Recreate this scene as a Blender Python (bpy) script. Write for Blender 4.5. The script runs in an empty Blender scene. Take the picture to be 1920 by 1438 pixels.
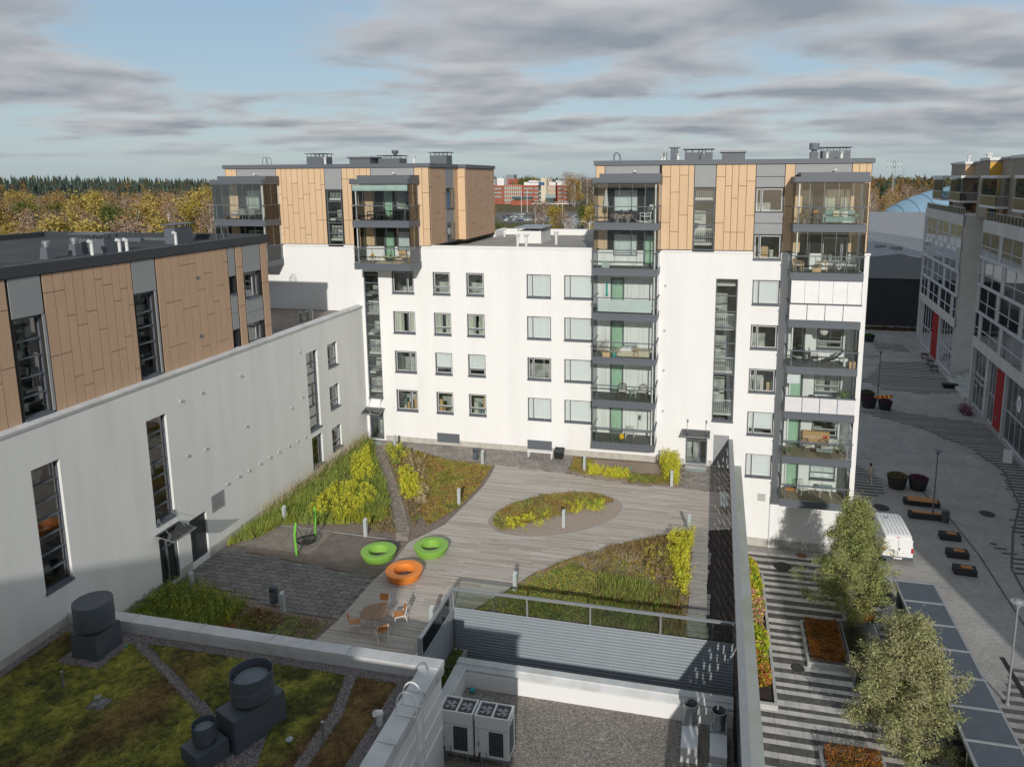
import bpy, bmesh, math, random
import numpy as np
from mathutils import Vector, Matrix

# ---------------------------------------------------------------- camera
SC = bpy.context.scene
COL = SC.collection
f_px, pitch, yaw, roll = 1370.04, 0.165335, 0.226054, -0.0055106
cam_d = bpy.data.cameras.new('camera'); cam = bpy.data.objects.new('camera', cam_d); COL.objects.link(cam)
SC.camera = cam
cam_d.sensor_width = 36; cam_d.sensor_fit = 'HORIZONTAL'; cam_d.lens = f_px/1920*36
cam_d.shift_x = -68.1/1920; cam_d.shift_y = -155.8/1920
cam_d.clip_start = 0.3; cam_d.clip_end = 9000
fwd = Vector((-math.sin(yaw)*math.cos(pitch), math.cos(yaw)*math.cos(pitch), -math.sin(pitch)))
rt0 = Vector((math.cos(yaw), math.sin(yaw), 0)); up0 = rt0.cross(fwd)
rt = math.cos(roll)*rt0 + math.sin(roll)*up0; up = -math.sin(roll)*rt0 + math.cos(roll)*up0
cam.matrix_world = Matrix(((rt.x, up.x, -fwd.x, 25.725), (rt.y, up.y, -fwd.y, -49.5), (rt.z, up.z, -fwd.z, 19.796), (0, 0, 0, 1)))

# ---------------------------------------------------------------- sun, sky
SUN_EL = math.radians(21.7); SUN_DX, SUN_DY = 0.2284, -0.9736
sl = bpy.data.lights.new('sun', 'SUN'); sl.energy = 2.75; sl.angle = math.radians(0.7); sl.color = (1.0, 0.95, 0.88)
so = bpy.data.objects.new('sun', sl); COL.objects.link(so)
sdir = Vector((SUN_DX*math.cos(SUN_EL), SUN_DY*math.cos(SUN_EL), math.sin(SUN_EL)))
so.rotation_euler = sdir.to_track_quat('Z', 'Y').to_euler(); so.location = (20, -60, 60)
W = bpy.data.worlds.new('World'); SC.world = W; W.use_nodes = True
def mk_world():
    nt = W.node_tree; nt.nodes.clear(); N = nt.nodes.new; L = nt.links.new
    out = N('ShaderNodeOutputWorld'); bg = N('ShaderNodeBackground'); bg.inputs[1].default_value = 0.115
    sky = N('ShaderNodeTexSky'); sky.sky_type = 'NISHITA'; sky.sun_disc = False
    sky.sun_elevation = SUN_EL; sky.sun_rotation = math.atan2(SUN_DX, SUN_DY)
    sky.air_density = 1.0; sky.dust_density = 1.2; sky.ozone_density = 1.6; sky.altitude = 50
    tc = N('ShaderNodeTexCoord'); sep = N('ShaderNodeSeparateXYZ'); L(tc.outputs['Generated'], sep.inputs[0])
    def M(op, a, b=None, c=None):
        m = N('ShaderNodeMath'); m.operation = op
        for i, v in enumerate((a, b, c)):
            if v is None: continue
            if isinstance(v, (int, float)): m.inputs[i].default_value = v
            else: L(v, m.inputs[i])
        return m.outputs[0]
    z = M('MAXIMUM', sep.outputs[2], 0.0)
    den = M('ADD', z, 0.12)
    px, py = M('DIVIDE', sep.outputs[0], den), M('DIVIDE', sep.outputs[1], den)
    cb = N('ShaderNodeCombineXYZ'); L(px, cb.inputs[0]); L(py, cb.inputs[1])
    def cloud(off, sc=1.5, det=10.0):
        mp = N('ShaderNodeMapping'); L(cb.outputs[0], mp.inputs[0])
        mp.inputs['Location'].default_value = off; mp.inputs['Scale'].default_value = (0.60, 0.74, 1)
        mp.inputs['Rotation'].default_value = (0, 0, -0.2)
        nz = N('ShaderNodeTexNoise'); nz.inputs['Scale'].default_value = sc; nz.inputs['Detail'].default_value = det
        nz.inputs['Roughness'].default_value = 0.5; nz.inputs['Distortion'].default_value = 0.15
        L(mp.outputs[0], nz.inputs['Vector']); return nz.outputs['Fac']
    o1 = (3.1, 7.4, 0)
    n1 = cloud(o1); n2 = cloud((o1[0], o1[1] + 0.16, 0), det=3.5); n3 = cloud((1.0, 9.0, 3.0), 0.22, 2)
    dens = M('ADD', n1, M('MULTIPLY', M('SUBTRACT', n3, 0.5), 0.5))
    mr = N('ShaderNodeMapRange'); mr.interpolation_type = 'SMOOTHSTEP'
    mr.inputs['From Min'].default_value = 0.33; mr.inputs['From Max'].default_value = 0.475
    L(dens, mr.inputs[0])
    fade = N('ShaderNodeMapRange'); L(sep.outputs[2], fade.inputs[0]); fade.inputs['From Min'].default_value = 0.005; fade.inputs['From Max'].default_value = 0.06
    mask = M('MULTIPLY', M('MULTIPLY', mr.outputs[0], fade.outputs[0]), 0.94)
    lit = M('ADD', 0.50, M('MULTIPLY', M('SUBTRACT', n2, n1), 2.6))           # edge facing the viewer brighter above
    lit2 = N('ShaderNodeClamp'); L(M('SUBTRACT', lit, M('MULTIPLY', M('SUBTRACT', dens, 0.47), 2.0)), lit2.inputs[0])
    ccol = N('ShaderNodeMix'); ccol.data_type = 'RGBA'; L(lit2.outputs[0], ccol.inputs['Factor'])
    k = 1/0.115
    ccol.inputs['A'].default_value = (0.24*k, 0.27*k, 0.31*k, 1); ccol.inputs['B'].default_value = (0.52*k, 0.52*k, 0.525*k, 1)
    # clear air: the physical sky eased towards the hazy pale blue of the photograph near the horizon
    hz = N('ShaderNodeMapRange'); L(sep.outputs[2], hz.inputs[0]); hz.inputs['From Min'].default_value = 0.0; hz.inputs['From Max'].default_value = 0.32
    hcol = N('ShaderNodeMix'); hcol.data_type = 'RGBA'; L(hz.outputs[0], hcol.inputs['Factor'])
    hcol.inputs['A'].default_value = (0.37*k, 0.46*k, 0.51*k, 1); hcol.inputs['B'].default_value = (0.22*k, 0.36*k, 0.51*k, 1)
    sm = N('ShaderNodeMix'); sm.data_type = 'RGBA'; sm.inputs['Factor'].default_value = 0.75
    L(sky.outputs[0], sm.inputs['A']); L(hcol.outputs['Result'], sm.inputs['B'])
    fin = N('ShaderNodeMix'); fin.data_type = 'RGBA'; L(mask, fin.inputs['Factor']); L(sm.outputs['Result'], fin.inputs['A']); L(ccol.outputs['Result'], fin.inputs['B'])
    L(fin.outputs['Result'], bg.inputs[0]); L(bg.outputs[0], out.inputs[0])
mk_world()
SC.view_settings.view_transform = 'Standard'; SC.view_settings.look = 'None'
SC.view_settings.exposure = 0.2; SC.view_settings.gamma = 1.0; SC.view_settings.use_curve_mapping = False
SC.render.engine = 'CYCLES'
SC.cycles.transparent_max_bounces = 24; SC.cycles.max_bounces = 7

R = random.Random(7)
# ---------------------------------------------------------------- materials
MATS = {}
def mat(name, col, rough=0.8, metal=0.0, var=0.0, nscale=3.0, bump=0.0, bscale=30.0, col2=None, attr=False, rnd=0.0, spec=0.3, stretch=None, emit=None, lo=.38, hi=.62):
    """procedural material: base colour, noise variation towards col2, per-object random tint, fine bump"""
    m = bpy.data.materials.new(name); m.use_nodes = True; nt = m.node_tree; N = nt.nodes.new; L = nt.links.new
    b = nt.nodes['Principled BSDF']; b.inputs['Roughness'].default_value = rough; b.inputs['Metallic'].default_value = metal
    b.inputs['Specular IOR Level'].default_value = spec
    c = (*col, 1); src = None
    if attr:
        a = N('ShaderNodeVertexColor'); a.layer_name = 'Col'; src = a.outputs[0]
    co = None
    if var or col2 or bump:
        tc = N('ShaderNodeNewGeometry'); co = tc.outputs['Position']
        if stretch:
            mp = N('ShaderNodeMapping'); L(co, mp.inputs[0]); mp.inputs['Scale'].default_value = stretch; co = mp.outputs[0]
    if (var or col2) and not attr:
        nz = N('ShaderNodeTexNoise'); nz.inputs['Scale'].default_value = nscale; nz.inputs['Detail'].default_value = 5; nz.inputs['Roughness'].default_value = .6
        L(co, nz.inputs['Vector'])
        mr = N('ShaderNodeMapRange'); mr.inputs[1].default_value = lo; mr.inputs[2].default_value = hi; L(nz.outputs['Fac'], mr.inputs[0])
        mx = N('ShaderNodeMix'); mx.data_type = 'RGBA'; L(mr.outputs[0], mx.inputs['Factor'])
        mx.inputs['A'].default_value = c
        mx.inputs['B'].default_value = (*col2, 1) if col2 else (*[x*(1-var) for x in col], 1)
        src = mx.outputs['Result']
    if rnd:
        oi = N('ShaderNodeObjectInfo'); hs = N('ShaderNodeHueSaturation')
        mr2 = N('ShaderNodeMapRange'); L(oi.outputs['Random'], mr2.inputs[0]); mr2.inputs[3].default_value = 1-rnd; mr2.inputs[4].default_value = 1+rnd
        L(mr2.outputs[0], hs.inputs['Value'])
        if src: L(src, hs.inputs['Color'])
        else: hs.inputs['Color'].default_value = c
        src = hs.outputs[0]
    if src: L(src, b.inputs['Base Color'])
    else: b.inputs['Base Color'].default_value = c
    if bump:
        n2 = N('ShaderNodeTexNoise'); n2.inputs['Scale'].default_value = bscale; n2.inputs['Detail'].default_value = 3; L(co, n2.inputs['Vector'])
        bp = N('ShaderNodeBump'); bp.inputs['Strength'].default_value = bump; bp.inputs['Distance'].default_value = 0.02
        L(n2.outputs['Fac'], bp.inputs['Height']); L(bp.outputs[0], b.inputs['Normal'])
    if emit: b.inputs['Emission Color'].default_value = (*emit[:3], 1); b.inputs['Emission Strength'].default_value = emit[3]
    MATS[name] = m; return m
def glass(name, tint, refl=0.12, rough=0.02, trans=1.0):
    m = bpy.data.materials.new(name); m.use_nodes = True; nt = m.node_tree; nt.nodes.clear(); N = nt.nodes.new; L = nt.links.new
    o = N('ShaderNodeOutputMaterial'); mx = N('ShaderNodeMixShader'); tr = N('ShaderNodeBsdfTransparent'); gl = N('ShaderNodeBsdfGlossy')
    tr.inputs[0].default_value = (*tint, 1); gl.inputs['Roughness'].default_value = rough; gl.inputs[0].default_value = (.95, .97, 1, 1)
    fr = N('ShaderNodeFresnel'); fr.inputs[0].default_value = 1.5
    ad = N('ShaderNodeMath'); ad.operation = 'MULTIPLY_ADD'; L(fr.outputs[0], ad.inputs[0]); ad.inputs[1].default_value = 1.0; ad.inputs[2].default_value = refl
    ad.use_clamp = True
    L(ad.outputs[0], mx.inputs[0]); L(tr.outputs[0], mx.inputs[1]); L(gl.outputs[0], mx.inputs[2]); L(mx.outputs[0], o.inputs[0])
    MATS[name] = m; return m
mat('plaster', (.81, .81, .80), .92, col2=(.745, .745, .73), nscale=.55, bump=.15, bscale=60, stretch=(1.3, 1.3, .22), lo=.45, hi=.8)
mat('plaster_b', (.76, .77, .75), .92, col2=(.68, .69, .66), nscale=.9, bump=.12, bscale=60, stretch=(1.2, 1.2, .16), lo=.42, hi=.78)
mat('plinth', (.52, .50, .45), .95, var=.2, nscale=2.5, bump=.3)
mat('concrete', (.50, .51, .49), .9, var=.22, nscale=1.6, bump=.3)
mat('coping', (.60, .61, .61), .6, col2=(.47, .48, .47), nscale=1.1, bump=.1, bscale=12, lo=.42, hi=.7)
mat('ledge', (.38, .41, .39), .8, col2=(.28, .31, .2), nscale=.9, bump=.15, lo=.45, hi=.75, stretch=(1, .35, 1))
mat('wood', (.67, .485, .31), .75, col2=(.63, .445, .28), nscale=14, rnd=.02, stretch=(1, 1, .06), spec=.15)
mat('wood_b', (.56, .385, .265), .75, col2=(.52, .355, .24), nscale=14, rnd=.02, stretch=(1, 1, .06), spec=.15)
mat('backing', (.03, .028, .025), .9)
mat('charcoal', (.115, .13, .15), .5, rnd=.03, spec=.4)
mat('charcoal_dark', (.05, .055, .062), .55)
mat('gray_panel', (.31, .32, .33), .6, var=.05, nscale=1.5)
mat('white_frame', (.78, .78, .77), .5)
mat('white_metal', (.72, .73, .72), .45, var=.06, nscale=4)
mat('blind', (.72, .725, .75), .8, rnd=.04)
mat('blind_beige', (.52, .49, .42), .85, rnd=.03)
mat('curtain', (.66, .68, .60), .9, col2=(.46, .48, .42), nscale=9, stretch=(1, 1, .02), lo=.42, hi=.58)
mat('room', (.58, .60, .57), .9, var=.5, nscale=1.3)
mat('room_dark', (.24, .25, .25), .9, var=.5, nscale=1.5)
mat('door_green', (.50, .64, .53), .5)
mat('soffit', (.62, .62, .60), .9)
mat('balcony_floor', (.13, .135, .13), .9, var=.3, nscale=1.5)
mat('balcony_floor_tan', (.33, .28, .21), .9, var=.2, nscale=1.5)
mat('roofing', (.05, .052, .056), .9, col2=(.075, .078, .082), nscale=.7, bump=.2, bscale=40)
mat('metal_lt', (.42, .45, .47), .35, metal=.7, var=.12, nscale=6)
mat('galv', (.40, .43, .44), .4, metal=.75, var=.15, nscale=8)
mat('fan_metal', (.10, .118, .14), .5, metal=.15, var=.12, nscale=2.5)
mat('fan_top', (.16, .19, .215), .5, var=.12, nscale=2)
mat('rail_grey', (.30, .32, .335), .45, metal=.3, var=.1, nscale=5)
mat('corr', (.24, .275, .305), .45, var=.05, nscale=1.2)
mat('fence', (.055, .066, .082), .5, var=.2, nscale=3)
mat('wood_bench', (.52, .235, .075), .55, col2=(.42, .18, .055), nscale=9, rnd=.06)
mat('wood_grey', (.36, .235, .145), .8, col2=(.27, .18, .12), nscale=16, rnd=.08, stretch=(.3, 2, 1))
mat('black', (.02, .021, .023), .6)
mat('stone_black', (.055, .056, .058), .9, var=.4, nscale=18, bump=.3)
mat('pot', (.05, .052, .055), .85, var=.3, nscale=7)
mat('green_plastic', (.235, .46, .075), .42)
mat('green_plastic_top', (.33, .56, .17), .5)
mat('orange_plastic', (.82, .26, .045), .42)
mat('green_paint', (.20, .58, .07), .4)
mat('soil', (.27, .22, .18), .95, col2=(.17, .135, .11), nscale=7, bump=.6, bscale=25)
mat('soil_dark', (.065, .052, .045), .95, col2=(.035, .03, .028), nscale=9, bump=.8, bscale=30)
mat('sand', (.42, .345, .285), .95, var=.25, nscale=9, bump=.4)
mat('rubber', (.20, .165, .14), .95, col2=(.15, .125, .108), nscale=1.5, bump=.3, bscale=60)
mat('paver', (.33, .305, .275), .92, var=.3, nscale=7, rnd=.16, bump=.3)
mat('paver_dark', (.235, .222, .21), .92, var=.3, nscale=7, rnd=.16, bump=.3)
mat('slab', (.36, .34, .31), .92, var=.2, nscale=4, rnd=.07, bump=.2)
mat('slab_play', (.265, .235, .20), .92, var=.25, nscale=2, rnd=.05)
mat('deck', (.50, .465, .42), .85, col2=(.37, .33, .285), nscale=1.0, bump=.3, bscale=20, stretch=(.5, 9, 1), lo=.35, hi=.65, rnd=.0)
mat('steel_edge', (.5, .5, .49), .5, metal=.5)
mat('stripe_light', (.60, .58, .54), .9, col2=(.46, .445, .42), nscale=1.3, rnd=.07, bump=.2)
mat('stripe_dark', (.085, .083, .08), .92, col2=(.135, .13, .125), nscale=5, rnd=.15, bump=.2)
mat('moss', (.085, .085, .02), .95, attr=True)
mat('foliage', (.2, .3, .05), .8, attr=True, spec=.12)
mat('bark', (.20, .17, .14), .95, var=.4, nscale=9, bump=.4)
mat('bark_birch', (.62, .60, .56), .9, col2=(.25, .23, .21), nscale=6, lo=.5, hi=.75)
mat('terrain', (.085, .075, .035), .95, col2=(.115, .10, .04), nscale=.02)
mat('grass_lawn', (.11, .14, .04), .95, col2=(.26, .12, .03), nscale=.03)
mat('asphalt', (.055, .056, .058), .9, var=.3, nscale=.6, bump=.15)
mat('asphalt_lt', (.17, .17, .17), .9, var=.2, nscale=.1)
mat('wall_gray', (.60, .59, .57), .9, var=.12, nscale=.7, bump=.1)
mat('wall_brown', (.36, .31, .26), .85, var=.25, nscale=6, stretch=(1, 1, .1))
mat('ochre', (.62, .36, .06), .7, rnd=.03)
mat('wood_light', (.60, .40, .22), .7)
mat('wood_deep', (.20, .095, .04), .7, var=.3, nscale=5, stretch=(1, 1, .1))
mat('alu', (.56, .58, .60), .5, metal=.2)
mat('red_wall', (.33, .025, .025), .8)
mat('hall_dark', (.045, .048, .054), .85, var=.2, nscale=.5)
mat('hall_gray', (.25, .275, .295), .7, var=.05, nscale=.3)
mat('hall_roof', (.28, .29, .30), .55, var=.1, nscale=.4)
mat('dome', (.30, .47, .60), .6, var=.05, nscale=.05)
mat('dome_seam', (.24, .38, .49), .6)
mat('brick_red', (.37, .115, .075), .9, var=.2, nscale=.2)
mat('cream', (.62, .56, .44), .9)
mat('far_white', (.70, .71, .71), .8)
mat('far_glass', (.07, .10, .10), .2)
mat('far_glass_lt', (.28, .36, .35), .3)
mat('red_lamp', (.5, .02, .02), .3)
mat('white_paint', (.80, .81, .80), .25, spec=.5)
mat('tyre', (.02, .02, .02), .8)
mat('yellow_cloth', (.75, .45, .02), .8)
mat('cushion', (.62, .60, .56), .9)
mat('wicker', (.25, .20, .155), .85, var=.4, nscale=30)
mat('wicker_grey', (.25, .25, .23), .85, var=.4, nscale=30)
mat('dark_furn', (.035, .037, .04), .6)
mat('sofa', (.17, .29, .28), .85)
mat('cardboard', (.50, .32, .17), .85)
mat('teal', (.02, .40, .33), .5)
mat('skin', (.55, .35, .27), .6)
mat('hair', (.03, .02, .015), .7)
mat('print_cloth', (.62, .52, .44), .85, col2=(.02, .02, .02), nscale=11, lo=.56, hi=.58)
mat('bin_grey', (.075, .09, .11), .5)
mat('bollard', (.52, .56, .56), .45, metal=.2, var=.08, nscale=8)
mat('turq', (.03, .30, .36), .3)
mat('manhole', (.10, .095, .09), .8, metal=.4, var=.5, nscale=14)
mat('rust', (.28, .14, .09), .9, var=.3, nscale=8)
mat('ref_yellow', (.85, .50, .03), .6); mat('ref_red', (.6, .04, .02), .6)
mat('mat_blue', (.36, .43, .44), .9, var=.1, nscale=20); mat('mat_grey', (.09, .10, .11), .9)
mat('frosted', (.40, .50, .48), .35, var=.08, nscale=.8)
mat('white_screen', (.82, .82, .82), .8, var=.05, nscale=2)
mat('screen_warm', (.70, .68, .66), .8, col2=(.62, .64, .70), nscale=4)
mat('cream_rug', (.55, .50, .38), .9)
mat('hosp', (.3, .3, .28), .7)
mat('grass_mat', (.06, .10, .04), .95)
for nm, cc in (('car_silver', (.45, .46, .47)), ('car_black', (.03, .03, .035)), ('car_red', (.45, .03, .03)), ('car_blue', (.05, .10, .25))): mat(nm, cc, .3, spec=.5)
glass('glass_win', (.88, .93, .90), .10)
glass('glass_bal', (.945, .965, .955), .015)
glass('glass_rail', (.82, .86, .81), .02)
glass('glass_edge', (.75, .82, .79), .2, .3)
glass('glass_green', (.86, .93, .88), .08)
glass('glass_canopy', (.78, .83, .76), .06)
glass('glass_far', (.70, .74, .74), .32, .03)
glass('glass_dark', (.16, .18, .19), .16, .03)
glass('glass_shelter', (.16, .18, .19), .10, .25)

def cobble(name, c1, c2, sc):
    m = mat(name, c1, .92); nt = m.node_tree; N = nt.nodes.new; L = nt.links.new; b = nt.nodes['Principled BSDF']
    g = N('ShaderNodeNewGeometry'); sep = N('ShaderNodeSeparateXYZ'); L(g.outputs['Position'], sep.inputs[0])
    # setts laid in arcs: distort the row coordinate with a repeating fan
    def Mt(op, a, b2=None):
        q = N('ShaderNodeMath'); q.operation = op
        for i, v in enumerate((a, b2)):
            if v is None: continue
            if isinstance(v, (int, float)): q.inputs[i].default_value = v
            else: L(v, q.inputs[i])
        return q.outputs[0]
    s = Mt('ABSOLUTE', Mt('SINE', Mt('MULTIPLY', sep.outputs[0], 1.15)))
    yy = Mt('ADD', sep.outputs[1], Mt('MULTIPLY', s, 0.9))
    cb = N('ShaderNodeCombineXYZ'); L(sep.outputs[0], cb.inputs[0]); L(yy, cb.inputs[1])
    br = N('ShaderNodeTexBrick'); L(cb.outputs[0], br.inputs['Vector']); br.inputs['Scale'].default_value = sc
    br.inputs['Color1'].default_value = (*c1, 1); br.inputs['Color2'].default_value = (*[x*.82 for x in c1], 1); br.inputs['Mortar'].default_value = (*c2, 1)
    br.inputs['Mortar Size'].default_value = .018; br.inputs['Brick Width'].default_value = .5; br.inputs['Row Height'].default_value = .28
    nz = N('ShaderNodeTexNoise'); nz.inputs['Scale'].default_value = .5; nz.inputs['Detail'].default_value = 4; L(g.outputs['Position'], nz.inputs['Vector'])
    hs = N('ShaderNodeHueSaturation'); L(br.outputs[0], hs.inputs['Color']); mr = N('ShaderNodeMapRange'); mr.inputs[3].default_value = .75; mr.inputs[4].default_value = 1.25; L(nz.outputs['Fac'], mr.inputs[0]); L(mr.outputs[0], hs.inputs['Value'])
    L(hs.outputs[0], b.inputs['Base Color'])
    bp = N('ShaderNodeBump'); bp.inputs['Strength'].default_value = .4; L(br.outputs['Fac'], bp.inputs['Height']); bp.invert = True; L(bp.outputs[0], b.inputs['Normal'])
    return m
cobble('setts', (.40, .385, .365), (.20, .19, .185), 1.6)
def gravel_mat(name, cols, sc=26):
    m = mat(name, cols[0], .95); nt = m.node_tree; N = nt.nodes.new; L = nt.links.new; b = nt.nodes['Principled BSDF']
    g = N('ShaderNodeNewGeometry'); v = N('ShaderNodeTexVoronoi'); v.inputs['Scale'].default_value = sc; L(g.outputs['Position'], v.inputs['Vector'])
    cr = N('ShaderNodeValToRGB'); e = cr.color_ramp.elements; e[0].color = (*cols[0], 1); e[1].color = (*cols[-1], 1)
    for i, c in enumerate(cols[1:-1]): k = cr.color_ramp.elements.new((i+1)/(len(cols)-1)); k.color = (*c, 1)
    sx = N('ShaderNodeSeparateColor'); L(v.outputs['Color'], sx.inputs[0]); L(sx.outputs[0], cr.inputs[0])
    nz = N('ShaderNodeTexNoise'); nz.inputs['Scale'].default_value = .6; L(g.outputs['Position'], nz.inputs['Vector'])
    hs = N('ShaderNodeHueSaturation'); L(cr.outputs[0], hs.inputs['Color']); mr = N('ShaderNodeMapRange'); mr.inputs[3].default_value = .7; mr.inputs[4].default_value = 1.3; L(nz.outputs['Fac'], mr.inputs[0]); L(mr.outputs[0], hs.inputs['Value'])
    L(hs.outputs[0], b.inputs['Base Color'])
    bp = N('ShaderNodeBump'); bp.inputs['Strength'].default_value = .9; bp.inputs['Distance'].default_value = .03; L(v.outputs['Distance'], bp.inputs['Height']); bp.invert = True; L(bp.outputs[0], b.inputs['Normal'])
    return m
gravel_mat('gravel', [(.12, .11, .10), (.30, .27, .235), (.20, .17, .155), (.42, .38, .34)], 16)
gravel_mat('gravel_dark', [(.07, .07, .072), (.19, .185, .18), (.12, .10, .10), (.27, .23, .22)], 14)
gravel_mat('gravel_far', [(.30, .28, .25), (.38, .36, .33), (.33, .31, .28), (.42, .40, .37)], 8)

# ---------------------------------------------------------------- mesh helpers
ORG = {}
class MB:
    def __init__(s): s.v = []; s.f = []; s.m = []
    def quad(s, a, b, c, d, m=0):
        n = len(s.v); s.v += [a, b, c, d]; s.f.append((n, n+1, n+2, n+3)); s.m.append(m); return s
    def box(s, x0, x1, y0, y1, z0, z1, m=0, top=None):
        if x0 > x1: x0, x1 = x1, x0
        if y0 > y1: y0, y1 = y1, y0
        if z0 > z1: z0, z1 = z1, z0
        n = len(s.v); s.v += [(x0, y0, z0), (x1, y0, z0), (x1, y1, z0), (x0, y1, z0), (x0, y0, z1), (x1, y0, z1), (x1, y1, z1), (x0, y1, z1)]
        for i, q in enumerate(((0, 3, 2, 1), (4, 5, 6, 7), (0, 1, 5, 4), (1, 2, 6, 5), (2, 3, 7, 6), (3, 0, 4, 7))):
            s.f.append(tuple(n+k for k in q)); s.m.append(top if (top is not None and i == 1) else m)
        return s
    def hull8(s, pts, m=0):
        n = len(s.v); s.v += pts
        for q in ((0, 3, 2, 1), (4, 5, 6, 7), (0, 1, 5, 4), (1, 2, 6, 5), (2, 3, 7, 6), (3, 0, 4, 7)): s.f.append(tuple(n+k for k in q)); s.m.append(m)
        return s
    def fbox(s, f, u0, u1, v0, v1, d0, d1, m=0):
        return s.hull8([f(u0, v0, d1), f(u1, v0, d1), f(u1, v0, d0), f(u0, v0, d0), f(u0, v1, d1), f(u1, v1, d1), f(u1, v1, d0), f(u0, v1, d0)], m)
    def fquad(s, f, u0, u1, v0, v1, d, m=0): return s.quad(f(u0, v0, d), f(u1, v0, d), f(u1, v1, d), f(u0, v1, d), m)
    def bar(s, p, q, r, m=0, n=6, r2=None, cap=True):
        p = Vector(p); q = Vector(q); d = q-p
        if d.length < 1e-6: return s
        d.normalize(); a = Vector((0, 0, 1)) if abs(d.z) < .9 else Vector((1, 0, 0)); u = d.cross(a).normalized(); w = d.cross(u); r2 = r if r2 is None else r2
        k = len(s.v)
        for i in range(n):
            t = 2*math.pi*(i+.5)/n; e = u*math.cos(t)+w*math.sin(t); s.v += [tuple(p+e*r), tuple(q+e*r2)]
        for i in range(n):
            j = (i+1) % n; s.f.append((k+2*i, k+2*i+1, k+2*j+1, k+2*j)); s.m.append(m)
        if cap:
            s.f.append(tuple(k+2*i for i in range(n))); s.m.append(m); s.f.append(tuple(k+2*i+1 for i in reversed(range(n)))); s.m.append(m)
        return s
    def path(s, pts, r, m=0, n=6):
        for a, b in zip(pts, pts[1:]): s.bar(a, b, r, m, n)
        return s
    def lathe(s, prof, c, n=24, m=0, sx=1, sy=1, caps=True):
        k = len(s.v)
        for (r, z) in prof:
            for i in range(n):
                t = 2*math.pi*i/n; s.v.append((c[0]+r*sx*math.cos(t), c[1]+r*sy*math.sin(t), c[2]+z))
        for j in range(len(prof)-1):
            for i in range(n):
                i2 = (i+1) % n; s.f.append((k+j*n+i, k+j*n+i2, k+(j+1)*n+i2, k+(j+1)*n+i)); s.m.append(m)
        if caps:
            s.f.append(tuple(k+i for i in reversed(range(n)))); s.m.append(m); e = k+(len(prof)-1)*n; s.f.append(tuple(e+i for i in range(n))); s.m.append(m)
        return s
    def prism(s, poly, z0, z1, m=0, sides=True):
        n = len(poly); k = len(s.v); s.v += [(x, y, z1) for x, y in poly]; s.f.append(tuple(range(k, k+n))); s.m.append(m)
        if sides:
            s.v += [(x, y, z0) for x, y in poly]
            for i in range(n): j = (i+1) % n; s.f.append((k+i, k+n+i, k+n+j, k+j)); s.m.append(m)
        return s
    def extr(s, prof, f, u0, u1, m=0):   # profile in (v,d) extruded along u
        n = len(prof); k = len(s.v)
        s.v += [f(u0, v, d) for v, d in prof] + [f(u1, v, d) for v, d in prof]
        for i in range(n): j = (i+1) % n; s.f.append((k+i, k+j, k+n+j, k+n+i)); s.m.append(m)
        s.f.append(tuple(k+i for i in range(n))); s.m.append(m); s.f.append(tuple(k+n+i for i in reversed(range(n)))); s.m.append(m); return s
    def mesh(s, name, mats, off=(0, 0, 0), smooth=False):
        me = bpy.data.meshes.new(name)
        me.from_pydata([(x-off[0], y-off[1], z-off[2]) for x, y, z in s.v], [], s.f)
        for mm in mats: me.materials.append(MATS[mm])
        if len(mats) > 1: me.polygons.foreach_set('material_index', s.m)
        if smooth: me.polygons.foreach_set('use_smooth', [True]*len(me.polygons))
        me.update(); return me
    def build(s, name, mats, parent=None, w=True, smooth=False, loc=None):
        if isinstance(mats, str): mats = [mats]
        off = ORG.get(parent.name, (0, 0, 0)) if (parent and w) else (0, 0, 0)
        me = s.mesh(name, mats, off, smooth)
        o = bpy.data.objects.new(name, me); COL.objects.link(o)
        if parent: o.parent = parent; ORG[o.name] = ORG.get(parent.name, (0, 0, 0)) if w else (0, 0, 0)
        if loc: o.location = loc
        return o
def smooth_by_angle(o, a=35):
    me = o.data; me.polygons.foreach_set('use_smooth', [True]*len(me.polygons))
    try: me.set_sharp_from_angle(angle=math.radians(a))
    except Exception: pass
def tag(o, label=None, cat=None, group=None, kind=None):
    if label: o['label'] = label
    if cat: o['category'] = cat
    if group: o['group'] = group
    if kind: o['kind'] = kind
    return o
def thing(name, label, cat, loc=(0, 0, 0), rz=0, group=None):
    o = bpy.data.objects.new(name, None); COL.objects.link(o); o.empty_display_size = .3
    o.location = loc; o.rotation_euler = (0, 0, rz); ORG[o.name] = tuple(loc); return tag(o, label, cat, group)
def struct(name, mb, mats, smooth=False): return tag(mb.build(name, mats, smooth=smooth), kind='structure')
def dup(root, loc, rz=None, label=None, group=None, scale=None):
    c = root.copy(); COL.objects.link(c); c.location = loc
    if rz is not None: c.rotation_euler = (0, 0, rz)
    if label: c['label'] = label
    if group: c['group'] = group
    if scale: c.scale = scale
    def rec(a, b):
        for ch in list(a.children):
            d = ch.copy(); COL.objects.link(d); d.parent = b; d.matrix_parent_inverse = ch.matrix_parent_inverse.copy(); rec(ch, d)
    rec(root, c); return c
UNIT = {}
def piece(name, m, c, s, parent, rz=0):
    """one small part made of the shared unit block of material m, scaled to size s about centre c"""
    if m not in UNIT: UNIT[m] = MB().box(-.5, .5, -.5, .5, -.5, .5).mesh('block_'+m, [m])
    o = bpy.data.objects.new(name, UNIT[m]); COL.objects.link(o); o.parent = parent
    og = ORG.get(parent.name, (0, 0, 0)) if parent else (0, 0, 0)
    o.location = (c[0]-og[0], c[1]-og[1], c[2]-og[2]); o.scale = s; o.rotation_euler = (0, 0, rz)
    return o
def fA(u, v, d): return (u, -d, v)              # facade A faces the camera, d = out of the wall
def fB(u, v, d): return (d, u, v)               # facade B faces the courtyard (+X), u along Y
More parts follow.
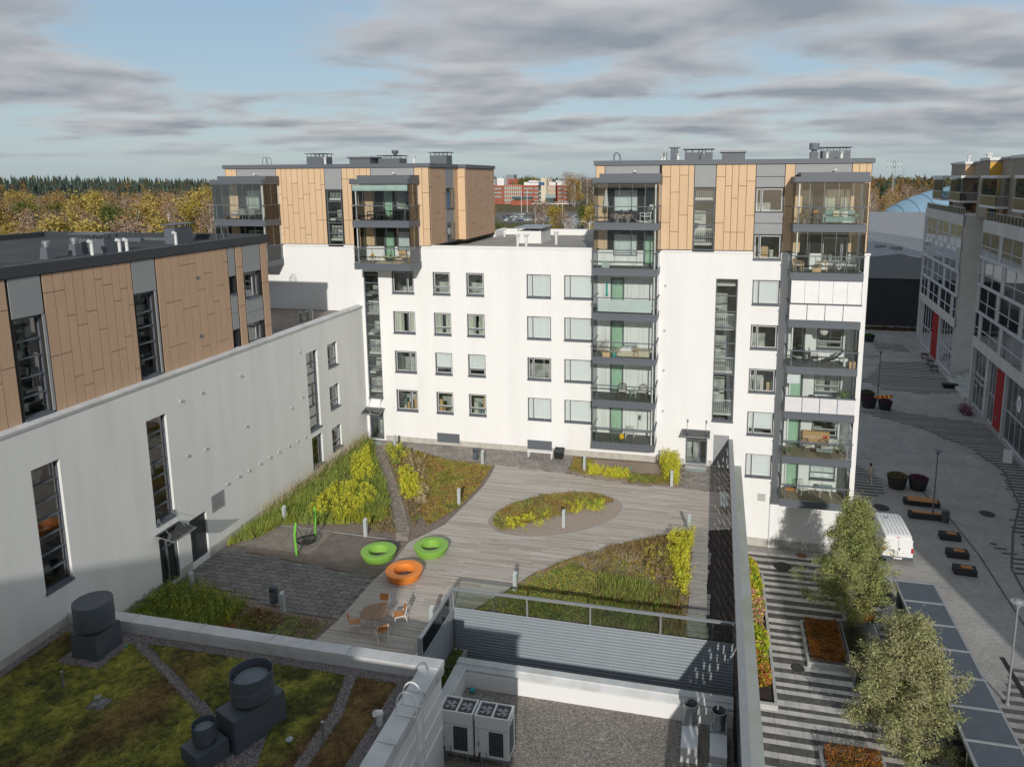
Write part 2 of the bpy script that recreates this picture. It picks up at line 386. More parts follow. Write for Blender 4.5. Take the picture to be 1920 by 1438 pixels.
def wall(mb, f, u0, u1, v0, v1, holes=(), dep=.14, m=0, mr=None, d=0.0):
    us = sorted({u0, u1, *[h[0] for h in holes], *[h[1] for h in holes]}); vs = sorted({v0, v1, *[h[2] for h in holes], *[h[3] for h in holes]})
    us = [x for x in us if u0-1e-6 <= x <= u1+1e-6]; vs = [x for x in vs if v0-1e-6 <= x <= v1+1e-6]
    for a, b in zip(us, us[1:]):
        run = None
        for c, e in zip(vs, vs[1:]):
            cx, cy = (a+b)/2, (c+e)/2
            if any(h[0] < cx < h[1] and h[2] < cy < h[3] for h in holes):
                if run: mb.fquad(f, a, b, run[0], run[1], d, m); run = None
            else: run = (run[0], e) if run else (c, e)
        if run: mb.fquad(f, a, b, run[0], run[1], d, m)
    mr = m if mr is None else mr
    for h in holes:
        a, b, c, e = h[:4]
        mb.quad(f(a, c, d), f(a, e, d), f(a, e, d-dep), f(a, c, d-dep), mr); mb.quad(f(b, c, d), f(b, e, d), f(b, e, d-dep), f(b, c, d-dep), mr)
        mb.quad(f(a, e, d), f(b, e, d), f(b, e, d-dep), f(a, e, d-dep), mr); mb.quad(f(a, c, d), f(b, c, d), f(b, c, d-dep), f(a, c, d-dep), mr)
def window(f, par, u0, u1, v0, v1, panes, content='room', dep=.14, sill=True, fr='charcoal', gl='glass_win', inner=True, fw=.06, name='window', w=True):
    """panes: list of (a,b,c,e) fractions of the opening. window > frame pieces, pane, sill, blind / curtain / room"""
    mb = MB(); D = -dep
    mb.fbox(f, u0, u0+fw, v0, v1, D, D+.09); mb.fbox(f, u1-fw, u1, v0, v1, D, D+.09)
    mb.fbox(f, u0+fw, u1-fw, v1-fw, v1, D, D+.09); mb.fbox(f, u0+fw, u1-fw, v0, v0+fw, D, D+.09)
    U = lambda t: u0+fw+(u1-u0-2*fw)*t; V = lambda t: v0+fw+(v1-v0-2*fw)*t
    rects = [(U(a), U(b), V(c), V(e)) for a, b, c, e in panes]
    for (a, b, c, e) in rects:    # mullions between panes
        if b < u1-fw-.01: mb.fbox(f, b-.035, b+.035, c, e, D+.002, D+.085)
        if c > v0+fw+.01: mb.fbox(f, a, b, c-.035, c+.035, D+.003, D+.08)
    o = mb.build(name, fr, par, w=w)
    if inner:
        ib = MB()
        for (a, b, c, e) in rects:
            t = .035; a += .03; b -= .03; c += .03; e -= .03
            ib.fbox(f, a, a+t, c, e, D-.03, D+.03); ib.fbox(f, b-t, b, c, e, D-.03, D+.03); ib.fbox(f, a+t, b-t, c, c+t, D-.03, D+.03); ib.fbox(f, a+t, b-t, e-t, e, D-.03, D+.03)
        ib.build('sash', 'white_frame', o, w=w)
    pb = MB()
    for (a, b, c, e) in rects:
        MB.fquad(pb, f, a, b, c, e, D+.012)
    pb.build('pane', gl, o, w=w)
    if sill: MB().fbox(f, u0-.02, u1+.02, v0-.10, v0+.015, D+.09, .05).build('sill', fr, o, w=w)
    if content == 'blind': MB().fquad(f, u0+.03, u1-.03, v0+.03, v1-.03, D-.035).build('blind', 'blind', o, w=w)
    elif content == 'beige': MB().fquad(f, u0+.03, u1-.03, v0+.03, v1-.03, D-.035).build('blind', 'blind_beige', o, w=w)
    else:
        rm = MB(); a, b, c, e, q, z = u0, u1, v0-.4, v1+.3, D-.05, D-2.2
        rm.fquad(f, a-.6, b+.9, c, e, z); rm.quad(f(a-.6, c, q), f(b+.9, c, q), f(b+.9, c, z), f(a-.6, c, z)); rm.quad(f(a-.6, e, q), f(b+.9, e, q), f(b+.9, e, z), f(a-.6, e, z))
        rm.quad(f(a-.6, c, q), f(a-.6, e, q), f(a-.6, e, z), f(a-.6, c, z)); rm.quad(f(b+.9, c, q), f(b+.9, e, q), f(b+.9, e, z), f(b+.9, c, z))
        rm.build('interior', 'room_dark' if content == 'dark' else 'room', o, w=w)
        if content == 'curtain':
            cb = MB(); n = 26
            for (ca, ce) in ((u0, u0+(u1-u0)*.42), (u0+(u1-u0)*.62, u1)):
                for i in range(n):
                    x0 = ca+(ce-ca)*i/n; x1 = ca+(ce-ca)*(i+1)/n; z0 = D-.14+.035*math.sin(i*1.9); z1 = D-.14+.035*math.sin((i+1)*1.9)
                    cb.quad(f(x0, v0, z0), f(x1, v0, z1), f(x1, v1, z1), f(x0, v1, z0))
            cb.build('curtain', 'curtain', o, w=w)
        elif content == 'halfblind':
            MB().fquad(f, u0+.1, u1-.1, v0+(v1-v0)*.25, v1, D-.035).build('blind', 'blind', o, w=w)
        elif content == 'stuff':
            sb = MB(); rr = random.Random(int(u0*100+v0*10))
            for i in range(7):
                x = u0+(u1-u0)*rr.random(); y = D-.25-rr.random()*1.3; h = .2+rr.random()*.9; ww = .1+rr.random()*.3
                sb.fbox(f, x, min(x+ww, u1+.5), v0-.35, v0-.1+h, y-.15, y, i % 4)
            sb.build('furnishing', ['cushion', 'wood_light', 'sofa', 'curtain'], o, w=w)
    return o
def clad(par, f, axis, u0, u1, v0, v1, m, seed, holes=()):
    """vertical boards of uneven width and staggered joints, each board an object of its own"""
    rr = random.Random(seed); u = u0; k = 0
    while u < u1-.05:
        wd = rr.choice((.42, .42, .58, .58, .50)); e = u+wd
        if u1-e < .25: e = u1
        cuts = [v0]; v = v0+rr.choice((.7, 1.2, 1.8, 2.3, 2.9))
        while v < v1-.5: cuts.append(v); v += rr.choice((2.2, 2.6, 3.0))
        cuts.append(v1)
        for a, b in zip(cuts, cuts[1:]):
            parts = [(a, b)]
            for h in holes:
                if h[0] < (u+e)/2 < h[1]:
                    parts = [q for (x, y) in parts for q in ((x, min(y, h[2])), (max(x, h[3]), y)) if q[1]-q[0] > .08]
            for x, y in parts:
                c = f((u+e)/2, (x+y)/2, .018)
                s = (e-u-.028, .03, y-x-.028) if axis == 'x' else (.03, e-u-.028, y-x-.028)
                piece('cladding_board', m, c, s, par)
        u = e; k += 1
# ================================================================= main apartment building (facade A on Y=0)
A = thing('apartment_building', 'white plastered apartment block facing the courtyard, two oak-coloured boarded towers on top', 'building', (17, 3, 0))
WA_holes = []; rowz = [13.13, 10.13, 7.13, 4.13, 1.13]
cols = dict(a=(2.49, 4.23), b=(5.71, 7.04), c=(8.27, 9.61), d=(12.77, 14.52), e=(15.48, 17.50), f=(28.17, 29.90))
pan = dict(a=[(0, .70, 0, 1), (.70, 1, 0, 1)], b=[(0, 1, .30, 1), (0, 1, 0, .30)], c=[(0, 1, .30, 1), (0, 1, 0, .30)],
           d=[(0, .22, 0, 1), (.22, 1, 0, 1)], e=[(0, .19, 0, 1), (.19, 1, 0, 1)], f=[(0, .22, 0, 1), (.22, 1, 0, 1)])
cont = dict(a=['room', 'curtain', 'room', 'stuff'], b=['room', 'curtain', 'halfblind', 'stuff'], c=['room', 'curtain', 'halfblind', 'stuff'],
            d=['blind', 'blind', 'room', 'blind'], e=['blind']*4, f=['blind', 'room', 'stuff', 'halfblind', 'blind'])
wins = []
for c, (u0, u1) in cols.items():
    for r, z in enumerate(rowz):
        if r == 4 and c != 'f': continue
        wins.append((u0, u1, z-1.62, z, pan[c], cont[c][r])); WA_holes.append((u0, u1, z-1.62, z))
ST1 = (0.23, 1.41, 3.38, 13.05); ST2 = (25.82, 27.24, 3.31, 13.15)
DR1 = (.20, 1.35, .08, 2.35); DR2 = (24.11, 25.58, .10, 2.34); GD = (25.99, 27.03, .05, 2.30)
WA_holes += [ST1, ST2, DR1, DR2, GD]
bstacks = [(17.85, 22.1, [16.9-3*k for k in range(6)], 'r1'), (30.35, 34.6, [16.9-3*k for k in range(7)], 'r2'),
           (0.62, 4.90, [16.9, 13.9], 'l2'), (-10.6, -6.3, [16.9, 13.9], 'l1')]
def bopen(s, k, fz):
    """door and window openings in the wall behind balcony k of stack s"""
    if s == 'r1': return [(20.95, 21.75, fz, fz+2.15), (18.9, 20.55, fz+.65, fz+2.15)] if k < 2 else [(18.75, 19.7, fz, fz+2.15)]
    if s == 'r2': return [(30.75, 31.65, fz, fz+2.15), (32.35, 34.0, fz+(.45 if k < 2 else .8), fz+2.15)]
    if s == 'l2': return [(2.0, 2.85, fz, fz+2.15), (3.05, 4.55, fz+.7, fz+2.15)]
    return [(-9.3, -6.9, fz, fz+2.15)]
for x0, x1, fl, s in bstacks:
    for k, fz in enumerate(fl): WA_holes += bopen(s, k, fz)
# white plaster: courtyard part, street part, left upper part
mb = MB()
WA_holes.append((28.12, 29.88, 14.5, 16.11)); low = [(a, b, c, min(d, 14.94)) for a, b, c, d in WA_holes if c < 14.9]
wall(mb, fA, 0.0, 27.9, 0, 14.94, [h for h in low if -1 < h[0] < 27.9])
wall(mb, fA, 27.9, 35.25, -5.55, 14.94, [h for h in low if h[0] > 27.9])
wall(mb, fA, -10.84, 0.0, 9.6, 14.94, [h for h in low if h[0] < 0])
mb.quad((35.25, 0, -5.55), (35.25, 14, -5.55), (35.25, 14, 14.94), (35.25, 0, 14.94))
mb.quad((-10.84, 0, 9), (-10.84, 14, 9), (-10.84, 14, 14.94), (-10.84, 0, 14.94))
mb.quad((-10.84, 17, -5), (35.25, 17, -5), (35.25, 17, 14.94), (-10.84, 17, 14.94))
mb.quad((-10.84, 0, 14.9), (5.68, 0, 14.9), (5.68, 17, 14.9), (-10.84, 17, 14.9))
mb.build('plaster_wall', 'plaster', A)
MB().box(5.70, 17.65, -.05, .28, 14.90, 15.06).box(-6.2, .6, -.05, .0, 14.86, 15.0).box(4.95, 5.70, -.05, .0, 14.86, 15.0).box(22.2, 28.1, -.05, .0, 14.86, 15.0, 0).box(29.92, 30.3, -.05, .0, 14.86, 15.0).box(34.65, 35.3, -.05, .0, 14.86, 15.0).build('ledge_trim', 'white_frame', A)
for j in (11.55, 14.0, 22.9, 27.35):
    piece('joint', 'blind', (j, -.001, 7.6 if j < 22 else 9), (.02, .006, 14.4 if j < 22 else 11.5), A)
pl = MB().box(1.5, 24.05, -.012, 0, -.05, .42).box(25.65, 25.95, -.012, 0, -.05, .42).box(28.0, 35.27, -.012, 0, -5.56, -4.95); pl.build('plinth', 'plinth', A)
piece('downpipe', 'white_metal', (29.95, -.06, -3.4), (.09, .09, 4.3), A)
for (a, b, c, d) in ((5.69, 7.46, .23, .94), (12.72, 14.55, .26, .93)): piece('basement_hatch', 'charcoal', ((a+b)/2, -.02, (c+d)/2), (b-a, .05, d-c), A)
piece('wall_lamp', 'concrete', (29.35, -.04, -1.94), (.5, .08, .5), A)
for z in (12.6, 9.5, 6.7, 3.8): MB().bar((22.5, 0, z), (22.5, -.14, z), .07, n=10).build('wall_vent', 'concrete', A)
for u0, u1, v0, v1, p, cc in wins:
    gl = 'glass_win'
    window(fA, A, u0, u1, v0, v1, p, cc)
# tall stair windows: frame, transoms, panes, landings and railing bars inside
def stairwin(par, f, u0, u1, v0, v1, n, mir=1, w=True, inside=True):
    step = (v1-v0)/n
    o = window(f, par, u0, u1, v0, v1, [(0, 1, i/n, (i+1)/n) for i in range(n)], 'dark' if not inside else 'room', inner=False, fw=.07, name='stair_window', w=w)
    if not inside: return o
    ib = MB(); rb = MB()
    z = v0+.3; k = 0
    while z < v1-.2:
        if k % 2 == 0: ib.fbox(f, u0-.3, u1+.5, z, z+.16, -1.7, -.4)
        else: ib.fbox(f, u0-.3, u0+.45, z, z+.16, -1.6, -.35)
        if k % 2 == 0:
            for i in range(9):
                x = u0+.15+i*(u1-u0-.3)/8; rb.fbox(f, x-.012, x+.012, z+.2, z+1.05, -.42, -.39)
            rb.fbox(f, u0+.1, u1-.1, z+1.05, z+1.1, -.43, -.38)
        z += 1.5; k += 1
    ib.build('landing', 'soffit', o, w=w); rb.build('banister', 'white_frame', o, w=w); return o
stairwin(A, fA, *ST1, 12); stairwin(A, fA, *ST2, 9)
def entrance(par, f, u0, u1, v0, v1, split=.68, canopy=True, ch=2.5, cw=.25, name='entrance_door'):
    o = window(f, par, u0, u1, v0, v1, [(0, split, .0, .78), (0, split, .78, 1), (split, 1, 0, .78), (split, 1, .78, 1)], 'room', inner=False, sill=False, name=name, fw=.09)
    hb = MB(); hx = u0+(u1-u0)*(split-.07); hb.fbox(f, hx, hx+.03, v0+.8, v0+1.3, -.08, .02); hb.build('handle', 'metal_lt', o)
    if canopy:
        c = MB(); a, b = u0-cw, u1+cw*.6
        c.hull8([f(a, ch-.12, 1.05), f(b, ch-.12, 1.05), f(b, ch+.1, .06), f(a, ch+.1, .06), f(a, ch-.105, 1.05), f(b, ch-.105, 1.05), f(b, ch+.115, .06), f(a, ch+.115, .06)])
        g = c.build('canopy', 'glass_canopy', par)
        s = MB()
        for x in (a, (a+b)/2, b): s.hull8([f(x-.02, ch-.15, 1.07), f(x+.02, ch-.15, 1.07), f(x+.02, ch+.07, .0), f(x-.02, ch+.07, 0), f(x-.02, ch-.115, 1.07), f(x+.02, ch-.115, 1.07), f(x+.02, ch+.105, .0), f(x-.02, ch+.105, 0)])
        s.fbox(f, a, b, ch-.14, ch-.09, 1.03, 1.08)
        for x in (u0+.1, u1-.1):
            s.bar(f(x, ch+.72, .02), f(x, ch, .6), .012); s.fbox(f, x-.06, x+.06, ch+.6, ch+.8, 0, .04)
        s.build('canopy_bracket', 'metal_lt', g)
    return o
entrance(A, fA, *DR1, split=.66); entrance(A, fA, *DR2, split=.68)
d = MB().box(GD[0], GD[1], .07, .10, GD[2], GD[3]); dd = d.build('service_door', 'gray_panel', A); MB().box(GD[0]+.12, GD[0]+.15, 0, .03, .95, 1.25).build('handle', 'metal_lt', dd)
piece('door_step', 'concrete', (24.85, -.35, .05), (1.5, .7, .09), A)
piece('intercom', 'white_frame', (25.85, -.03, 1.95), (.09, .05, .14), A)
# --- boarded towers
TW = [(17.67, 35.06), (-10.84, 5.68)]
tb = MB()
for x0, x1 in TW:
    hs = [h for h in WA_holes if h[3] > 14.95 and x0 < h[0] < x1 and h[:3] != (28.12, 29.88, 14.5)]
    hs = [(a, b, max(c, 14.94), d) for a, b, c, d in hs]
    hs += [(24.23, 25.6, 15.02, 19.14), (28.12, 29.88, 17.55, 19.13), (28.12, 29.88, 14.94, 16.11)] if x0 > 0 else [(-2.46, -1.25, 14.97, 19.05)]
    wall(tb, fA, x0, x1, 14.94, 20.65, hs, mr=0)
    tb.quad((x0, 0, 14.9), (x0, 13, 14.9), (x0, 13, 20.65), (x0, 0, 20.65)); tb.quad((x1, 0, 14.9), (x1, 13 if x0 > 0 else 5.88, 14.9), (x1, 13 if x0 > 0 else 5.88, 20.65), (x1, 0, 20.65))
    tb.quad((x0, 13, 14.9), (x1, 13, 14.9), (x1, 13, 20.65), (x0, 13, 20.65))
tb.quad((5.68, 5.88, 14.9), (6.33, 5.88, 14.9), (6.33, 5.88, 20.65), (5.68, 5.88, 20.65)); tb.quad((6.33, 5.88, 14.9), (6.33, 13.5, 14.9), (6.33, 13.5, 20.65), (6.33, 5.88, 20.65))
tb.build('tower_wall', 'backing', A)
rf = MB()
rf.prism([(17.55, -.12), (35.2, -.12), (35.2, 13.2), (17.55, 13.2)], 20.62, 20.93)
rf.prism([(-10.96, -.12), (5.80, -.12), (5.80, 5.76), (6.45, 5.76), (6.45, 13.6), (-10.96, 13.6)], 20.62, 20.9)
rf.build('roof_cap', 'charcoal', A)
mr_ = MB(); mr_.quad((5.68, .28, 14.62), (17.67, .28, 14.62), (17.67, 17, 14.62), (5.68, 17, 14.62)); mr_.build('gravel_roof', 'gravel_far', A)
MB().box(5.9, 17.67, 16.7, 17.1, 14.5, 15.15).box(5.68, 6.4, 13.5, 17, 14.5, 15.1).build('roof_parapet', 'white_frame', A)
vb = MB().box(9.98, 12.0, 7.7, 11.2, 14.6, 15.6); vh = vb.build('roof_housing', 'white_frame', A); MB().box(9.8, 12.2, 7.5, 11.4, 15.82, 15.9).build('lid', 'metal_lt', vh)
MB().box(10.05, 10.1, 7.8, 7.85, 15.6, 15.82).box(11.85, 11.9, 7.8, 7.85, 15.6, 15.82).box(11, 11.05, 7.8, 7.85, 15.6, 15.82).build('post', 'metal_lt', vh)
def cowl(par, x, y, z, h, r=.11, name='vent_pipe', m='white_metal'):
    b = MB(); b.bar((x, y, z), (x, y, z+h*.8), r, n=12); b.lathe([(r, h*.78), (r*1.9, h*.93), (r*1.9, h)], (x, y, z), 12); return b.build(name, m, par)
for x, y, h in ((10.9, 4.6, 1.0), (11.6, 4.5, 1.0), (13.4, 7, 1.05), (7.1, 14, .8), (16.5, 9, .5)): cowl(A, x, y, 14.6, h)
# boards and grey panels of the towers
RT_f1 = [(17.69, 18.3), (22.1, 24.21), (25.62, 28.1), (29.9, 30.5), (33.9, 35.04)]
for i, (a, b) in enumerate(RT_f1):
    holes = [(18.0, 18.3, 0, 19.8)] if i == 0 else []
    clad(A, fA, 'x', a, b, 15.04, 20.6, 'wood', 11+i, holes)
clad(A, fA, 'x', 18.3, 21.95, 15.04, 16.4, 'wood', 30, bopen('r1', 1, 13.9)+bopen('r1', 0, 16.9)) if False else None
for i, (a, b) in enumerate([(-10.8, -9.85), (-6.5, -2.52), (-1.12, 1.16), (4.56, 5.66)]):
    clad(A, fA, 'x', a, b, 15.02, 20.6, 'wood', 41+i)
def gp(a, b, c, e, d=.015): piece('grey_panel', 'gray_panel', fA((a+b)/2, (c+e)/2, d), (b-a-.02, .03, e-c-.02), A)
gp(18.32, 21.95, 19.9, 20.6); gp(24.23, 25.6, 19.16, 20.6); gp(28.12, 29.88, 19.83, 20.6); gp(28.12, 29.88, 19.15, 19.81)
gp(28.12, 29.88, 16.85, 17.53); gp(28.12, 29.88, 16.13, 16.83); gp(30.5, 33.88, 19.9, 20.6); gp(-9.83, -6.52, 19.9, 20.6); gp(-2.5, -1.14, 19.07, 20.6); gp(1.18, 4.54, 19.9, 20.6)
for i, (a, b) in enumerate([(0.1, 1.9), (10.2, 13.4)]): pass
window(fA, A, 28.12, 29.88, 17.55, 19.13, [(0, .2, 0, 1), (.2, 1, 0, 1)], 'room', sill=False); 
stw = stairwin(A, fA, 24.23, 25.6, 15.02, 19.14, 5); stairwin(A, fA, -2.46, -1.25, 14.97, 19.05, 5)
window(fA, A, 28.12, 29.88, 14.5, 16.11, [(0, .2, 0, 1), (.2, 1, 0, 1)], 'stuff')
# side of the left tower, facing +X
def fS(u, v, d): return (5.68+d, u, v)
def fS2(u, v, d): return (6.33+d, u, v)
clad(A, fS, 'y', .02, 3.1, 15.02, 20.6, 'wood_b', 61); clad(A, fS, 'y', 4.85, 5.86, 15.02, 20.6, 'wood', 62)  # wood_b darkens the boards for the dimmer light on the side faces
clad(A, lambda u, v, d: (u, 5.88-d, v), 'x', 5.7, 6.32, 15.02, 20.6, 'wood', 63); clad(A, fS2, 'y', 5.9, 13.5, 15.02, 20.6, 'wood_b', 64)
piece('grey_panel', 'gray_panel', (5.70, 3.97, 19.85), (.03, 1.7, 1.5), A); piece('grey_panel', 'gray_panel', (5.70, 3.97, 16.9), (.03, 1.7, 1.2), A)
for z in (17.6, 15.05):
    q = MB().box(5.69, 5.72, 3.2, 4.75, z, z+1.45).build('side_window', 'glass_dark', A); MB().box(5.70, 5.76, 3.15, 3.22, z, z+1.45).box(5.70, 5.76, 4.73, 4.8, z, z+1.45).box(5.7, 5.76, 3.95, 4.0, z, z+1.45).box(5.70, 5.78, 3.15, 4.8, z-.07, z).build('frame', 'charcoal', q)
# --- balconies: slab, fascia, glass railing, frameless glazing above it
def balcony(x0, x1, fz, s, k, n, group):
    yf = -2.05; o = MB(); o.box(x0+.04, x1-.04, yf+.04, -.0, fz-.32, fz-.04, 1)
    o.box(x0, x1, yf, yf+.05, fz-.45, fz+.02); o.box(x0, x0+.05, yf+.05, 0, fz-.45, fz+.02); o.box(x1-.05, x1, yf+.05, 0, fz-.45, fz+.02); o.box(x0+.03, x1-.03, yf-.02, yf, fz-.12, fz-.09)
    b = o.build('balcony', ['charcoal', 'soffit'], A)
    fm = 'balcony_floor_tan' if (s == 'r2' and k >= 4) or (s == 'l2' and k == 1) else 'balcony_floor'
    MB().box(x0+.06, x1-.06, yf+.06, 0, fz-.04, fz).build('floor', fm, b)
    rz = fz+1.06
    r = MB().box(x0-.02, x1+.02, yf-.03, yf+.06, rz-.03, rz+.03).box(x0-.02, x0+.06, yf+.06, -.02, rz-.03, rz+.03).box(x1-.06, x1+.02, yf+.06, -.02, rz-.03, rz+.03)
    for px in (x0+.28, x1-.28): r.box(px-.03, px+.03, yf+.06, yf+.10, fz, rz-.03)
    for px in (x0+1.4, x1-1.4): r.box(px-.012, px+.012, yf+.02, yf+.05, fz, rz-.03)
    r.build('railing', 'charcoal', b)
    L_ = (x1-x0)/4
    pm = 'screen_warm' if (s, k) == ('r2', 4) or (s, k) == ('r2', 2) else 'glass_bal'
    if (s, k) == ('r2', 2): pm = 'white_screen'
    if (s, k) == ('r2', 3) or True: pass
    for i in range(4):
        MB().box(x0+L_*i+.02, x0+L_*(i+1)-.02, yf, yf+.012, fz+.05, rz-.05).build('railing_glass', pm, b)
    for px in (x0+.01, x1-.02): MB().box(px, px+.012, yf+.08, -.05, fz+.05, rz-.05).build('railing_glass', 'glass_bal', b)
    top = fz+2.52; L5 = (x1-x0-.1)/5; up = 'white_screen' if (s, k) == ('r2', 2) else 'glass_bal'
    e = MB()
    for i in range(5):
        MB().box(x0+.05+L5*i+.012, x0+.05+L5*(i+1)-.012, yf+.03, yf+.04, rz+.05, top).build('glazing_pane', up, b)
        if i: e.box(x0+.05+L5*i-.011, x0+.05+L5*i+.011, yf+.026, yf+.044, rz+.05, top)
    for px in (x0+.03, x1-.04):
        for j in range(2):
            MB().box(px, px+.01, yf+.06+j*.98, yf+1.02+j*.98, rz+.05, top).build('glazing_pane', 'glass_bal', b)
    e.build('glazing_joint', 'glass_edge' if up != 'white_screen' else 'gray_panel', b)
    if s in ('r1', 'l2', 'r2', 'l1'):
        px = (x1-.22) if s in ('r1', 'l1') else x0+.28
        MB().bar((px, yf+.16, fz), (px, yf+.16, top), .045, n=8).build('drainpipe', 'white_frame', b)
    MB().box(x1-.16, x1-.02, -.22, -.0, fz, fz+2.5).build('pilaster', 'white_frame', b)
    return b
bal_obj = {}
for x0, x1, fl, s in bstacks:
    for k, fz in enumerate(fl):
        bal_obj[(s, k)] = balcony(x0, x1, fz, s, k, len(fl), None)
        for j, (a, b, c, e) in enumerate(bopen(s, k, fz)):
            if j == 0 and s != 'l1':
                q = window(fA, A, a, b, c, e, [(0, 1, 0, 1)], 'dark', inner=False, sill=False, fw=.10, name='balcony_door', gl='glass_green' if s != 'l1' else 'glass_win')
                if (s, k) not in (('r1', 0), ('r2', 0), ('r2', 1), ('r2', 2), ('r2', 3)): MB().fquad(fA, a+.1, b-.1, c+.1, e-.1, -.17).build('blind', 'door_green', q)
            else:
                window(fA, A, a, b, c, e, [(0, .76, 0, 1), (.76, 1, 0, 1)] if k < 2 else [(0, 1, .32, 1), (0, 1, 0, .32)], 'blind' if (s, k) in (('r1', 0), ('r1', 1), ('l2', 1), ('r2', 6)) else ('room' if k % 2 else 'curtain'), sill=k > 1)
    # canopy over the top balcony
    z = 19.45
    c = MB().box(x0-.06, x1+.06, -2.12, -.0, z, z+.36).box(x0-.03, x1+.03, -2.16, -2.12, z+.06, z+.30).box(x0+.35, x1+.05, -1.75, -.03, z+.36, z+.62)
    c.build('balcony_canopy', 'charcoal', A)
    a0, a1 = x0+.1, x1-.05
    for (bx0, bx1) in ((a0, a0+.55), (a1-.45, a1)):
        piece('grey_panel', 'wood', ((bx0+bx1)/2, -.015, 17.2 if True else 0), (bx1-bx0, .03, 4.4), A)
    MB().bar((x0+2.7, -.0, 20.25), (x0+2.5, -.35, 20.2), .012).lathe([(.0, -.08), (.08, -.04), (.08, .04), (0, .08)], (x0+2.5, -.38, 20.22), 8, caps=False).build('wall_light', 'white_frame', A)
# frosted screens and privacy cloths on single balconies
q = bal_obj[('r1', 2)]; MB().box(18.2, 21.75, -2.09, -2.06, 11.05, 11.85).build('privacy_screen', 'frosted', q)
q = bal_obj[('l2', 0)]; MB().box(.7, 4.85, -1.98, -1.96, 19.0, 19.4).build('roller_screen', 'frosted', q)
q = bal_obj[('r2', 3)]
q = bal_obj[('l1', 0)]
cb = MB(); n = 40
for i in range(n):
    y0 = -1.95+1.8*i/n; y1 = -1.95+1.8*(i+1)/n
    cb.quad((-6.42+.03*math.sin(i*1.7), y0, 17.1), (-6.42+.03*math.sin((i+1)*1.7), y1, 17.1), (-6.42+.03*math.sin((i+1)*1.7), y1, 19.4), (-6.42+.03*math.sin(i*1.7), y0, 19.4))
cb.build('curtain', 'blind_beige', q)
for z0, z1 in ((13.95, 16.4),): MB().box(-6.40, -6.38, -1.95, -.1, z0, z1).build('privacy_screen', 'blind_beige', bal_obj[('l1', 1)])
for (s, k, x0, x1) in (('r2', 4, 30.35, 34.6),): pass
# --- roof equipment of the towers
def housing(par, x0, x1, y0, y1, z, h, rail=True, m='charcoal'):
    o = MB().box(x0, x1, y0, y1, z, z+h).build('vent_housing', m, par)
    if rail:
        t = MB().box(x0-.12, x1+.12, y0-.1, y1+.1, z+h+.2, z+h+.25)
        for i in range(5):
            x = x0+.05+(x1-x0-.1)*i/4; t.box(x-.02, x+.02, y0+.02, y0+.06, z+h, z+h+.2).box(x-.02, x+.02, y1-.06, y1-.02, z+h, z+h+.2)
        t.build('rain_lid', m, o)
    return o
zt = 20.9
housing(A, 23.4, 25.3, 3.5, 5, zt, .62); housing(A, 25.95, 27.5, 3.5, 5.5, zt, .55, False); MB().box(25.8, 27.6, 3.4, 5.6, zt+.6, zt+.72).build('skylight', 'gray_panel', A)
housing(A, 32.55, 34.3, 3.5, 5, zt, .62); housing(A, 22.4, 22.9, 3.7, 4.3, zt, .75); housing(A, 31.8, 32.3, 3.7, 4.3, zt, .55, False)
MB().lathe([(.18, .55), (.18, .7), (.33, .72), (.33, 1.12), (.3, 1.15)], (32.05, 4, zt), 20).build('roof_fan', 'fan_top', A)
housing(A, 24.5, 24.9, 3.2, 3.5, zt, .5, False); MB().lathe([(.13, .5), (.13, .75)], (24.7, 3.3, zt), 12).build('duct', 'galv', A)
MB().lathe([(.14, 0), (.14, .65)], (22.0, 4.2, zt), 12).build('duct', 'galv', A)
for x in (21.9, 23.0, 32.7, 33.6, 22.1): cowl(A, x, 2.5, zt, .5 if x > 22.5 else .32, .09)
housing(A, -6.05, -4.6, 3.6, 5, zt, .68); housing(A, -2.35, -.6, 3.6, 5.4, zt, .5, False); housing(A, -.4, 1.4, 4.6, 6, zt, .5); housing(A, 4.25, 5.6, 3.8, 5, zt, .66)
MB().box(-2.5, -.5, 3.5, 5.5, zt+.5, zt+.62).build('skylight', 'charcoal', A)
MB().lathe([(.14, .7), (.14, .85), (.26, .87), (.26, 1.1)], (1.1, 4.5, zt), 16).build('roof_fan', 'fan_metal', A)
for x in (-4.1, 3.3): cowl(A, x, 3, zt, .6, .09)
def ladder_top(par, x, y, z, h=.62, m='charcoal'):
    b = MB()
    for dy in (0, .5):
        pts = [(x, y+dy, z-.3)] + [(x+.2-.2*math.cos(t), y+dy, z+h-.25+.25*math.sin(t)) for t in [math.pi*i/8 for i in range(9)]] + [(x+.55, y+dy, z-.3)]
        b.path(pts, .024)
    return b.build('roof_ladder', m, par)
ladder_top(A, 18.6, 2.0, zt); ladder_top(A, -8.9, 2.0, zt)

# ================================================================= left building (facade B on X=0, boards above it)
Bd = thing('boarded_building', 'long pale plastered building on the left with brown boarded upper floors and flat black roof', 'building', (-8, -25, 0))
GW = [(-5.29, -3.99, z-1.62, z) for z in (8.63, 5.63, 2.63)]
W3 = (-7.98, -6.61, 3.36, 8.65); W4 = (-7.88, -6.55, .74, 2.86); W2 = (-21.77, -20.48, 3.49, 8.68); W1 = (-27.73, -26.45, 3.49, 8.68)
BD1 = (-21.72, -20.50, .12, 2.72); BD2 = (-19.59, -18.32, .30, 2.66)
mb = MB(); wall(mb, fB, -60, 0, -.1, 10.45, GW+[W3, W4, W2, W1, BD1, BD2], dep=.22)
mb.build('plaster_wall', 'plaster_b', Bd)
cp = MB().extr([(10.33, .05), (10.45, .07), (10.56, -.32), (10.36, -.32)], fB, -60, -.02); cp.build('coping', 'coping', Bd)
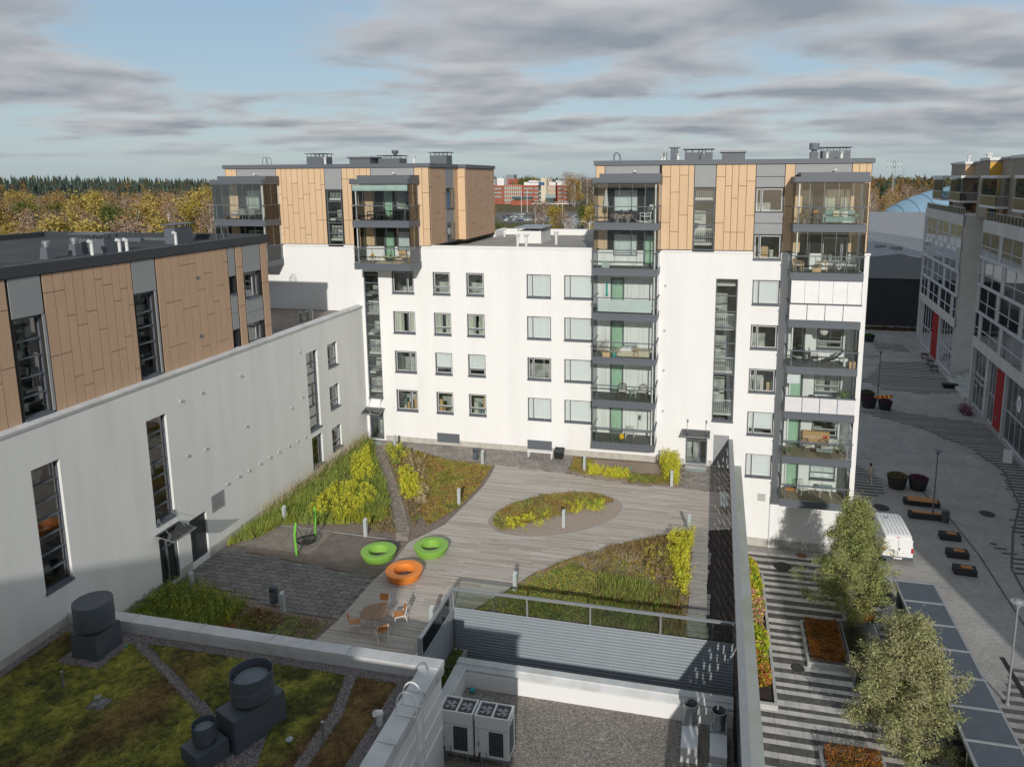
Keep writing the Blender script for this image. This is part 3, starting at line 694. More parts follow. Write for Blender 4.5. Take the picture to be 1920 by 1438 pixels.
MB().box(0, .012, -60, -21.75, -.05, 2.05 if False else .5).box(0, .012, -20.45, -19.62, -.05, .5).box(0, .012, -18.28, -.0, -.05, .5).build('plinth', 'plinth', Bd)
MB().box(0, .013, -60, -26.3, 1.5, 2.02).build('plinth', 'plinth', Bd)
for (a, b, c, e) in GW: window(fB, Bd, a, b, c, e, [(0, 1, .28, 1), (0, 1, 0, .28)], 'room', dep=.22)
window(fB, Bd, *W3, [(0, 1, i/7, (i+1)/7) for i in range(7)], 'beige', dep=.22, inner=False)
window(fB, Bd, *W4, [(0, 1, 0, 1)], 'dark', dep=.22, inner=False, gl='glass_green')
for Wn in (W2, W1): window(fB, Bd, *Wn, [(0, 1, i/7, (i+1)/7) for i in range(7)], 'dark', dep=.22, inner=False, fw=.05, name='stair_window')
entrance(Bd, fB, *BD1, split=.45, ch=2.95, cw=.2); dd = MB().box(-.16, -.12, BD2[0], BD2[1], BD2[2], BD2[3]).build('service_door', 'charcoal_dark', Bd); MB().box(-.1, -.07, BD2[0]+.15, BD2[0]+.18, 1.15, 1.5).build('handle', 'metal_lt', dd)
v = MB(); v.box(.0, .03, -17.9, -16.9, 2.3, 2.36).box(0, .03, -17.9, -16.9, 3.16, 3.22).box(0, .03, -17.9, -17.84, 2.36, 3.16).box(0, .03, -16.96, -16.9, 2.36, 3.16)
for i in range(14): v.box(.0, .035, -17.84, -16.96, 2.40+i*.055, 2.425+i*.055)
v.build('vent_grille', 'gray_panel', Bd)
dots = [(-19.46, 8.97), (-17.94, 8.94), (-19.36, 6.06), (-17.98, 5.91), (-14.56, 5.97), (-14.73, 8.98), (-10.06, 5.65), (-8.74, 5.95), (-8.78, 8.96), (-16.56, 3.36), (-15.54, 3.36), (-14.62, 3.34), (-13.56, 3.33), (-12.60, 3.36), (-11.66, 3.34), (-10.57, 3.31), (-9.60, 3.27), (-8.73, 3.25)]
for y, z in dots: MB().bar((0, y, z), (.07, y, z), .075, n=10).build('wall_vent', 'concrete', Bd)
# boarded storeys
ub = MB(); Xb = -.27
fU = lambda u, v, d: (Xb+d, u, v)
LW = [(-27.42, -26.22, 10.62, 14.58), (-21.40, -20.22, 10.6, 14.62), (-14.58, -14.16, 13.55, 14.54), (-13.30, -11.98, 13.10, 14.58), (-13.30, -11.95, 10.52, 11.62), (-14.70, -14.22, 10.5, 11.55)]
wall(ub, fU, -60, -11.07, 10.4, 16.25, LW, dep=.2)
ub.quad((Xb, -11.07, 9.9), (Xb, -11.07, 16.25), (-16, -11.07, 16.25), (-16, -11.07, 9.9)); ub.quad((-16, -60, 9.9), (-16, -11, 9.9), (-16, -11, 16.25), (-16, -60, 16.25))
ub.build('tower_wall', 'backing', Bd)
MB().box(-16.2, Xb+.10, -60, -10.95, 16.18, 16.28).box(Xb-.25, Xb+.10, -60, -10.95, 16.28, 16.62).box(-16.2, Xb-.25, -11.3, -10.95, 16.28, 16.62).box(-16.2, -15.9, -60, -11.3, 16.28, 16.62).build('roof_edge', 'charcoal_dark', Bd)
MB().quad((-15.9, -60, 16.30), (Xb-.25, -60, 16.30), (Xb-.25, -11.3, 16.30), (-15.9, -11.3, 16.30)).build('roof_felt', 'roofing', Bd)
for i, (a, b) in enumerate([(-36, -27.60), (-26.05, -21.50), (-19.98, -14.72), (-14.02, -13.42), (-11.72, -11.09)]):
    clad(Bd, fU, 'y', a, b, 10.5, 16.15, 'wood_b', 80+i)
def gpB(a, b, c, e, m='gray_panel'): piece('grey_panel', m, fU((a+b)/2, (c+e)/2, .02), (.03, b-a-.02, e-c-.02), Bd)
gpB(-27.5, -26.12, 14.6, 16.15); gpB(-21.46, -20.05, 14.64, 16.15); gpB(-14.66, -14.1, 14.56, 16.15); gpB(-13.36, -11.8, 14.6, 16.15)
gpB(-14.66, -14.1, 11.57, 12.5); gpB(-14.66, -14.1, 12.5, 13.53); gpB(-13.36, -11.8, 11.64, 12.3); gpB(-13.36, -11.8, 12.3, 13.08)
for j, h in enumerate(LW):
    if j < 2: window(fU, Bd, *h, [(0, 1, 0, .2), (0, 1, .2, .4), (0, 1, .4, .6), (0, 1, .6, .78), (0, 1, .78, 1)], 'dark', dep=.2, inner=False, fw=.07)
    elif j in (3, 4): window(fU, Bd, *h, [(0, .72, 0, 1), (.72, 1, 0, 1)], 'curtain', dep=.2)
    else: window(fU, Bd, *h, [(0, 1, 0, 1)], 'dark', dep=.2, inner=False)
for h in LW[:2]: piece('side_trim', 'gray_panel', fU(h[1]+.07, (h[2]+h[3])/2, .01), (.06, .12, h[3]-h[2]), Bd)
# light panels glimpsed behind the tall windows
for h, sd in ((LW[0], 1), (LW[1], 2), (W1, 3), (W2, 4)):
    rr = random.Random(sd); b = MB()
    for i in range(9):
        y = h[0]+rr.random()*(h[1]-h[0])*.8; z = h[2]+rr.random()*(h[3]-h[2]-.4); b.box(-1.2-rr.random(), -.9, y, y+.1+rr.random()*.5, z, z+.12+rr.random()*.4)
    b.build('furnishing', 'soffit', Bd)
for y, z in ((-17.21, 14.85), (-17.31, 11.81)): MB().bar((Xb, y, z), (Xb+.08, y, z), .09, n=12).build('wall_vent', 'charcoal', Bd)
housing(Bd, -4.95, -3.1, -19.9, -19.0, 16.3, .72); housing(Bd, -4.2, -3.5, -14.6, -13.2, 16.3, .85)
for x, y in ((-3.9, -22.3), (-4.1, -20.6)):
    o = MB().hull8([(x-.22, y-.22, 16.3), (x+.22, y-.22, 16.3), (x+.22, y+.22, 16.3), (x-.22, y+.22, 16.3), (x-.16, y-.16, 16.85), (x+.16, y-.16, 16.85), (x+.16, y+.16, 16.85), (x-.16, y+.16, 16.85)]).build('vent_housing', 'charcoal', Bd)
    MB().lathe([(.14, .55), (.14, .62), (.18, .64), (.18, .8), (.14, .82)], (x, y, 16.3), 16).build('duct', 'galv', o)
for x, y in ((-2.94, -20.8), (-2.23, -19.9), (-2.0, -19.7), (-2.9, -15.3)):
    b = MB(); b.bar((x, y, 16.3), (x, y, 16.95), .075, n=10).bar((x+.02, y, 16.93), (x-.06, y-.14, 17.02), .085, n=10); b.build('vent_pipe', 'white_metal', Bd)
MB().box(-3.2, -1.9, -27.4, -26.2, 16.3, 16.62).box(-3.0, -2.1, -27.2, -26.4, 16.62, 16.8).build('skylight', 'charcoal', Bd)
MB().box(-9, -6.8, -13.5, -13.2, 16.3, 16.5).box(-7.5, -5.2, -12.6, -12.3, 16.3, 16.45).build('roof_upstand', 'charcoal', Bd)
ladder_top(Bd, -3.2, -11.6, 16.6)
# lower gravel roof between the two buildings
MB().quad((-16, -11.05, 10.02), (-.3, -11.05, 10.02), (-.3, -.01, 10.02), (-16, -.01, 10.02)).build('gravel_roof', 'gravel', Bd)
for x, y in ((-2.35, -4.5), (-2.05, -4.1), (-1.95, -3.7)): b = MB(); b.bar((x, y, 10), (x, y, 10.62), .085, n=10).bar((x, y, 10.6), (x-.05, y-.14, 10.7), .095, n=10); b.build('vent_pipe', 'galv', Bd)
# ================================================================= ground, podium
def rect(mb, x0, x1, y0, y1, z): return mb.quad((x0, y0, z), (x1, y0, z), (x1, y1, z), (x0, y1, z))
g = MB(); rect(g, -3000, 3500, -300, 6000, -5.62); struct('ground', g, 'terrain')
pz = MB(); rect(pz, 26, 75, -60, 130, -5.58); struct('plaza_paving', pz, 'setts')
pod = MB()
pod.prism([(0, 0), (27.4, 0), (27.4, -20.06), (14.28, -20.06), (14.28, -26.2), (0, -26.2)], -5.5, -.03); struct('podium_ground', pod, 'soil')
# ================================================================= moss-roofed wing
M = thing('moss_roof_building', 'low wing in the foreground with a mossy green roof inside a wide pale coping', 'building', (8, -30, 0))
mw = MB(); mw.box(0.0, 16.22, -60, -26.4, -5, 1.62); mw.build('wall', 'white_frame', M)
cp = MB()
cp.extr([(2.02, 0), (2.10, -.02), (2.14, -.62), (2.0, -.64), (1.6, -.64), (1.6, -.05), (1.9, -.05), (1.9, 0)], lambda u, v, d: (u, -26.28+d, v), 0.02, 16.32)
cp.extr([(1.86, 0), (2.10, .0), (2.14, -.70), (2.0, -.72), (1.6, -.72), (1.6, -.05), (1.86, -.05)], lambda u, v, d: (16.32+d, u, v), -60, -26.93)
cp.build('coping', 'coping', M)
jb = MB()
for x in (3.0, 6.1, 9.3, 12.6, 15.2): jb.box(x-.008, x+.008, -26.9, -26.27, 2.02, 2.145)
for y in (-28.2, -30.6, -33): jb.box(15.6, 16.34, y-.008, y+.008, 2.02, 2.145)
jb.build('coping_joint', 'concrete', M)
tr = MB()
for z in (1.5, .9, .2, -.6): tr.box(16.22, 16.27, -60, -26.45, z, z+.05)
tr.build('wall_trim', 'white_frame', M)
gr = MB(); rect(gr, 0, 15.65, -60, -26.9, 1.66); gr.build('gravel_margin', 'gravel_dark', M)
# ================================================================= lower gravel roof with parapet
G = thing('gravel_roof_building', 'low flat gravel roof with white parapet beside the corrugated wall', 'building', (21, -26, -2))
gb = MB(); gb.box(15.10, 27.02, -60, -21.40, -5.5, -2.45); gb.build('wall', 'white_frame', G)
rect(MB(), 0, 0, 0, 0, 0)
gq = MB(); rect(gq, 15.5, 27.0, -60, -21.9, -2.4); gq.build('roof_gravel', 'gravel', G)
pp = MB()
pp.extr([(-1.52, 0), (-1.42, 0), (-1.40, -.40), (-1.46, -.42), (-1.56, -.58), (-1.70, -.58), (-1.70, -.54), (-2.45, -.54), (-2.45, -.03), (-1.52, -.03)], lambda u, v, d: (u, -21.34+d, v), 15.06, 27.02)
pp.extr([(-1.52, 0), (-1.42, 0), (-1.40, .40), (-1.46, .42), (-1.56, .50), (-1.70, .50), (-1.70, .46), (-2.45, .46), (-2.45, .03), (-1.52, .03)], lambda u, v, d: (15.06+d, u, v), -26.38, -21.9)
pp.build('parapet', 'coping', G)
pw = MB(); pw.box(15.56, 27.02, -21.96, -21.92, -2.4, -1.7); pw.box(15.52, 15.56, -26.3, -21.96, -2.4, -1.7); pw.build('parapet_lining', 'white_frame', G)
# ================================================================= corrugated retaining wall with glazed guard rail
K = thing('retaining_wall', 'grey corrugated steel wall topped by a glazed guard rail above the lower roof', 'retaining wall', (20.7, -20.1, 0))
cb = MB(); z = -5.5; prof = []
while z < .06:
    prof += [(z, 0), (z+.045, .022), (z+.085, .022), (z+.12, 0)]; z += .15
prof = [(v, d) for v, d in prof]
n = len(prof)
for (f, u0, u1) in ((lambda u, v, d: (u, -20.12-d, v), 14.40, 27.04), (lambda u, v, d: (14.34+d, u, v), -26.25, -20.12)):
    for (v0, d0), (v1, d1) in zip(prof, prof[1:]): cb.quad(f(u0, v0, d0), f(u1, v0, d0), f(u1, v1, d1), f(u0, v1, d1))
cb.build('corrugated_sheet', 'corr', K)
rb = MB().box(14.26, 27.05, -20.16, -20.02, 1.04, 1.12).box(14.26, 14.40, -23.9, -20.16, 1.04, 1.12).box(14.28, 27.05, -20.14, -20.04, .04, .10).box(14.28, 14.38, -23.9, -20.14, .04, .10)
rb.box(14.24, 14.42, -24.0, -23.9, -2.2, 1.13); rb.build('guard_rail', 'rail_grey', K)
xs = [14.36, 17.9, 20.8, 23.9, 27.0]
for x in xs: piece('rail_post', 'rail_grey', (x, -20.09, .57), (.07, .07, .94), K)
piece('rail_post', 'rail_grey', (14.33, -20.45, .57), (.05, .05, .94), K)
for a, b in zip(xs, xs[1:]): MB().box(a+.05, b-.05, -20.095, -20.085, .12, 1.02).build('rail_glass', 'glass_rail', K)
MB().box(14.325, 14.335, -23.85, -20.5, .12, 1.02).build('rail_glass', 'glass_rail', K)
for i in range(7): piece('anchor_bolt', 'metal_lt', (16.5+i*1.6, -20.25, -2.25), (.05, .2, .05), K)
# ================================================================= perforated steel fence and the stone ledge behind it
Fn = thing('perforated_fence', 'tall dark steel fence with slanting slots along the right edge of the courtyard', 'fence', (27.15, -15, 0))
MB().box(27.0, 27.28, -47, -.02, 2.0, 2.08).box(27.0, 27.04, -47, -.02, 1.92, 2.0).build('top_rail', 'rail_grey', Fn)
# each sheet: a grid of strips around staggered slots
for sidx, (y1, zb) in enumerate([( -.05-2.4*i, 0.03 if -.05-2.4*i > -19.5 else -2.35) for i in range(18)]):
    y0 = y1-2.38; sh = MB(); holes = []
    pit = 1.19
    for j in range(2):
        yc = y1-.35-j*pit
        for r, (zc, hh) in enumerate(((.30, .34), (.80, .40), (1.30, .34), (1.70, .20))):
            yy = yc-(.22 if r % 2 else 0)-.05*r
            holes.append((yy-.30, yy, zc-hh/2, zc+hh/2))
    f = lambda u, v, d: (27.14-d, u, v)
    # strips between holes, column by column, so the slots stay open
    us = sorted({y0, y1, *[h[0] for h in holes], *[h[1] for h in holes]})
    for a, b in zip(us, us[1:]):
        hs = sorted([(h[2], h[3]) for h in holes if h[0] < (a+b)/2 < h[1]]); z = zb
        for (c, e) in hs: sh.box(27.135, 27.143, a, b, z, c); z = e
        sh.box(27.135, 27.143, a, b, z, 1.93)
    sh.build('fence_sheet', 'fence', Fn); piece('fence_post', 'fence', (27.20, y1, (zb+1.95)/2), (.07, .07, 1.95-zb), Fn)
Lw = thing('terrace_wall', 'pale stone-capped terrace wall between the courtyard fence and the lower street', 'wall', (27.6, -20, -2.7))
MB().box(27.42, 27.86, -60, -.02, -5.6, .12).build('wall', 'concrete', Lw)
y = -.05
for i, L_ in enumerate((4.2, 3.7, 3.0, 2.6, 3.1, 3.0, 3.0, 3.0, 3.0, 3.0, 3.0)):
    piece('cap_stone', 'ledge', (27.62, y-L_/2, .17), (.56, L_-.03, .1), Lw); y -= L_
# ================================================================= courtyard surfaces
def inpoly(x, y, P):
    c = False; n = len(P); j = n-1
    for i in range(n):
        xi, yi = P[i]; xj, yj = P[j]
        if (yi > y) != (yj > y) and x < (xj-xi)*(y-yi)/(yj-yi)+xi: c = not c
        j = i
    return c
def spans(P, y):
    xs = []; n = len(P)
    for i in range(n):
        (x0, y0), (x1, y1) = P[i], P[(i+1) % n]
        if (y0 > y) != (y1 > y): xs.append(x0+(x1-x0)*(y-y0)/(y1-y0))
    xs.sort(); return list(zip(xs[::2], xs[1::2]))
DECK = [(11.22, -3.05), (14, -3.2), (16.54, -3.45), (18.15, -3.85), (21.39, -4.26), (23.96, -4.2), (27.1, -4.3), (27.1, -9.2), (25.29, -9.78), (23.25, -10.74), (20.78, -12.46), (18.53, -14.57), (17.21, -16.21), (16.3, -18.0), (15.2, -20.0), (14.36, -20.0), (14.36, -25.9), (8.9, -25.9), (9.5, -22.1), (9.55, -18.5), (9.8, -16.5), (9.75, -14.6), (10.35, -13.4), (10.92, -12.2), (11.20, -9.69), (11.47, -6.83), (11.4, -4.8)]
EC = (16.93, -9.35); EA, EB, ET = 4.25, 2.65, math.radians(36)
ELL = []
for i in range(48):
    t = 2*math.pi*i/48; a, b = EA*math.cos(t), EB*math.sin(t); ELL.append((EC[0]+a*math.cos(ET)-b*math.sin(ET), EC[1]+a*math.sin(ET)+b*math.cos(ET)))
rr = random.Random(5); db = MB(); y = -3.0
while y > -25.9:
    for a, b in spans(DECK, y):
        segs = [(a, b)]
        for c, e in spans(ELL, y): segs = [q for (p, r_) in segs for q in ((p, min(r_, c)), (max(p, e), r_)) if q[1]-q[0] > .05]
        for p, q in segs:
            x = p
            while x < q-.02:
                L_ = min(q-x, rr.uniform(2.2, 4.4)); 
                if q-x-L_ < .5: L_ = q-x
                zz = .028+rr.uniform(-.002, .002); db.box(x, x+L_-.006, y-.062, y+.062, -.01, zz, rr.choice((0, 0, 0, 1, 2))); x += L_
    y -= .138
mat('deck2', (.43, .385, .335), .85, col2=(.33, .28, .235), nscale=1.3, bump=.3, bscale=20, stretch=(.5, 9, 1)); mat('deck3', (.55, .51, .46), .85, col2=(.43, .385, .34), nscale=1.1, bump=.3, bscale=20, stretch=(.5, 9, 1))
dk = db.build('wooden_deck', ['deck', 'deck2', 'deck3']); tag(dk, kind='structure')
# steel edging strips of the beds
eb = MB()
def edge(P, close=False, h=.07):
    pts = P+([P[0]] if close else [])
    for (x0, y0), (x1, y1) in zip(pts, pts[1:]): eb.bar((x0, y0, .02), (x1, y1, .02), .03, n=4)
edge(ELL, True); edge(DECK[7:15]); edge(DECK[20:27]+[DECK[0]]); edge([(.83, -14.24), (9.1, -14.5)]); struct('bed_edging', eb, 'steel_edge')
# beds (soil)
L1 = [(.05, -17.0), (.05, -.4), (.97, -.87), (2.2, -3.2), (3.65, -5.36), (5.4, -7.9), (6.88, -10.62), (8.3, -13.0), (8.9, -14.3), (.9, -14.2)]
L2 = [(1.9, -1.05), (4.51, -1.4), (7.29, -2.6), (11.1, -3.05), (11.35, -5), (11.4, -6.9), (11.1, -9.7), (10.8, -12.2), (10.2, -13.4), (9.6, -13.9), (8.9, -12.7), (7.82, -10.9), (5.33, -6.85), (3.3, -3.6)]
EB_ = [(16.25, -.5), (23.75, -.3), (23.9, -4.1), (21.39, -4.15), (18.15, -3.75), (16.6, -3.3)]
FE = [(25.2, -9.85), (23.25, -10.8), (20.8, -12.55), (18.6, -14.65), (17.3, -16.3), (16.4, -18), (15.3, -20.0), (25.0, -20.0), (24.95, -14), (25.0, -10.2)]
SW = [(.05, -21.5), (.56, -20.7), (6.22, -21.8), (9.3, -22.2), (9.0, -26.1), (.05, -26.1)]
soil = MB()
for P in (L1, L2, SW): soil.prism(P, -.03, .0, sides=False)
struct('bed_soil', soil, 'soil')
s2 = MB()
for P in (EB_, ELL, FE): s2.prism(P, -.03, .004, sides=False)
struct('bed_sand', s2, 'sand')
sd = MB(); rect(sd, 25.8, 27.1, -20, -9.3, .006); struct('gravel_strip', sd, 'soil_dark')
# path of flat stones through the planting
pa = MB(); pa.prism([(.97, -.87), (1.9, -1.05), (3.3, -3.6), (5.33, -6.85), (7.82, -10.9), (9.2, -13.3), (9.6, -14.5), (8.9, -14.4), (6.88, -10.62), (3.65, -5.36), (2.2, -3.2)], -.03, .006, sides=False); struct('garden_path', pa, 'sand')
PG = thing('stepping_stones', 'row of rough flat stepping stones down the narrow planted path', 'stepping stones', (5, -7, 0))
rr = random.Random(9)
for i in range(34):
    t = i/33; x = 1.5+(9.15-1.5)*t; y = -1.3-(13.9-1.3)*t
    piece('stone', 'slab_play', (x+rr.uniform(-.06, .06), y, .02), (rr.uniform(.55, .8), rr.uniform(.22, .34), .05), PG, rz=rr.uniform(-.12, .05))
# play area slabs and rubber surface
pl_ = MB(); pl_.prism([(.05, -14.2), (9.1, -14.45), (9.72, -16.3), (9.5, -18.3), (.05, -17.2)], -.03, .008, sides=False); struct('play_surface', pl_, 'rubber')
ps = MB()
PS = thing('play_slabs', 'large weathered concrete slabs beside the basket swing', 'paving slabs', (2.5, -15.8, 0))
for i in range(4):
    for j in range(3):
        x = .75+i*1.15+.0; y = -14.75-j*.85
        if x < 5.5: piece('slab', 'slab_play', (x+.3, y, .016), (1.12, .82, .03), PS)
# small concrete pavers: one object each for the nearest ones
def pavers(name, label, P, w, h, m, z, loc, lim=300, rot=False, seed=3):
    T = thing(name, label, 'paving', loc); rr = random.Random(seed); cells = []
    ys = [p[1] for p in P]; xs_ = [p[0] for p in P]; y = max(ys)-h/2; r = 0
    while y > min(ys):
        x = min(xs_)+((r % 2)*w/2)
        while x < max(xs_)+w:
            if inpoly(x, y, P): cells.append((x, y))
            x += w
        y -= h; r += 1
    cells.sort(key=lambda c: (c[0]-25.7)**2+(c[1]+49.5)**2)
    for x, y in cells[:lim]: piece('paver', m, (x, y, z-.03+rr.uniform(-.003, .003)), (w-.03, h-.03, .06), T)
    if len(cells) > lim:
        b = MB()
        for x, y in cells[lim:]: zz = z+rr.uniform(-.003, .003); b.box(x-w/2+.015, x+w/2-.015, y-h/2+.015, y+h/2-.015, z-.05, zz)
        tag(b.build('far_pavers', m, T), kind='stuff')
    return T
# running bond turned along the yard as in the photograph
pavers('patio_paving', 'staggered grey concrete pavers in front of the glass entrance door', [(.03, -17.25), (9.45, -18.35), (9.45, -22.1), (6.2, -21.7), (.6, -20.65), (.03, -21.4)], .62, .31, 'paver_dark', .02, (4.5, -19.8, 0))
pavers('walkway_paving', 'grey paver walkway along the foot of the white facade', [(1.0, -.05), (16.3, -.05), (16.5, -3.4), (14, -3.15), (11.2, -3.0), (7.3, -2.55), (4.5, -1.35), (1.9, -1.0), (1.0, -.85)], .50, .50, 'paver', .02, (9, -1.5, 0), 300)
pavers('entrance_paving', 'square grey pavers before the grey door by the fence', [(23.85, -.05), (27.1, -.05), (27.1, -4.25), (25.8, -4.2), (23.95, -4.15)], .62, .42, 'paver', .02, (25.5, -2, 0))
SL = thing('stepping_slabs', 'ladder of long concrete slabs between the grass bed and the dark gravel strip', 'stepping slabs', (25.4, -15, 0))
rr = random.Random(4)
for i in range(24):
    y = -9.75-i*.45; 
    if y < -19.9: break
    piece('slab', 'slab', (25.42+rr.uniform(-.12, .12), y, .03), (.98, .37, .07), SL)
# door mats
for (x, y, w, h, m, lb) in ((24.85, -.95, 1.4, .42, 'mat_blue', 'pale ribbed door mat at the facade entrance beside the fence'), (.85, -.75, 1.2, .35, 'mat_blue', 'pale ribbed door mat at the corner entrance'), (.55, -21.0, .95, 1.3, 'mat_grey', 'dark grey door mat at the left building entrance')):
    tag(MB().box(-w/2, w/2, -h/2, h/2, 0, .02).build('door_mat', m, loc=(x, y, .026)), lb, 'mat')
# ================================================================= striped street paving by the terrace wall
SP = thing('striped_paving', 'black and white striped paving slabs at the foot of the terrace wall', 'paving', (31.5, -12, -5.58))
rr = random.Random(12); y = -.9; n = 0; k = 0; cells = []
while y > -32:
    light = k % 2 == 0; hgt = rr.choice((.30, .36, .42)) if light else rr.choice((.26, .36, .48))
    x = 27.9
    xe = 35.4 - max(0, (y+6)*.35) if y > -6 else 35.9
    while x < xe:
        w = .62 if light else .62
        cells.append((x+w/2, y-hgt/2, w, hgt, light)); x += w
    y -= hgt; k += 1
cells.sort(key=lambda c: (c[0]-25.7)**2+(c[1]+49.5)**2)
near = [c for c in cells if c[1] > -27]; 
far = near[300:]; 
for (x, y, w, h, l) in near[:300]: piece('paving_slab', 'stripe_light' if l else 'stripe_dark', (x, y, -5.575+rr.uniform(-.002, .002)), (w-.012, h-.008, .05), SP)
b = MB(); 
for (x, y, w, h, l) in far: b.box(x-w/2+.006, x+w/2-.006, y-h/2+.004, y+h/2-.004, -5.60, -5.551+rr.uniform(-.002, .002), 0 if l else 1)
tag(b.build('farther_slabs', ['stripe_light', 'stripe_dark'], SP), kind='stuff')
# ================================================================= planting helpers (numpy)
NR = np.random.default_rng(3)
def trimesh(name, V, F, C, m, parent=None, loc=None, w=False):
    """V (n,3) vertices, F (k,3) triangles, C (n,3) vertex colours"""
    me = bpy.data.meshes.new(name); n = len(V); k = len(F)
    off = np.array(ORG.get(parent.name, (0, 0, 0)) if (parent and w) else (0, 0, 0))
    me.vertices.add(n); me.vertices.foreach_set('co', (V-off).astype(np.float32).ravel())
    me.loops.add(3*k); me.loops.foreach_set('vertex_index', F.astype(np.int32).ravel())
    me.polygons.add(k); me.polygons.foreach_set('loop_start', np.arange(0, 3*k, 3, dtype=np.int32))
    ca = me.color_attributes.new('Col', 'FLOAT_COLOR', 'POINT'); cc = np.ones((n, 4), np.float32); cc[:, :3] = np.clip(C, 0, 1); ca.data.foreach_set('color', cc.ravel())
    me.materials.append(MATS[m]); me.update(calc_edges=True); me.validate()
    o = bpy.data.objects.new(name, me); COL.objects.link(o)
    if parent: o.parent = parent
    if loc: o.location = loc
    return o
def unit(a): return a/np.maximum(np.linalg.norm(a, axis=1, keepdims=True), 1e-9)
def leaves(P, size, asp=.5, up=.4, droop=0.0):
    """one pointed leaf triangle per point"""
    n = len(P); d = NR.normal(size=(n, 3)); d[:, 2] = d[:, 2]*.6+up-droop; d = unit(d); s = unit(np.cross(d, NR.normal(size=(n, 3))))
    L_ = (size*NR.uniform(.6, 1.3, n))[:, None]
    V = np.stack([P-s*L_*asp*.5, P+s*L_*asp*.5, P+d*L_], 1).reshape(-1, 3); return V, np.arange(3*n).reshape(-1, 3)
def blades(P, h, w, lean=.25, wind=(0, 0)):
    n = len(P); d = np.stack([NR.normal(0, lean, n)+wind[0], NR.normal(0, lean, n)+wind[1], np.ones(n)], 1); d = unit(d); a = NR.uniform(0, math.pi, n)
    s = np.stack([np.cos(a), np.sin(a), np.zeros(n)], 1)*(w*.5); H = (h*NR.uniform(.5, 1.15, n))[:, None]
    V = np.stack([P-s, P+s, P+d*H], 1).reshape(-1, 3); return V, np.arange(3*n).reshape(-1, 3)
def inpoly_np(x, y, P):
    c = np.zeros(len(x), bool); n = len(P); j = n-1
    for i in range(n):
        xi, yi = P[i]; xj, yj = P[j]
        m = ((yi > y) != (yj > y)) & (x < (xj-xi)*(y-yi)/((yj-yi) or 1e-9)+xi); c ^= m; j = i
    return c
def scatter(P, n):
    xs = [p[0] for p in P]; ys = [p[1] for p in P]; out = np.zeros((0, 2))
    while len(out) < n:
        q = np.stack([NR.uniform(min(xs), max(xs), 2*n), NR.uniform(min(ys), max(ys), 2*n)], 1); out = np.vstack([out, q[inpoly_np(q[:, 0], q[:, 1], P)]])
    return out[:n]
_tab = NR.uniform(0, 1, (256, 256))
def vnoise(x, y, s, o=0):
    x = x*s+17.3*o; y = y*s+5.1*o; xi = np.floor(x).astype(int); yi = np.floor(y).astype(int); fx = x-xi; fy = y-yi; fx = fx*fx*(3-2*fx); fy = fy*fy*(3-2*fy)
    T = lambda a, b: _tab[a % 256, b % 256]
    return (T(xi, yi)*(1-fx)+T(xi+1, yi)*fx)*(1-fy)+(T(xi, yi+1)*(1-fx)+T(xi+1, yi+1)*fx)*fy
def fbm(x, y, s, o=0, k=4): return sum(vnoise(x, y, s*2**i, o+i)*.5**i for i in range(k))/sum(.5**i for i in range(k))
def pal(cols, t):
    c = np.array(cols); t = np.clip(t, 0, .9999)*(len(c)-1); i = t.astype(int); f = (t-i)[:, None]; return c[i]*(1-f)+c[np.minimum(i+1, len(c)-1)]*f
def rep3(C): return np.repeat(C, 3, axis=0)
YEL = [(0.26, 0.286, 0.033), (0.468, 0.442, 0.046), (0.65, 0.598, 0.058), (0.429, 0.481, 0.058)]
GRN = [(0.13, 0.195, 0.039), (0.221, 0.299, 0.065), (0.351, 0.39, 0.091), (0.182, 0.247, 0.065)]
BRN = [(0.143, 0.091, 0.046), (0.26, 0.156, 0.072), (0.39, 0.286, 0.156), (0.208, 0.182, 0.065)]
SED = [(0.156, 0.156, 0.033), (0.247, 0.247, 0.046), (0.351, 0.305, 0.065), (0.338, 0.169, 0.065), (0.195, 0.221, 0.039)]
TAN = [(0.39, 0.312, 0.195), (0.546, 0.442, 0.286), (0.455, 0.39, 0.234)]
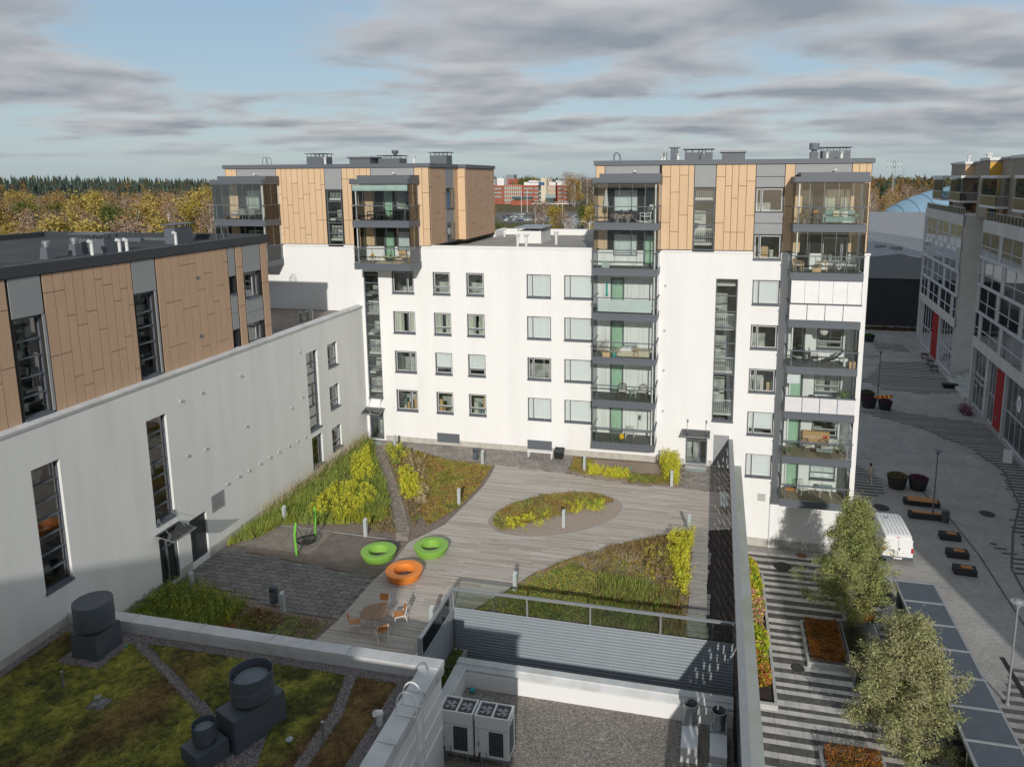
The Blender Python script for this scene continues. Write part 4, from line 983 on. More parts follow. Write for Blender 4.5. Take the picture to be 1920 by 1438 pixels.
def plant_bed(name, label, cat, jobs):
    """jobs: (polygon, kind, density per m2, height, palette). One uncountable mass of small leaves and blades."""
    Vs, Fs, Cs = [], [], []; base = 0
    for P, kind, dens, h, cols in jobs:
        xs = [p[0] for p in P]; ys = [p[1] for p in P]
        ar = abs(sum(P[i][0]*P[(i+1) % len(P)][1]-P[(i+1) % len(P)][0]*P[i][1] for i in range(len(P))))/2
        n = int(ar*dens)
        if kind == 'cover':
            q = scatter(P, n); hh = fbm(q[:, 0], q[:, 1], 1.6, 3)*h; z = hh*NR.uniform(.35, 1.0, n); pts = np.stack([q[:, 0], q[:, 1], z+.01], 1)
            V, F = leaves(pts, .085, .7, .5); t = fbm(q[:, 0], q[:, 1], 1.3, 7)*1.5-.25+NR.normal(0, .13, n); C = pal(cols, t)
        elif kind == 'blade':
            q = scatter(P, n); k = fbm(q[:, 0], q[:, 1], 1.2, 1); hh = h*(.45+k*.9)
            V, F = blades(np.stack([q[:, 0], q[:, 1], np.zeros(n)], 1), hh, .045, .28, (.12, .05)); C = pal(cols, fbm(q[:, 0], q[:, 1], .9, 5)*1.4-.2+NR.normal(0, .15, n))
        else:      # feathery upright stems: clumps of small leaves stacked along a stem
            per = 46; m = max(1, n//per); c = scatter(P, m); hh = h*NR.uniform(.6, 1.15, m)*(.6+.7*fbm(c[:, 0], c[:, 1], 1.1, 2)); ln = NR.normal(0, .10, (m, 2))
            t = NR.uniform(0, 1, (m, per))**.8; rad = .10*(1-t*.8)+.015
            x = c[:, None, 0]+ln[:, None, 0]*t+NR.normal(0, 1, (m, per))*rad; y = c[:, None, 1]+ln[:, None, 1]*t+NR.normal(0, 1, (m, per))*rad; z = t*hh[:, None]
            pts = np.stack([x, y, z], 2).reshape(-1, 3); V, F = leaves(pts, .10, .38, .9); tt = np.repeat(NR.uniform(0, 1, m), per)*.6+t.ravel()*.5+NR.normal(0, .08, m*per); C = pal(cols, tt)
        C = C*NR.uniform(.8, 1.2, (len(C), 1)); Vs.append(V); Fs.append(F+base); Cs.append(rep3(C)); base += len(V)
    o = trimesh(name, np.vstack(Vs), np.vstack(Fs), np.vstack(Cs), 'foliage'); return tag(o, label, cat, kind='stuff')
B1a = [(.1, -15), (.1, -.6), (.9, -1.0), (2.1, -3.2), (3.5, -5.4), (5.2, -7.9), (6.5, -10.2), (7.4, -12.6), (5.2, -13.4), (2.5, -13.9)]
plant_bed('grass_bed', 'tall green and yellow feathery plants filling the bed along the left wall', 'plants', [
    (B1a, 'cover', 260, .34, GRN), ([(.1, -17.1), (.1, -1), (1.3, -2), (2.0, -6), (2.2, -12), (1.2, -16)], 'blade', 420, .85, GRN+YEL[1:2]),
    ([(1.2, -2.6), (2.5, -4.6), (4.2, -7.3), (3.0, -8.2), (1.4, -5.4)], 'stem', 1500, .75, YEL), ([(2.2, -9.0), (4.6, -8.6), (6.0, -11.0), (5.0, -13.2), (2.6, -13.2)], 'stem', 900, .75, YEL),
    ([(.3, -7.8), (2.8, -7.6), (3.0, -8.8), (1.2, -10.5), (.3, -11)], 'stem', 500, .8, TAN+GRN), (B1a, 'blade', 230, .65, GRN+YEL[:2]),
    ([(5.4, -9.5), (6.6, -10.5), (8.7, -13.9), (6.9, -13.9)], 'cover', 420, .45, BRN+SED)])
# pale grass plumes leaning against the wall
q = scatter([(.15, -15), (.15, -1), (.9, -1.5), (.9, -14)], 900); pts = np.stack([q[:, 0], q[:, 1], NR.uniform(.5, .9, 900)], 1)
V, F = blades(pts, np.full(900, .75), .018, .35, (.2, -.1)); o = trimesh('grass_plumes', V, F, rep3(pal(TAN, NR.uniform(0, 1, 900))), 'foliage'); tag(o, 'thin pale seed plumes rising above the left wall bed', 'grass', kind='stuff')
plant_bed('shrub_bed', 'mixed bed of low reddish ground cover and yellow plants between the path and the deck', 'plants', [
    ([(4.6, -1.6), (7.3, -2.8), (11.0, -3.3), (11.2, -6.9), (10.9, -10), (10.0, -12.6), (9.2, -11.5), (7.6, -8.0), (5.6, -4.0)], 'cover', 520, .16, SED),
    ([(2.2, -1.5), (4.4, -1.7), (5.6, -4), (7.6, -8), (9.2, -11.6), (9.4, -13.2), (7.9, -10.8), (5.4, -6.8), (3.3, -3.5)], 'cover', 420, .45, GRN+BRN),
    ([(2.2, -1.6), (3.6, -1.6), (4.8, -3.6), (4.6, -5.2), (3.2, -3.2)], 'stem', 1000, .7, GRN+YEL[1:3]), ([(5.2, -5.2), (6.6, -6.0), (8.3, -9.2), (7.4, -9.9), (5.6, -6.9)], 'stem', 1300, .7, YEL),
    ([(4.4, -2.6), (6.2, -3.8), (7.6, -6.8), (6.4, -6.2), (5.0, -4.6)], 'stem', 800, .65, TAN+BRN[1:3]), ([(7.2, -7.5), (8.2, -8.2), (9.0, -10.5), (8.2, -10)], 'stem', 700, .6, TAN)])
def ell(P, c, k): return [(c[0]+(x-c[0])*k, c[1]+(y-c[1])*k) for x, y in P]
E2 = [(EC[0]+EA*.93*math.cos(t)*math.cos(ET)-EB*.93*math.sin(t)*math.sin(ET), EC[1]+EA*.93*math.cos(t)*math.sin(ET)+EB*.93*math.sin(t)*math.cos(ET)) for t in [math.radians(a) for a in range(0, 205, 10)]]
E3 = [(EC[0]+a*math.cos(ET)-b*math.sin(ET), EC[1]+a*math.sin(ET)+b*math.cos(ET)) for a, b in ((-3.6, -.9), (-2.4, -1.5), (-.8, -1.3), (-.8, .2), (-3.2, .3))]
E4 = [(EC[0]+a*math.cos(ET)-b*math.sin(ET), EC[1]+a*math.sin(ET)+b*math.cos(ET)) for a, b in ((.8, -.5), (2.8, -.9), (3.3, .2), (1.0, .9))]
plant_bed('island_planting', 'low autumn ground cover and grass tufts on the oval island in the wooden deck', 'plants', [
    (E2, 'cover', 520, .28, SED+BRN[:1]), (E3, 'stem', 420, .45, YEL), (E4, 'stem', 600, .45, YEL+GRN[1:2]), (E2, 'blade', 60, .4, GRN+BRN)])
plant_bed('entrance_planting', 'yellow and reddish planting below the balconies between two paved walks', 'plants', [
    ([(16.3, -.6), (17.8, -.7), (17.6, -3.4), (16.5, -3.2)], 'cover', 620, .45, SED+YEL[:1]), ([(17.7, -2.3), (20.4, -2.4), (20.6, -3.7), (17.9, -3.5)], 'stem', 1900, .5, YEL),
    ([(20.3, -2.7), (22.9, -2.7), (23.4, -3.9), (20.6, -4.1)], 'cover', 700, .45, BRN+SED+GRN[:1]), ([(22.4, -.6), (23.7, -.5), (23.8, -3.9), (22.9, -3.5)], 'stem', 2600, 1.25, YEL), ([(20.5, -3.1), (21.8, -3.3), (21.8, -4), (20.7, -4.0)], 'stem', 1000, .45, GRN)])
plant_bed('fern_bed', 'russet and yellow green bed between the curved deck edge and the slab path', 'plants', [
    (FE, 'cover', 330, .24, SED+BRN[:2]), ([(25.0, -10.3), (23.6, -11.4), (24.0, -14), (24.9, -17.5)], 'stem', 1500, .75, YEL), ([(22.5, -12), (24.3, -12), (24.2, -16), (22.4, -15.5)], 'stem', 420, .5, YEL+BRN),
    ([(24.0, -10.8), (22.6, -11.5), (20.5, -13.2), (21.8, -14.4), (23.8, -13)], 'blade', 340, .45, BRN+TAN), ([(16.6, -17.8), (19, -15), (21, -16), (20.5, -19.8), (15.6, -19.9)], 'cover', 480, .22, GRN), ([(20.5, -15.5), (24.6, -16.5), (24.8, -19.9), (20.5, -19.9)], 'blade', 330, .5, GRN+BRN+YEL[:1])])
plant_bed('corner_bed', 'green and brown planting between the pavers and the foreground coping', 'plants', [
    ([(.1, -21.6), (.6, -20.9), (3.0, -21.4), (5.0, -22), (4.8, -25.8), (.1, -25.8)], 'stem', 900, .75, YEL+GRN), ([(.1, -21.6), (9.2, -22.3), (8.8, -26), (.1, -26)], 'cover', 330, .25, BRN+GRN),
    ([(.1, -21.5), (4.8, -21.9), (4.6, -25.8), (.1, -25.8)], 'blade', 260, .7, GRN+YEL[:1]), ([(5.3, -22.2), (7.0, -22.4), (7.0, -23.6), (5.3, -23.4)], 'cover', 700, .5, BRN+SED), ([(5.0, -23.6), (5.7, -23.8), (5.6, -25.2), (4.8, -25.2)], 'stem', 900, .5, [(.45, .05, .03), (.5, .12, .06)])])
plant_bed('slot_planting', 'narrow strip of green ground cover beside the lower roof parapet', 'plants', [([(14.45, -20.4), (14.95, -20.6), (15.0, -26), (14.5, -26)], 'cover', 900, .3, [(.08, .12, .02), (.14, .19, .03)])])
bpy.data.objects['slot_planting'].location.z = -1.85
MB().box(14.38, 15.04, -26.2, -20.2, -5.4, -1.84).build('planting_trough', 'concrete', K)
# ================================================================= moss roof
xs_ = np.arange(.0, 15.6, .07); ys_ = np.arange(-36, -26.95, .07); X, Y = np.meshgrid(xs_, ys_); x = X.ravel(); y = Y.ravel()
nn = fbm(x, y, 1.4, 1, 5); fine = fbm(x, y, 7, 4, 3)
z = 1.66+.03+.10*nn+.07*fine
def dseg(x, y, a, b):
    ax, ay = a; bx, by = b; t = np.clip(((x-ax)*(bx-ax)+(y-ay)*(by-ay))/((bx-ax)**2+(by-ay)**2), 0, 1); return np.hypot(x-ax-t*(bx-ax), y-ay-t*(by-ay))
jig = (fine-.5)*.12
gap = np.minimum.reduce([dseg(x, y, (2.9, -26.9), (9.3, -30.3))-.15+jig, dseg(x, y, (12.95, -26.9), (13.5, -29.2))-.16+jig, dseg(x, y, (13.5, -29.2), (13.6, -34))-.18+jig, (x-.35)+jig, (-27.35-y)+jig, (14.95-x)+jig,
    np.maximum(np.abs(x-2.6)-.92, np.abs(y+28.1)-.98), np.maximum(np.abs(x-5.05)-.32, np.abs(y+30.6)-.28)])
fb = np.maximum(np.abs((x-10.9)*.94+(y+31.2)*.34)-.95, np.abs(-(x-10.9)*.34+(y+31.2)*.94)-1.9)
gap = np.minimum(gap, fb)
z = np.where(gap < 0, 1.60, np.minimum(z, 1.63+gap*.9))
brown = np.clip((x-12.9)*3, 0, 1)*(.75+.3*nn)
zone = fbm(x, y, .35, 9, 3)
C = pal([(.055, .062, .018), (.11, .115, .024), (.18, .18, .03), (.29, .27, .045)], nn*1.6-.4+(fine-.5)*1.1)
C2 = pal([(.06, .038, .016), (.13, .075, .032), (.20, .13, .05)], nn*1.3-.2+(fine-.5)*.9)
k = np.clip(brown+np.clip((zone-.5)*4, 0, .85), 0, .93)[:, None]; C = C*(1-k)+C2*k
ny, nx = X.shape; idx = np.arange(nx*ny).reshape(ny, nx); a, b, c, d_ = idx[:-1, :-1].ravel(), idx[:-1, 1:].ravel(), idx[1:, 1:].ravel(), idx[1:, :-1].ravel()
F = np.vstack([np.stack([a, b, c], 1), np.stack([a, c, d_], 1)])
mo = trimesh('moss', np.stack([x, y, z], 1), F, C, 'moss', M, w=True); tag(mo, kind='stuff'); mo.data.polygons.foreach_set('use_smooth', [True]*len(mo.data.polygons))
q = scatter([(.4, -36), (14.9, -36), (14.9, -27.4), (.4, -27.4)], 60000); qx, qy = q[:, 0], q[:, 1]
ix = np.clip(((qx)/.07).astype(int), 0, nx-1); iy = np.clip(((qy+36)/.07).astype(int), 0, ny-1); id2 = idx[iy, ix]; keep = gap[id2] > .03; q = q[keep]; id2 = id2[keep]
V, F = leaves(np.stack([q[:, 0], q[:, 1], z[id2]-.005], 1), .055, .6, .7); C3 = C[id2]*NR.uniform(.7, 1.7, (len(id2), 1)); o = trimesh('moss_tufts', V, F, rep3(C3), 'foliage', M, w=True); tag(o, kind='stuff')
# pebbles on the visible gravel margins and on the lower gravel roof
def pebbles(name, poly, n, z, parent, size, cols, extra=None):
    q = scatter(poly, n); s = size*NR.uniform(.6, 1.3, n); nn = n
    a = NR.uniform(0, 6.28, (n, 1))+np.array([[0, 2.1, 4.2]]); r = s[:, None]*NR.uniform(.7, 1.1, (n, 3)); bx = q[:, 0:1]+np.cos(a)*r; by = q[:, 1:2]+np.sin(a)*r
    base = np.stack([bx, by, np.full((n, 3), z)], 2); top = np.stack([q[:, 0]+s*.1, q[:, 1], z+s*.9], 1)[:, None, :]
    V = np.concatenate([base, top], 1).reshape(-1, 3); i = np.arange(n)[:, None]*4; F = np.concatenate([i+np.array([[0, 1, 3]]), i+np.array([[1, 2, 3]]), i+np.array([[2, 0, 3]])], 0)
    C = np.repeat(pal(cols, NR.uniform(0, 1, n))*NR.uniform(.8, 1.2, (n, 1)), 4, axis=0); o = trimesh(name, V, F, C, 'foliage', parent, w=True); return tag(o, kind='stuff')
PEB = [(.10, .10, .105), (.22, .215, .21), (.30, .22, .20), (.38, .36, .34)]
pebbles('pebbles', [(0.02, -34), (.5, -34), (.5, -27.3), (15.6, -27.3), (15.6, -26.93), (.02, -26.93)], 9000, 1.655, M, .035, PEB)
pebbles('pebbles', [(14.8, -36), (15.6, -36), (15.6, -27), (14.8, -27)], 7000, 1.655, M, .035, PEB)
pebbles('pebbles', [(2.9, -26.95), (3.3, -27.1), (9.4, -30.3), (9.2, -30.6), (2.6, -27.2)], 2600, 1.66, M, .04, PEB)
pebbles('pebbles', [(12.7, -27), (13.2, -27), (13.8, -29.2), (13.9, -34), (13.2, -34), (13.2, -29.2)], 4000, 1.66, M, .04, PEB)
pebbles('pebbles', [(1.5, -29.2), (3.7, -29.2), (3.7, -27), (1.5, -27)], 2600, 1.66, M, .04, PEB); pebbles('pebbles', [(8.5, -34), (12.5, -34), (13.2, -29.2), (10.5, -29)], 6000, 1.66, M, .04, PEB)
pebbles('pebbles', [(15.6, -33), (27, -33), (27, -21.98), (15.6, -21.98)], 30000, -2.405, G, .03, [(.12, .11, .10), (.27, .24, .21), (.20, .165, .15), (.42, .39, .35)])
# ================================================================= roof equipment in the foreground
def drum(name, label, x, y, z, rz, bx, by, bh, r, h, openr, small=None):
    T = thing(name, label, 'roof fan', (x, y, z), rz)
    b = MB(); b.hull8([(-bx, -by, 0), (bx, -by, 0), (bx, by, 0), (-bx, by, 0), (-bx*.97, -by*.97, bh), (bx*.97, -by*.97, bh), (bx*.97, by*.97, bh), (-bx*.97, by*.97, bh)]); b.box(-bx*1.02, bx*1.02, -by*1.02, by*1.02, 0, .05); b.build('plinth_box', 'fan_metal', T, w=False)
    def dr(cx, cy, z0, r, h, op):
        o = MB().lathe([(r*.62, z0-.12), (r*.62, z0+.02)], (cx, cy, 0), 32).build('neck', 'galv', T, w=False); smooth_by_angle(o)
        if op: prof = [(r*.9, z0), (r, z0+.03), (r*1.0, z0+h*.45), (r*1.015, z0+h*.46), (r*1.015, z0+h*.5), (r, z0+h*.51), (r*1.0, z0+h), (r*.975, z0+h), (r*.96, z0+h*.62)]
        else: prof = [(r*.9, z0), (r, z0+.03), (r, z0+h*.46), (r*1.012, z0+h*.47), (r*1.012, z0+h*.5), (r, z0+h*.51), (r, z0+h), (r*.99, z0+h+.012)]
        o = MB().lathe(prof, (cx, cy, 0), 48).build('drum', 'fan_metal', T, w=False); smooth_by_angle(o)
        if op:
            c = MB().lathe([(r*.80, z0+h*.64), (r*.80, z0+h*.72), (r*.6, z0+h*.77), (r*.2, z0+h*.80), (0.01, z0+h*.80)], (cx, cy, 0), 40).build('inner_cap', 'fan_top', T, w=False); smooth_by_angle(c)
            s = MB()
            for a in range(4): t = a*math.pi/2+.5; s.bar((cx+r*.78*math.cos(t), cy+r*.78*math.sin(t), z0+h*.74), (cx+r*.97*math.cos(t), cy+r*.97*math.sin(t), z0+h*.84), .015)
            s.build('strut', 'fan_metal', T, w=False)
        else:
            s = MB()
            for a in (0, math.pi): s.bar((cx+r*.98*math.cos(a+.5), cy+r*.98*math.sin(a+.5), z0+h), (cx+r*.98*math.cos(a+.5), cy+r*.98*math.sin(a+.5), z0+h+.09), .012)
            s.build('lifting_eye', 'galv', T, w=False)
    dr(0, small[5] if small else 0, bh+.12, r, h, openr)
    if small: dr(small[0], small[1], small[4]+.12, small[2], small[3], True)
    if small:
        sx, sy, sr, sh, sz, _ = small; MB().box(sx-.48, sx+.48, sy-.55, sy+.5, 0, sz).build('plinth_box', 'fan_metal', T, w=False)
    return T
drum('roof_fan', 'big closed grey drum fan on a box plinth next to the left wall', 2.60, -28.1, 1.66, 0.02, .58, .62, .98, .70, 1.0, False)
drum('roof_fan', 'open topped grey drum fan with a smaller drum beside it, amid the moss', 11.15, -30.55, 1.66, -.38, .55, .95, 1.15, .68, .88, True, small=(-.12, -1.55, .36, .55, .62, .1))
for (x, y, h, r, lb) in ((3.26, -30.3, .7, .045, 'slim grey vent pipe standing alone in the green moss'), (13.86, -30.7, .89, .045, 'slim grey vent pipe on the gravel line near the brown moss')):
    o = MB().lathe([(r, 0), (r, h), (r*1.25, h), (r*1.25, h+.05)], (0, 0, 0), 12).build('vent_pipe', 'galv', loc=(x, y, 1.66)); tag(o, lb, 'pipe')
o = thing('vent_cowl', 'stubby white vent pipe with a hooded end by the coping', 'vent pipe', (15.19, -29.4, 1.66)); MB().bar((0, 0, 0), (0, 0, .42), .10, n=12).bar((.03, .06, .40), (-.08, -.16, .55), .115, n=12).build('pipe', 'white_metal', o, w=False)
for (x, y, lb) in ((5.05, -30.6, 'small steel roof vent ringed by gravel in the green moss'), (12.75, -30.9, 'small steel roof vent on the gravel right of the double fan')):
    o = thing('roof_vent', lb, 'vent', (x, y, 1.66)); MB().box(-.16, .16, -.16, .16, 0, .03).build('base_plate', 'galv', o, w=False); MB().lathe([(.05, 0), (.05, .22), (.12, .22), (.12, .27)], (0, 0, 0), 14).build('cap', 'galv', o, w=False)
o = MB().lathe([(0.01, 0), (.045, .01), (.055, .04), (.03, .07), (.01, .075)], (0, 0, 0), 10).build('green_tag', 'teal', loc=(3.6, -27.75, 1.70)); tag(o, 'small green object on the diagonal gravel line', 'litter')
# twin outdoor units of the cooling plant
def acunit(x, y, label):
    T = thing('cooling_unit', label, 'cooling unit', (x, y, -2.4), 0, 'outdoor cooling units on the gravel roof'); w, d, h, z0 = 1.34, .80, 1.75, .36
    b = MB(); b.box(0, w, 0, d, z0+.05, z0+h-.02).build('casing', 'white_metal', T, w=False)
    t = MB().box(-.01, w+.01, -.01, .04, z0+h-.06, z0+h+.04).box(-.01, w+.01, d-.04, d+.01, z0+h-.06, z0+h+.04).box(-.01, .05, .04, d-.04, z0+h-.06, z0+h+.04).box(w-.05, w+.01, .04, d-.04, z0+h-.06, z0+h+.04).box(w/2-.03, w/2+.03, .04, d-.04, z0+h-.03, z0+h+.035); t.build('top_frame', 'white_metal', T, w=False)
    for cx in (w*.26, w*.74):
        MB().box(cx-.27, cx+.27, .05, d-.05, z0+h-.015, z0+h-.008).build('fan_well', 'dark_furn', T, w=False)
        f = MB()
        for a in range(4):
            t0 = a*math.pi/2+.4
            f.quad((cx, d/2, z0+h+.0), (cx+.25*math.cos(t0), d/2+.25*math.sin(t0), z0+h+.0), (cx+.25*math.cos(t0+.9), d/2+.25*math.sin(t0+.9), z0+h+.02), (cx+.1*math.cos(t0+1.2), d/2+.1*math.sin(t0+1.2), z0+h+.02))
        f.build('fan_blade', 'gray_panel', T, w=False)
        gbar = MB()
        for i in range(9): gbar.box(cx-.27+i*.067, cx-.265+i*.067, .05, d-.05, z0+h+.028, z0+h+.032)
        gbar.build('fan_guard', 'galv', T, w=False)
    MB().box(.56, 1.12, -.012, -.002, z0+.18, z0+1.18).build('grille', 'dark_furn', T, w=False)
    gg = MB()
    for i in range(7): gg.box(.56+i*.093, .568+i*.093, -.02, -.012, z0+.18, z0+1.18)
    for i in range(11): gg.box(.56, 1.125, -.020, -.013, z0+.18+i*.1, z0+.187+i*.1)
    gg.build('grille_bars', 'galv', T, w=False)
    MB().box(w, w+.01, .12, .66, z0+.2, z0+1.4).build('side_coil', 'fan_metal', T, w=False)
    MB().box(.0, w, -.008, -.001, z0+1.26, z0+1.27).box(.13, .14, -.008, -.001, z0+.1, z0+1.26).build('panel_seam', 'galv', T, w=False)
    MB().box(.09, .20, -.01, -.002, z0+1.08, z0+1.20).build('label_plate', 'blind', T, w=False); MB().quad((.09, -.012, z0+1.20), (.09, -.012, z0+1.14), (.14, -.012, z0+1.17), (.15, -.012, z0+1.20)).build('label_mark', 'turq', T, w=False); MB().box(.09, .18, -.01, -.002, z0+.5, z0+.68).build('label_plate', 'gray_panel', T, w=False)
    MB().box(.10, .14, -.01, -.002, z0+.78, z0+.82).build('warning_sticker', 'ref_yellow', T, w=False)
    MB().box(-.02, w+.02, .02, .12, z0-.08, z0+.05).box(-.02, w+.02, d-.12, d-.02, z0-.08, z0+.05).box(.2, .28, .03, .11, 0, z0-.08).box(w-.28, w-.2, .03, .11, 0, z0-.08).box(.2, .28, d-.1, d-.03, 0, z0-.08).box(w-.28, w-.2, d-.1, d-.03, 0, z0-.08).build('support_frame', 'galv', T, w=False)
    p = MB(); p.path([(.2, -.03, z0+.25), (.2, -.12, z0+.2), (.15, -.16, z0-.02), (.0, -.1, z0-.1), (-.25, 0, z0-.15)], .03, n=8); p.build('pipe_insulation', 'black', T, w=False)
    MB().path([(.42, -.03, z0+.3), (.46, -.06, z0+.22), (.45, -.08, z0+.02), (.38, -.1, z0-.05)], .012, n=5).build('cable', 'black', T, w=False)
acunit(15.93, -26.02, 'white cooling unit with two top fans, left of the pair'); acunit(17.36, -26.02, 'white cooling unit with two top fans, right of the pair')
# wall ladder with hooped handrails
T = thing('wall_ladder', 'white steel ladder with looped handrails over the coping of the moss roof', 'ladder', (16.4, -29.1, -1.5)); b = MB(); b.box(-.06, .02, -.25, .25, -.9, -.86)
for yy in (-.25, .25):
    pts = [(.12, yy, 0), (.12, yy, 3.7)]+[(.12-.0-.36*(1-math.cos(t))+.0, yy, 3.9+.62*math.sin(t)) for t in [math.pi*i/10 for i in range(11)]]+[(-.60, yy, 3.66)]
    b.path(pts, .028, n=8)
b.build('stile', 'white_metal', T, w=False); r_ = MB()
for i in range(13): r_.bar((.12, -.25, .2+i*.28), (.12, .25, .2+i*.28), .016)
r_.box(-.7, .14, -.27, -.23, 3.63, 3.66).box(-.7, .14, .23, .27, 3.63, 3.66); r_.build('rungs', 'white_metal', T, w=False)
tag(MB().lathe([(0.005, 0)]+[(.13*math.sin(t), .13-.13*math.cos(t)) for t in [math.pi*i/12 for i in range(1, 12)]]+[(.005, .26)], (0, 0, 0), 20).build('ball', 'turq', smooth=True, loc=(15.95, -22.25, -2.39)), 'turquoise play ball lost in the corner of the gravel roof', 'ball')
for (x, y, lb) in ((25.33, -22.6, 'left of the two galvanised exhaust stacks on white boxes'), (26.43, -22.77, 'right of the two galvanised exhaust stacks, half in fence shade')):
    T = thing('exhaust_stack', lb, 'exhaust duct', (x, y, -2.4)); MB().box(-.32, .32, -1.55, .2, 0, .62).build('duct_box', 'white_metal', T, w=False); MB().box(-.33, .33, -.36, .24, .62, .70).build('collar', 'galv', T, w=False)
    o = MB().lathe([(.26, .70), (.26, .78), (.265, .785), (.26, .79), (.26, 1.0), (.267, 1.005), (.26, 1.01), (.26, 1.22), (.30, 1.25), (.30, 1.42), (.27, 1.42), (.25, 1.2)], (0, -.05, 0), 28, caps=False).build('duct', 'galv', T, w=False); smooth_by_angle(o)
    MB().lathe([(.24, 1.12), (.01, 1.13)], (0, -.05, 0), 24).build('damper', 'fan_metal', T, w=False)
T = thing('cap_box', 'grey capped white duct box at the bottom edge by the fence', 'duct box', (26.37, -25.0, -2.4)); MB().box(-.3, .3, -.9, .0, 0, .7).build('duct_box', 'white_metal', T, w=False); MB().box(-.34, .34, -.5, .04, .7, .86).build('lid', 'gray_panel', T, w=False)
# ================================================================= courtyard furniture
bproto = None
BOL = [(10.81, -9.47, 'pale steel bollard light in the red ground cover near the deck'), (17.70, -10.97, 'pale steel bollard light on the oval planted island'), (24.76, -10.09, 'pale steel bollard light at the tip of the fern bed by the curved edging'),
       (23.40, -3.91, 'pale steel bollard light in the tall yellow plants near the door'), (17.45, -2.76, 'pale steel bollard light in the low bed left of the balconies'), (10.25, -3.06, 'pale steel bollard light beside the litter bin on the walkway'),
       (2.91, -1.48, 'pale steel bollard light among the plants nearest the corner'), (1.64, -13.92, 'pale steel bollard light in the grass left of the swing'), (7.04, -14.40, 'pale steel bollard light in the grass between swing and green seat'),
       (1.39, -21.42, 'pale steel bollard light by the grey mat of the left entrance'), (6.69, -21.98, 'pale steel bollard light next to the bin below the pavers'), (16.76, -18.05, 'pale steel bollard light behind the glazed guard rail'),
       (13.9, -21.6, 'bollard light seen through the side glass of the guard rail')]
def mkboll():
    T = thing('bollard_light', BOL[0][2], 'bollard light', (BOL[0][0], BOL[0][1], 0), .1, 'bollard lights of the courtyard')
    MB().box(-.09, .09, -.09, .09, 0, .72).build('post', 'bollard', T, w=False); MB().box(-.085, .085, -.085, .085, .735, .90).build('lens', 'frosted', T, w=False); MB().box(-.09, .09, -.09, .09, .72, .735).hull8([(-.09, -.09, .9), (.09, -.09, .9), (.09, .09, .9), (-.09, .09, .9), (-.09, -.09, .96), (.09, -.09, .96), (.09, .09, 1.05), (-.09, .09, 1.05)]).build('cap', 'bollard', T, w=False)
    return T
bproto = mkboll()
for x, y, lb in BOL[1:]: dup(bproto, (x, y, 0), R.uniform(-.1, .2), lb)
dup(bproto, (28.7, -14.5, -5.55), 0, 'bollard light in the lower end of the hydrangea hedge by the street'); dup(bproto, (28.68, -10.2, -5.55), 0, 'bollard light in the middle of the hydrangea hedge by the street')
def bin_(x, y, lb, rz=0):
    T = thing('litter_bin', lb, 'litter bin', (x, y, 0), rz); o = MB().lathe([(.19, .22), (.20, .25), (.20, .98), (.17, 1.02), (.02, 1.04)], (0, 0, 0), 24, sx=1, sy=.8).build('body', 'bin_grey', T, w=False); smooth_by_angle(o)
    MB().lathe([(.035, 0), (.035, .22)], (0, 0, 0), 10).build('post', 'galv', T, w=False); MB().box(-.10, .10, -.172, -.155, .35, .75).build('door', 'charcoal', T, w=False); MB().box(-.11, .11, -.175, -.15, .84, .92).build('opening', 'black', T, w=False)
bin_(9.61, -2.69, 'round dark grey litter bin on the walkway by the facade'); bin_(6.02, -21.65, 'round dark grey litter bin at the lower edge of the pavers')
T = thing('storage_box', 'small black plastic storage box against the facade plinth', 'box', (15.25, -.75, 0)); MB().hull8([(-.28, -.25, 0), (.28, -.25, 0), (.28, .25, 0), (-.28, .25, 0), (-.34, -.3, .55), (.34, -.3, .55), (.34, .3, .58), (-.34, .3, .58)]).build('tub', 'black', T, w=False); MB().hull8([(-.36, -.32, .55), (.36, -.32, .55), (.36, .32, .58), (-.36, .32, .58), (-.34, -.28, .64), (.34, -.28, .64), (.34, .30, .72), (-.34, .30, .72)]).build('lid', 'dark_furn', T, w=False)
T = thing('bench', 'low white bench against the facade under the basement hatch', 'bench', (13.9, -.95, 0))
for i in range(4): piece('seat_slat', 'white_paint', (13.9, -1.12+i*.11, .46), (1.85, .09, .03), T)
for x in (-.85, .85):
    for y in (-.17, .17): piece('leg', 'white_paint', (13.9+x, -.95+y, .22), (.05, .05, .44), T)
T = thing('bench', 'narrow grey slatted bench in the shade of the steel fence', 'bench', (26.68, -6.2, 0))
for i in range(3): piece('seat_slat', 'bollard', (26.52+i*.16, -6.2, .45), (.13, 2.1, .03), T)
for y in (-.95, .95):
    for x in (-.17, .17): piece('leg', 'galv', (26.68+x, -6.2+y, .22), (.04, .05, .43), T)
def ringseat(x, y, m, lb, rz=0):
    T = thing('ring_seat', lb, 'ring seat', (x, y, .03), rz, 'round plastic ring seats')
    prof = [(.74, 0.0), (.78, .01), (.79, .03), (.925, .385), (.93, .41), (.915, .425), (.89, .43), (.56, .415), (.535, .405), (.525, .385), (.50, .02)]
    k = MB().lathe(prof, (0, 0, 0), 56, caps=False, sx=1.0, sy=1.0); o = k.build('ring', m, T, w=False); smooth_by_angle(o, 28)
    o2 = MB().lathe([(.545, .03), (.01, .032)], (0, 0, 0), 40).build('base', 'soil' , T, w=False); return T
ringseat(8.83, -16.45, 'green_plastic', 'lime green ring seat on the rubber ground near the swing'); ringseat(11.35, -15.35, 'green_plastic', 'lime green ring seat at the edge of the wooden deck'); ringseat(10.95, -17.95, 'orange_plastic', 'bright orange ring seat on the wooden deck')
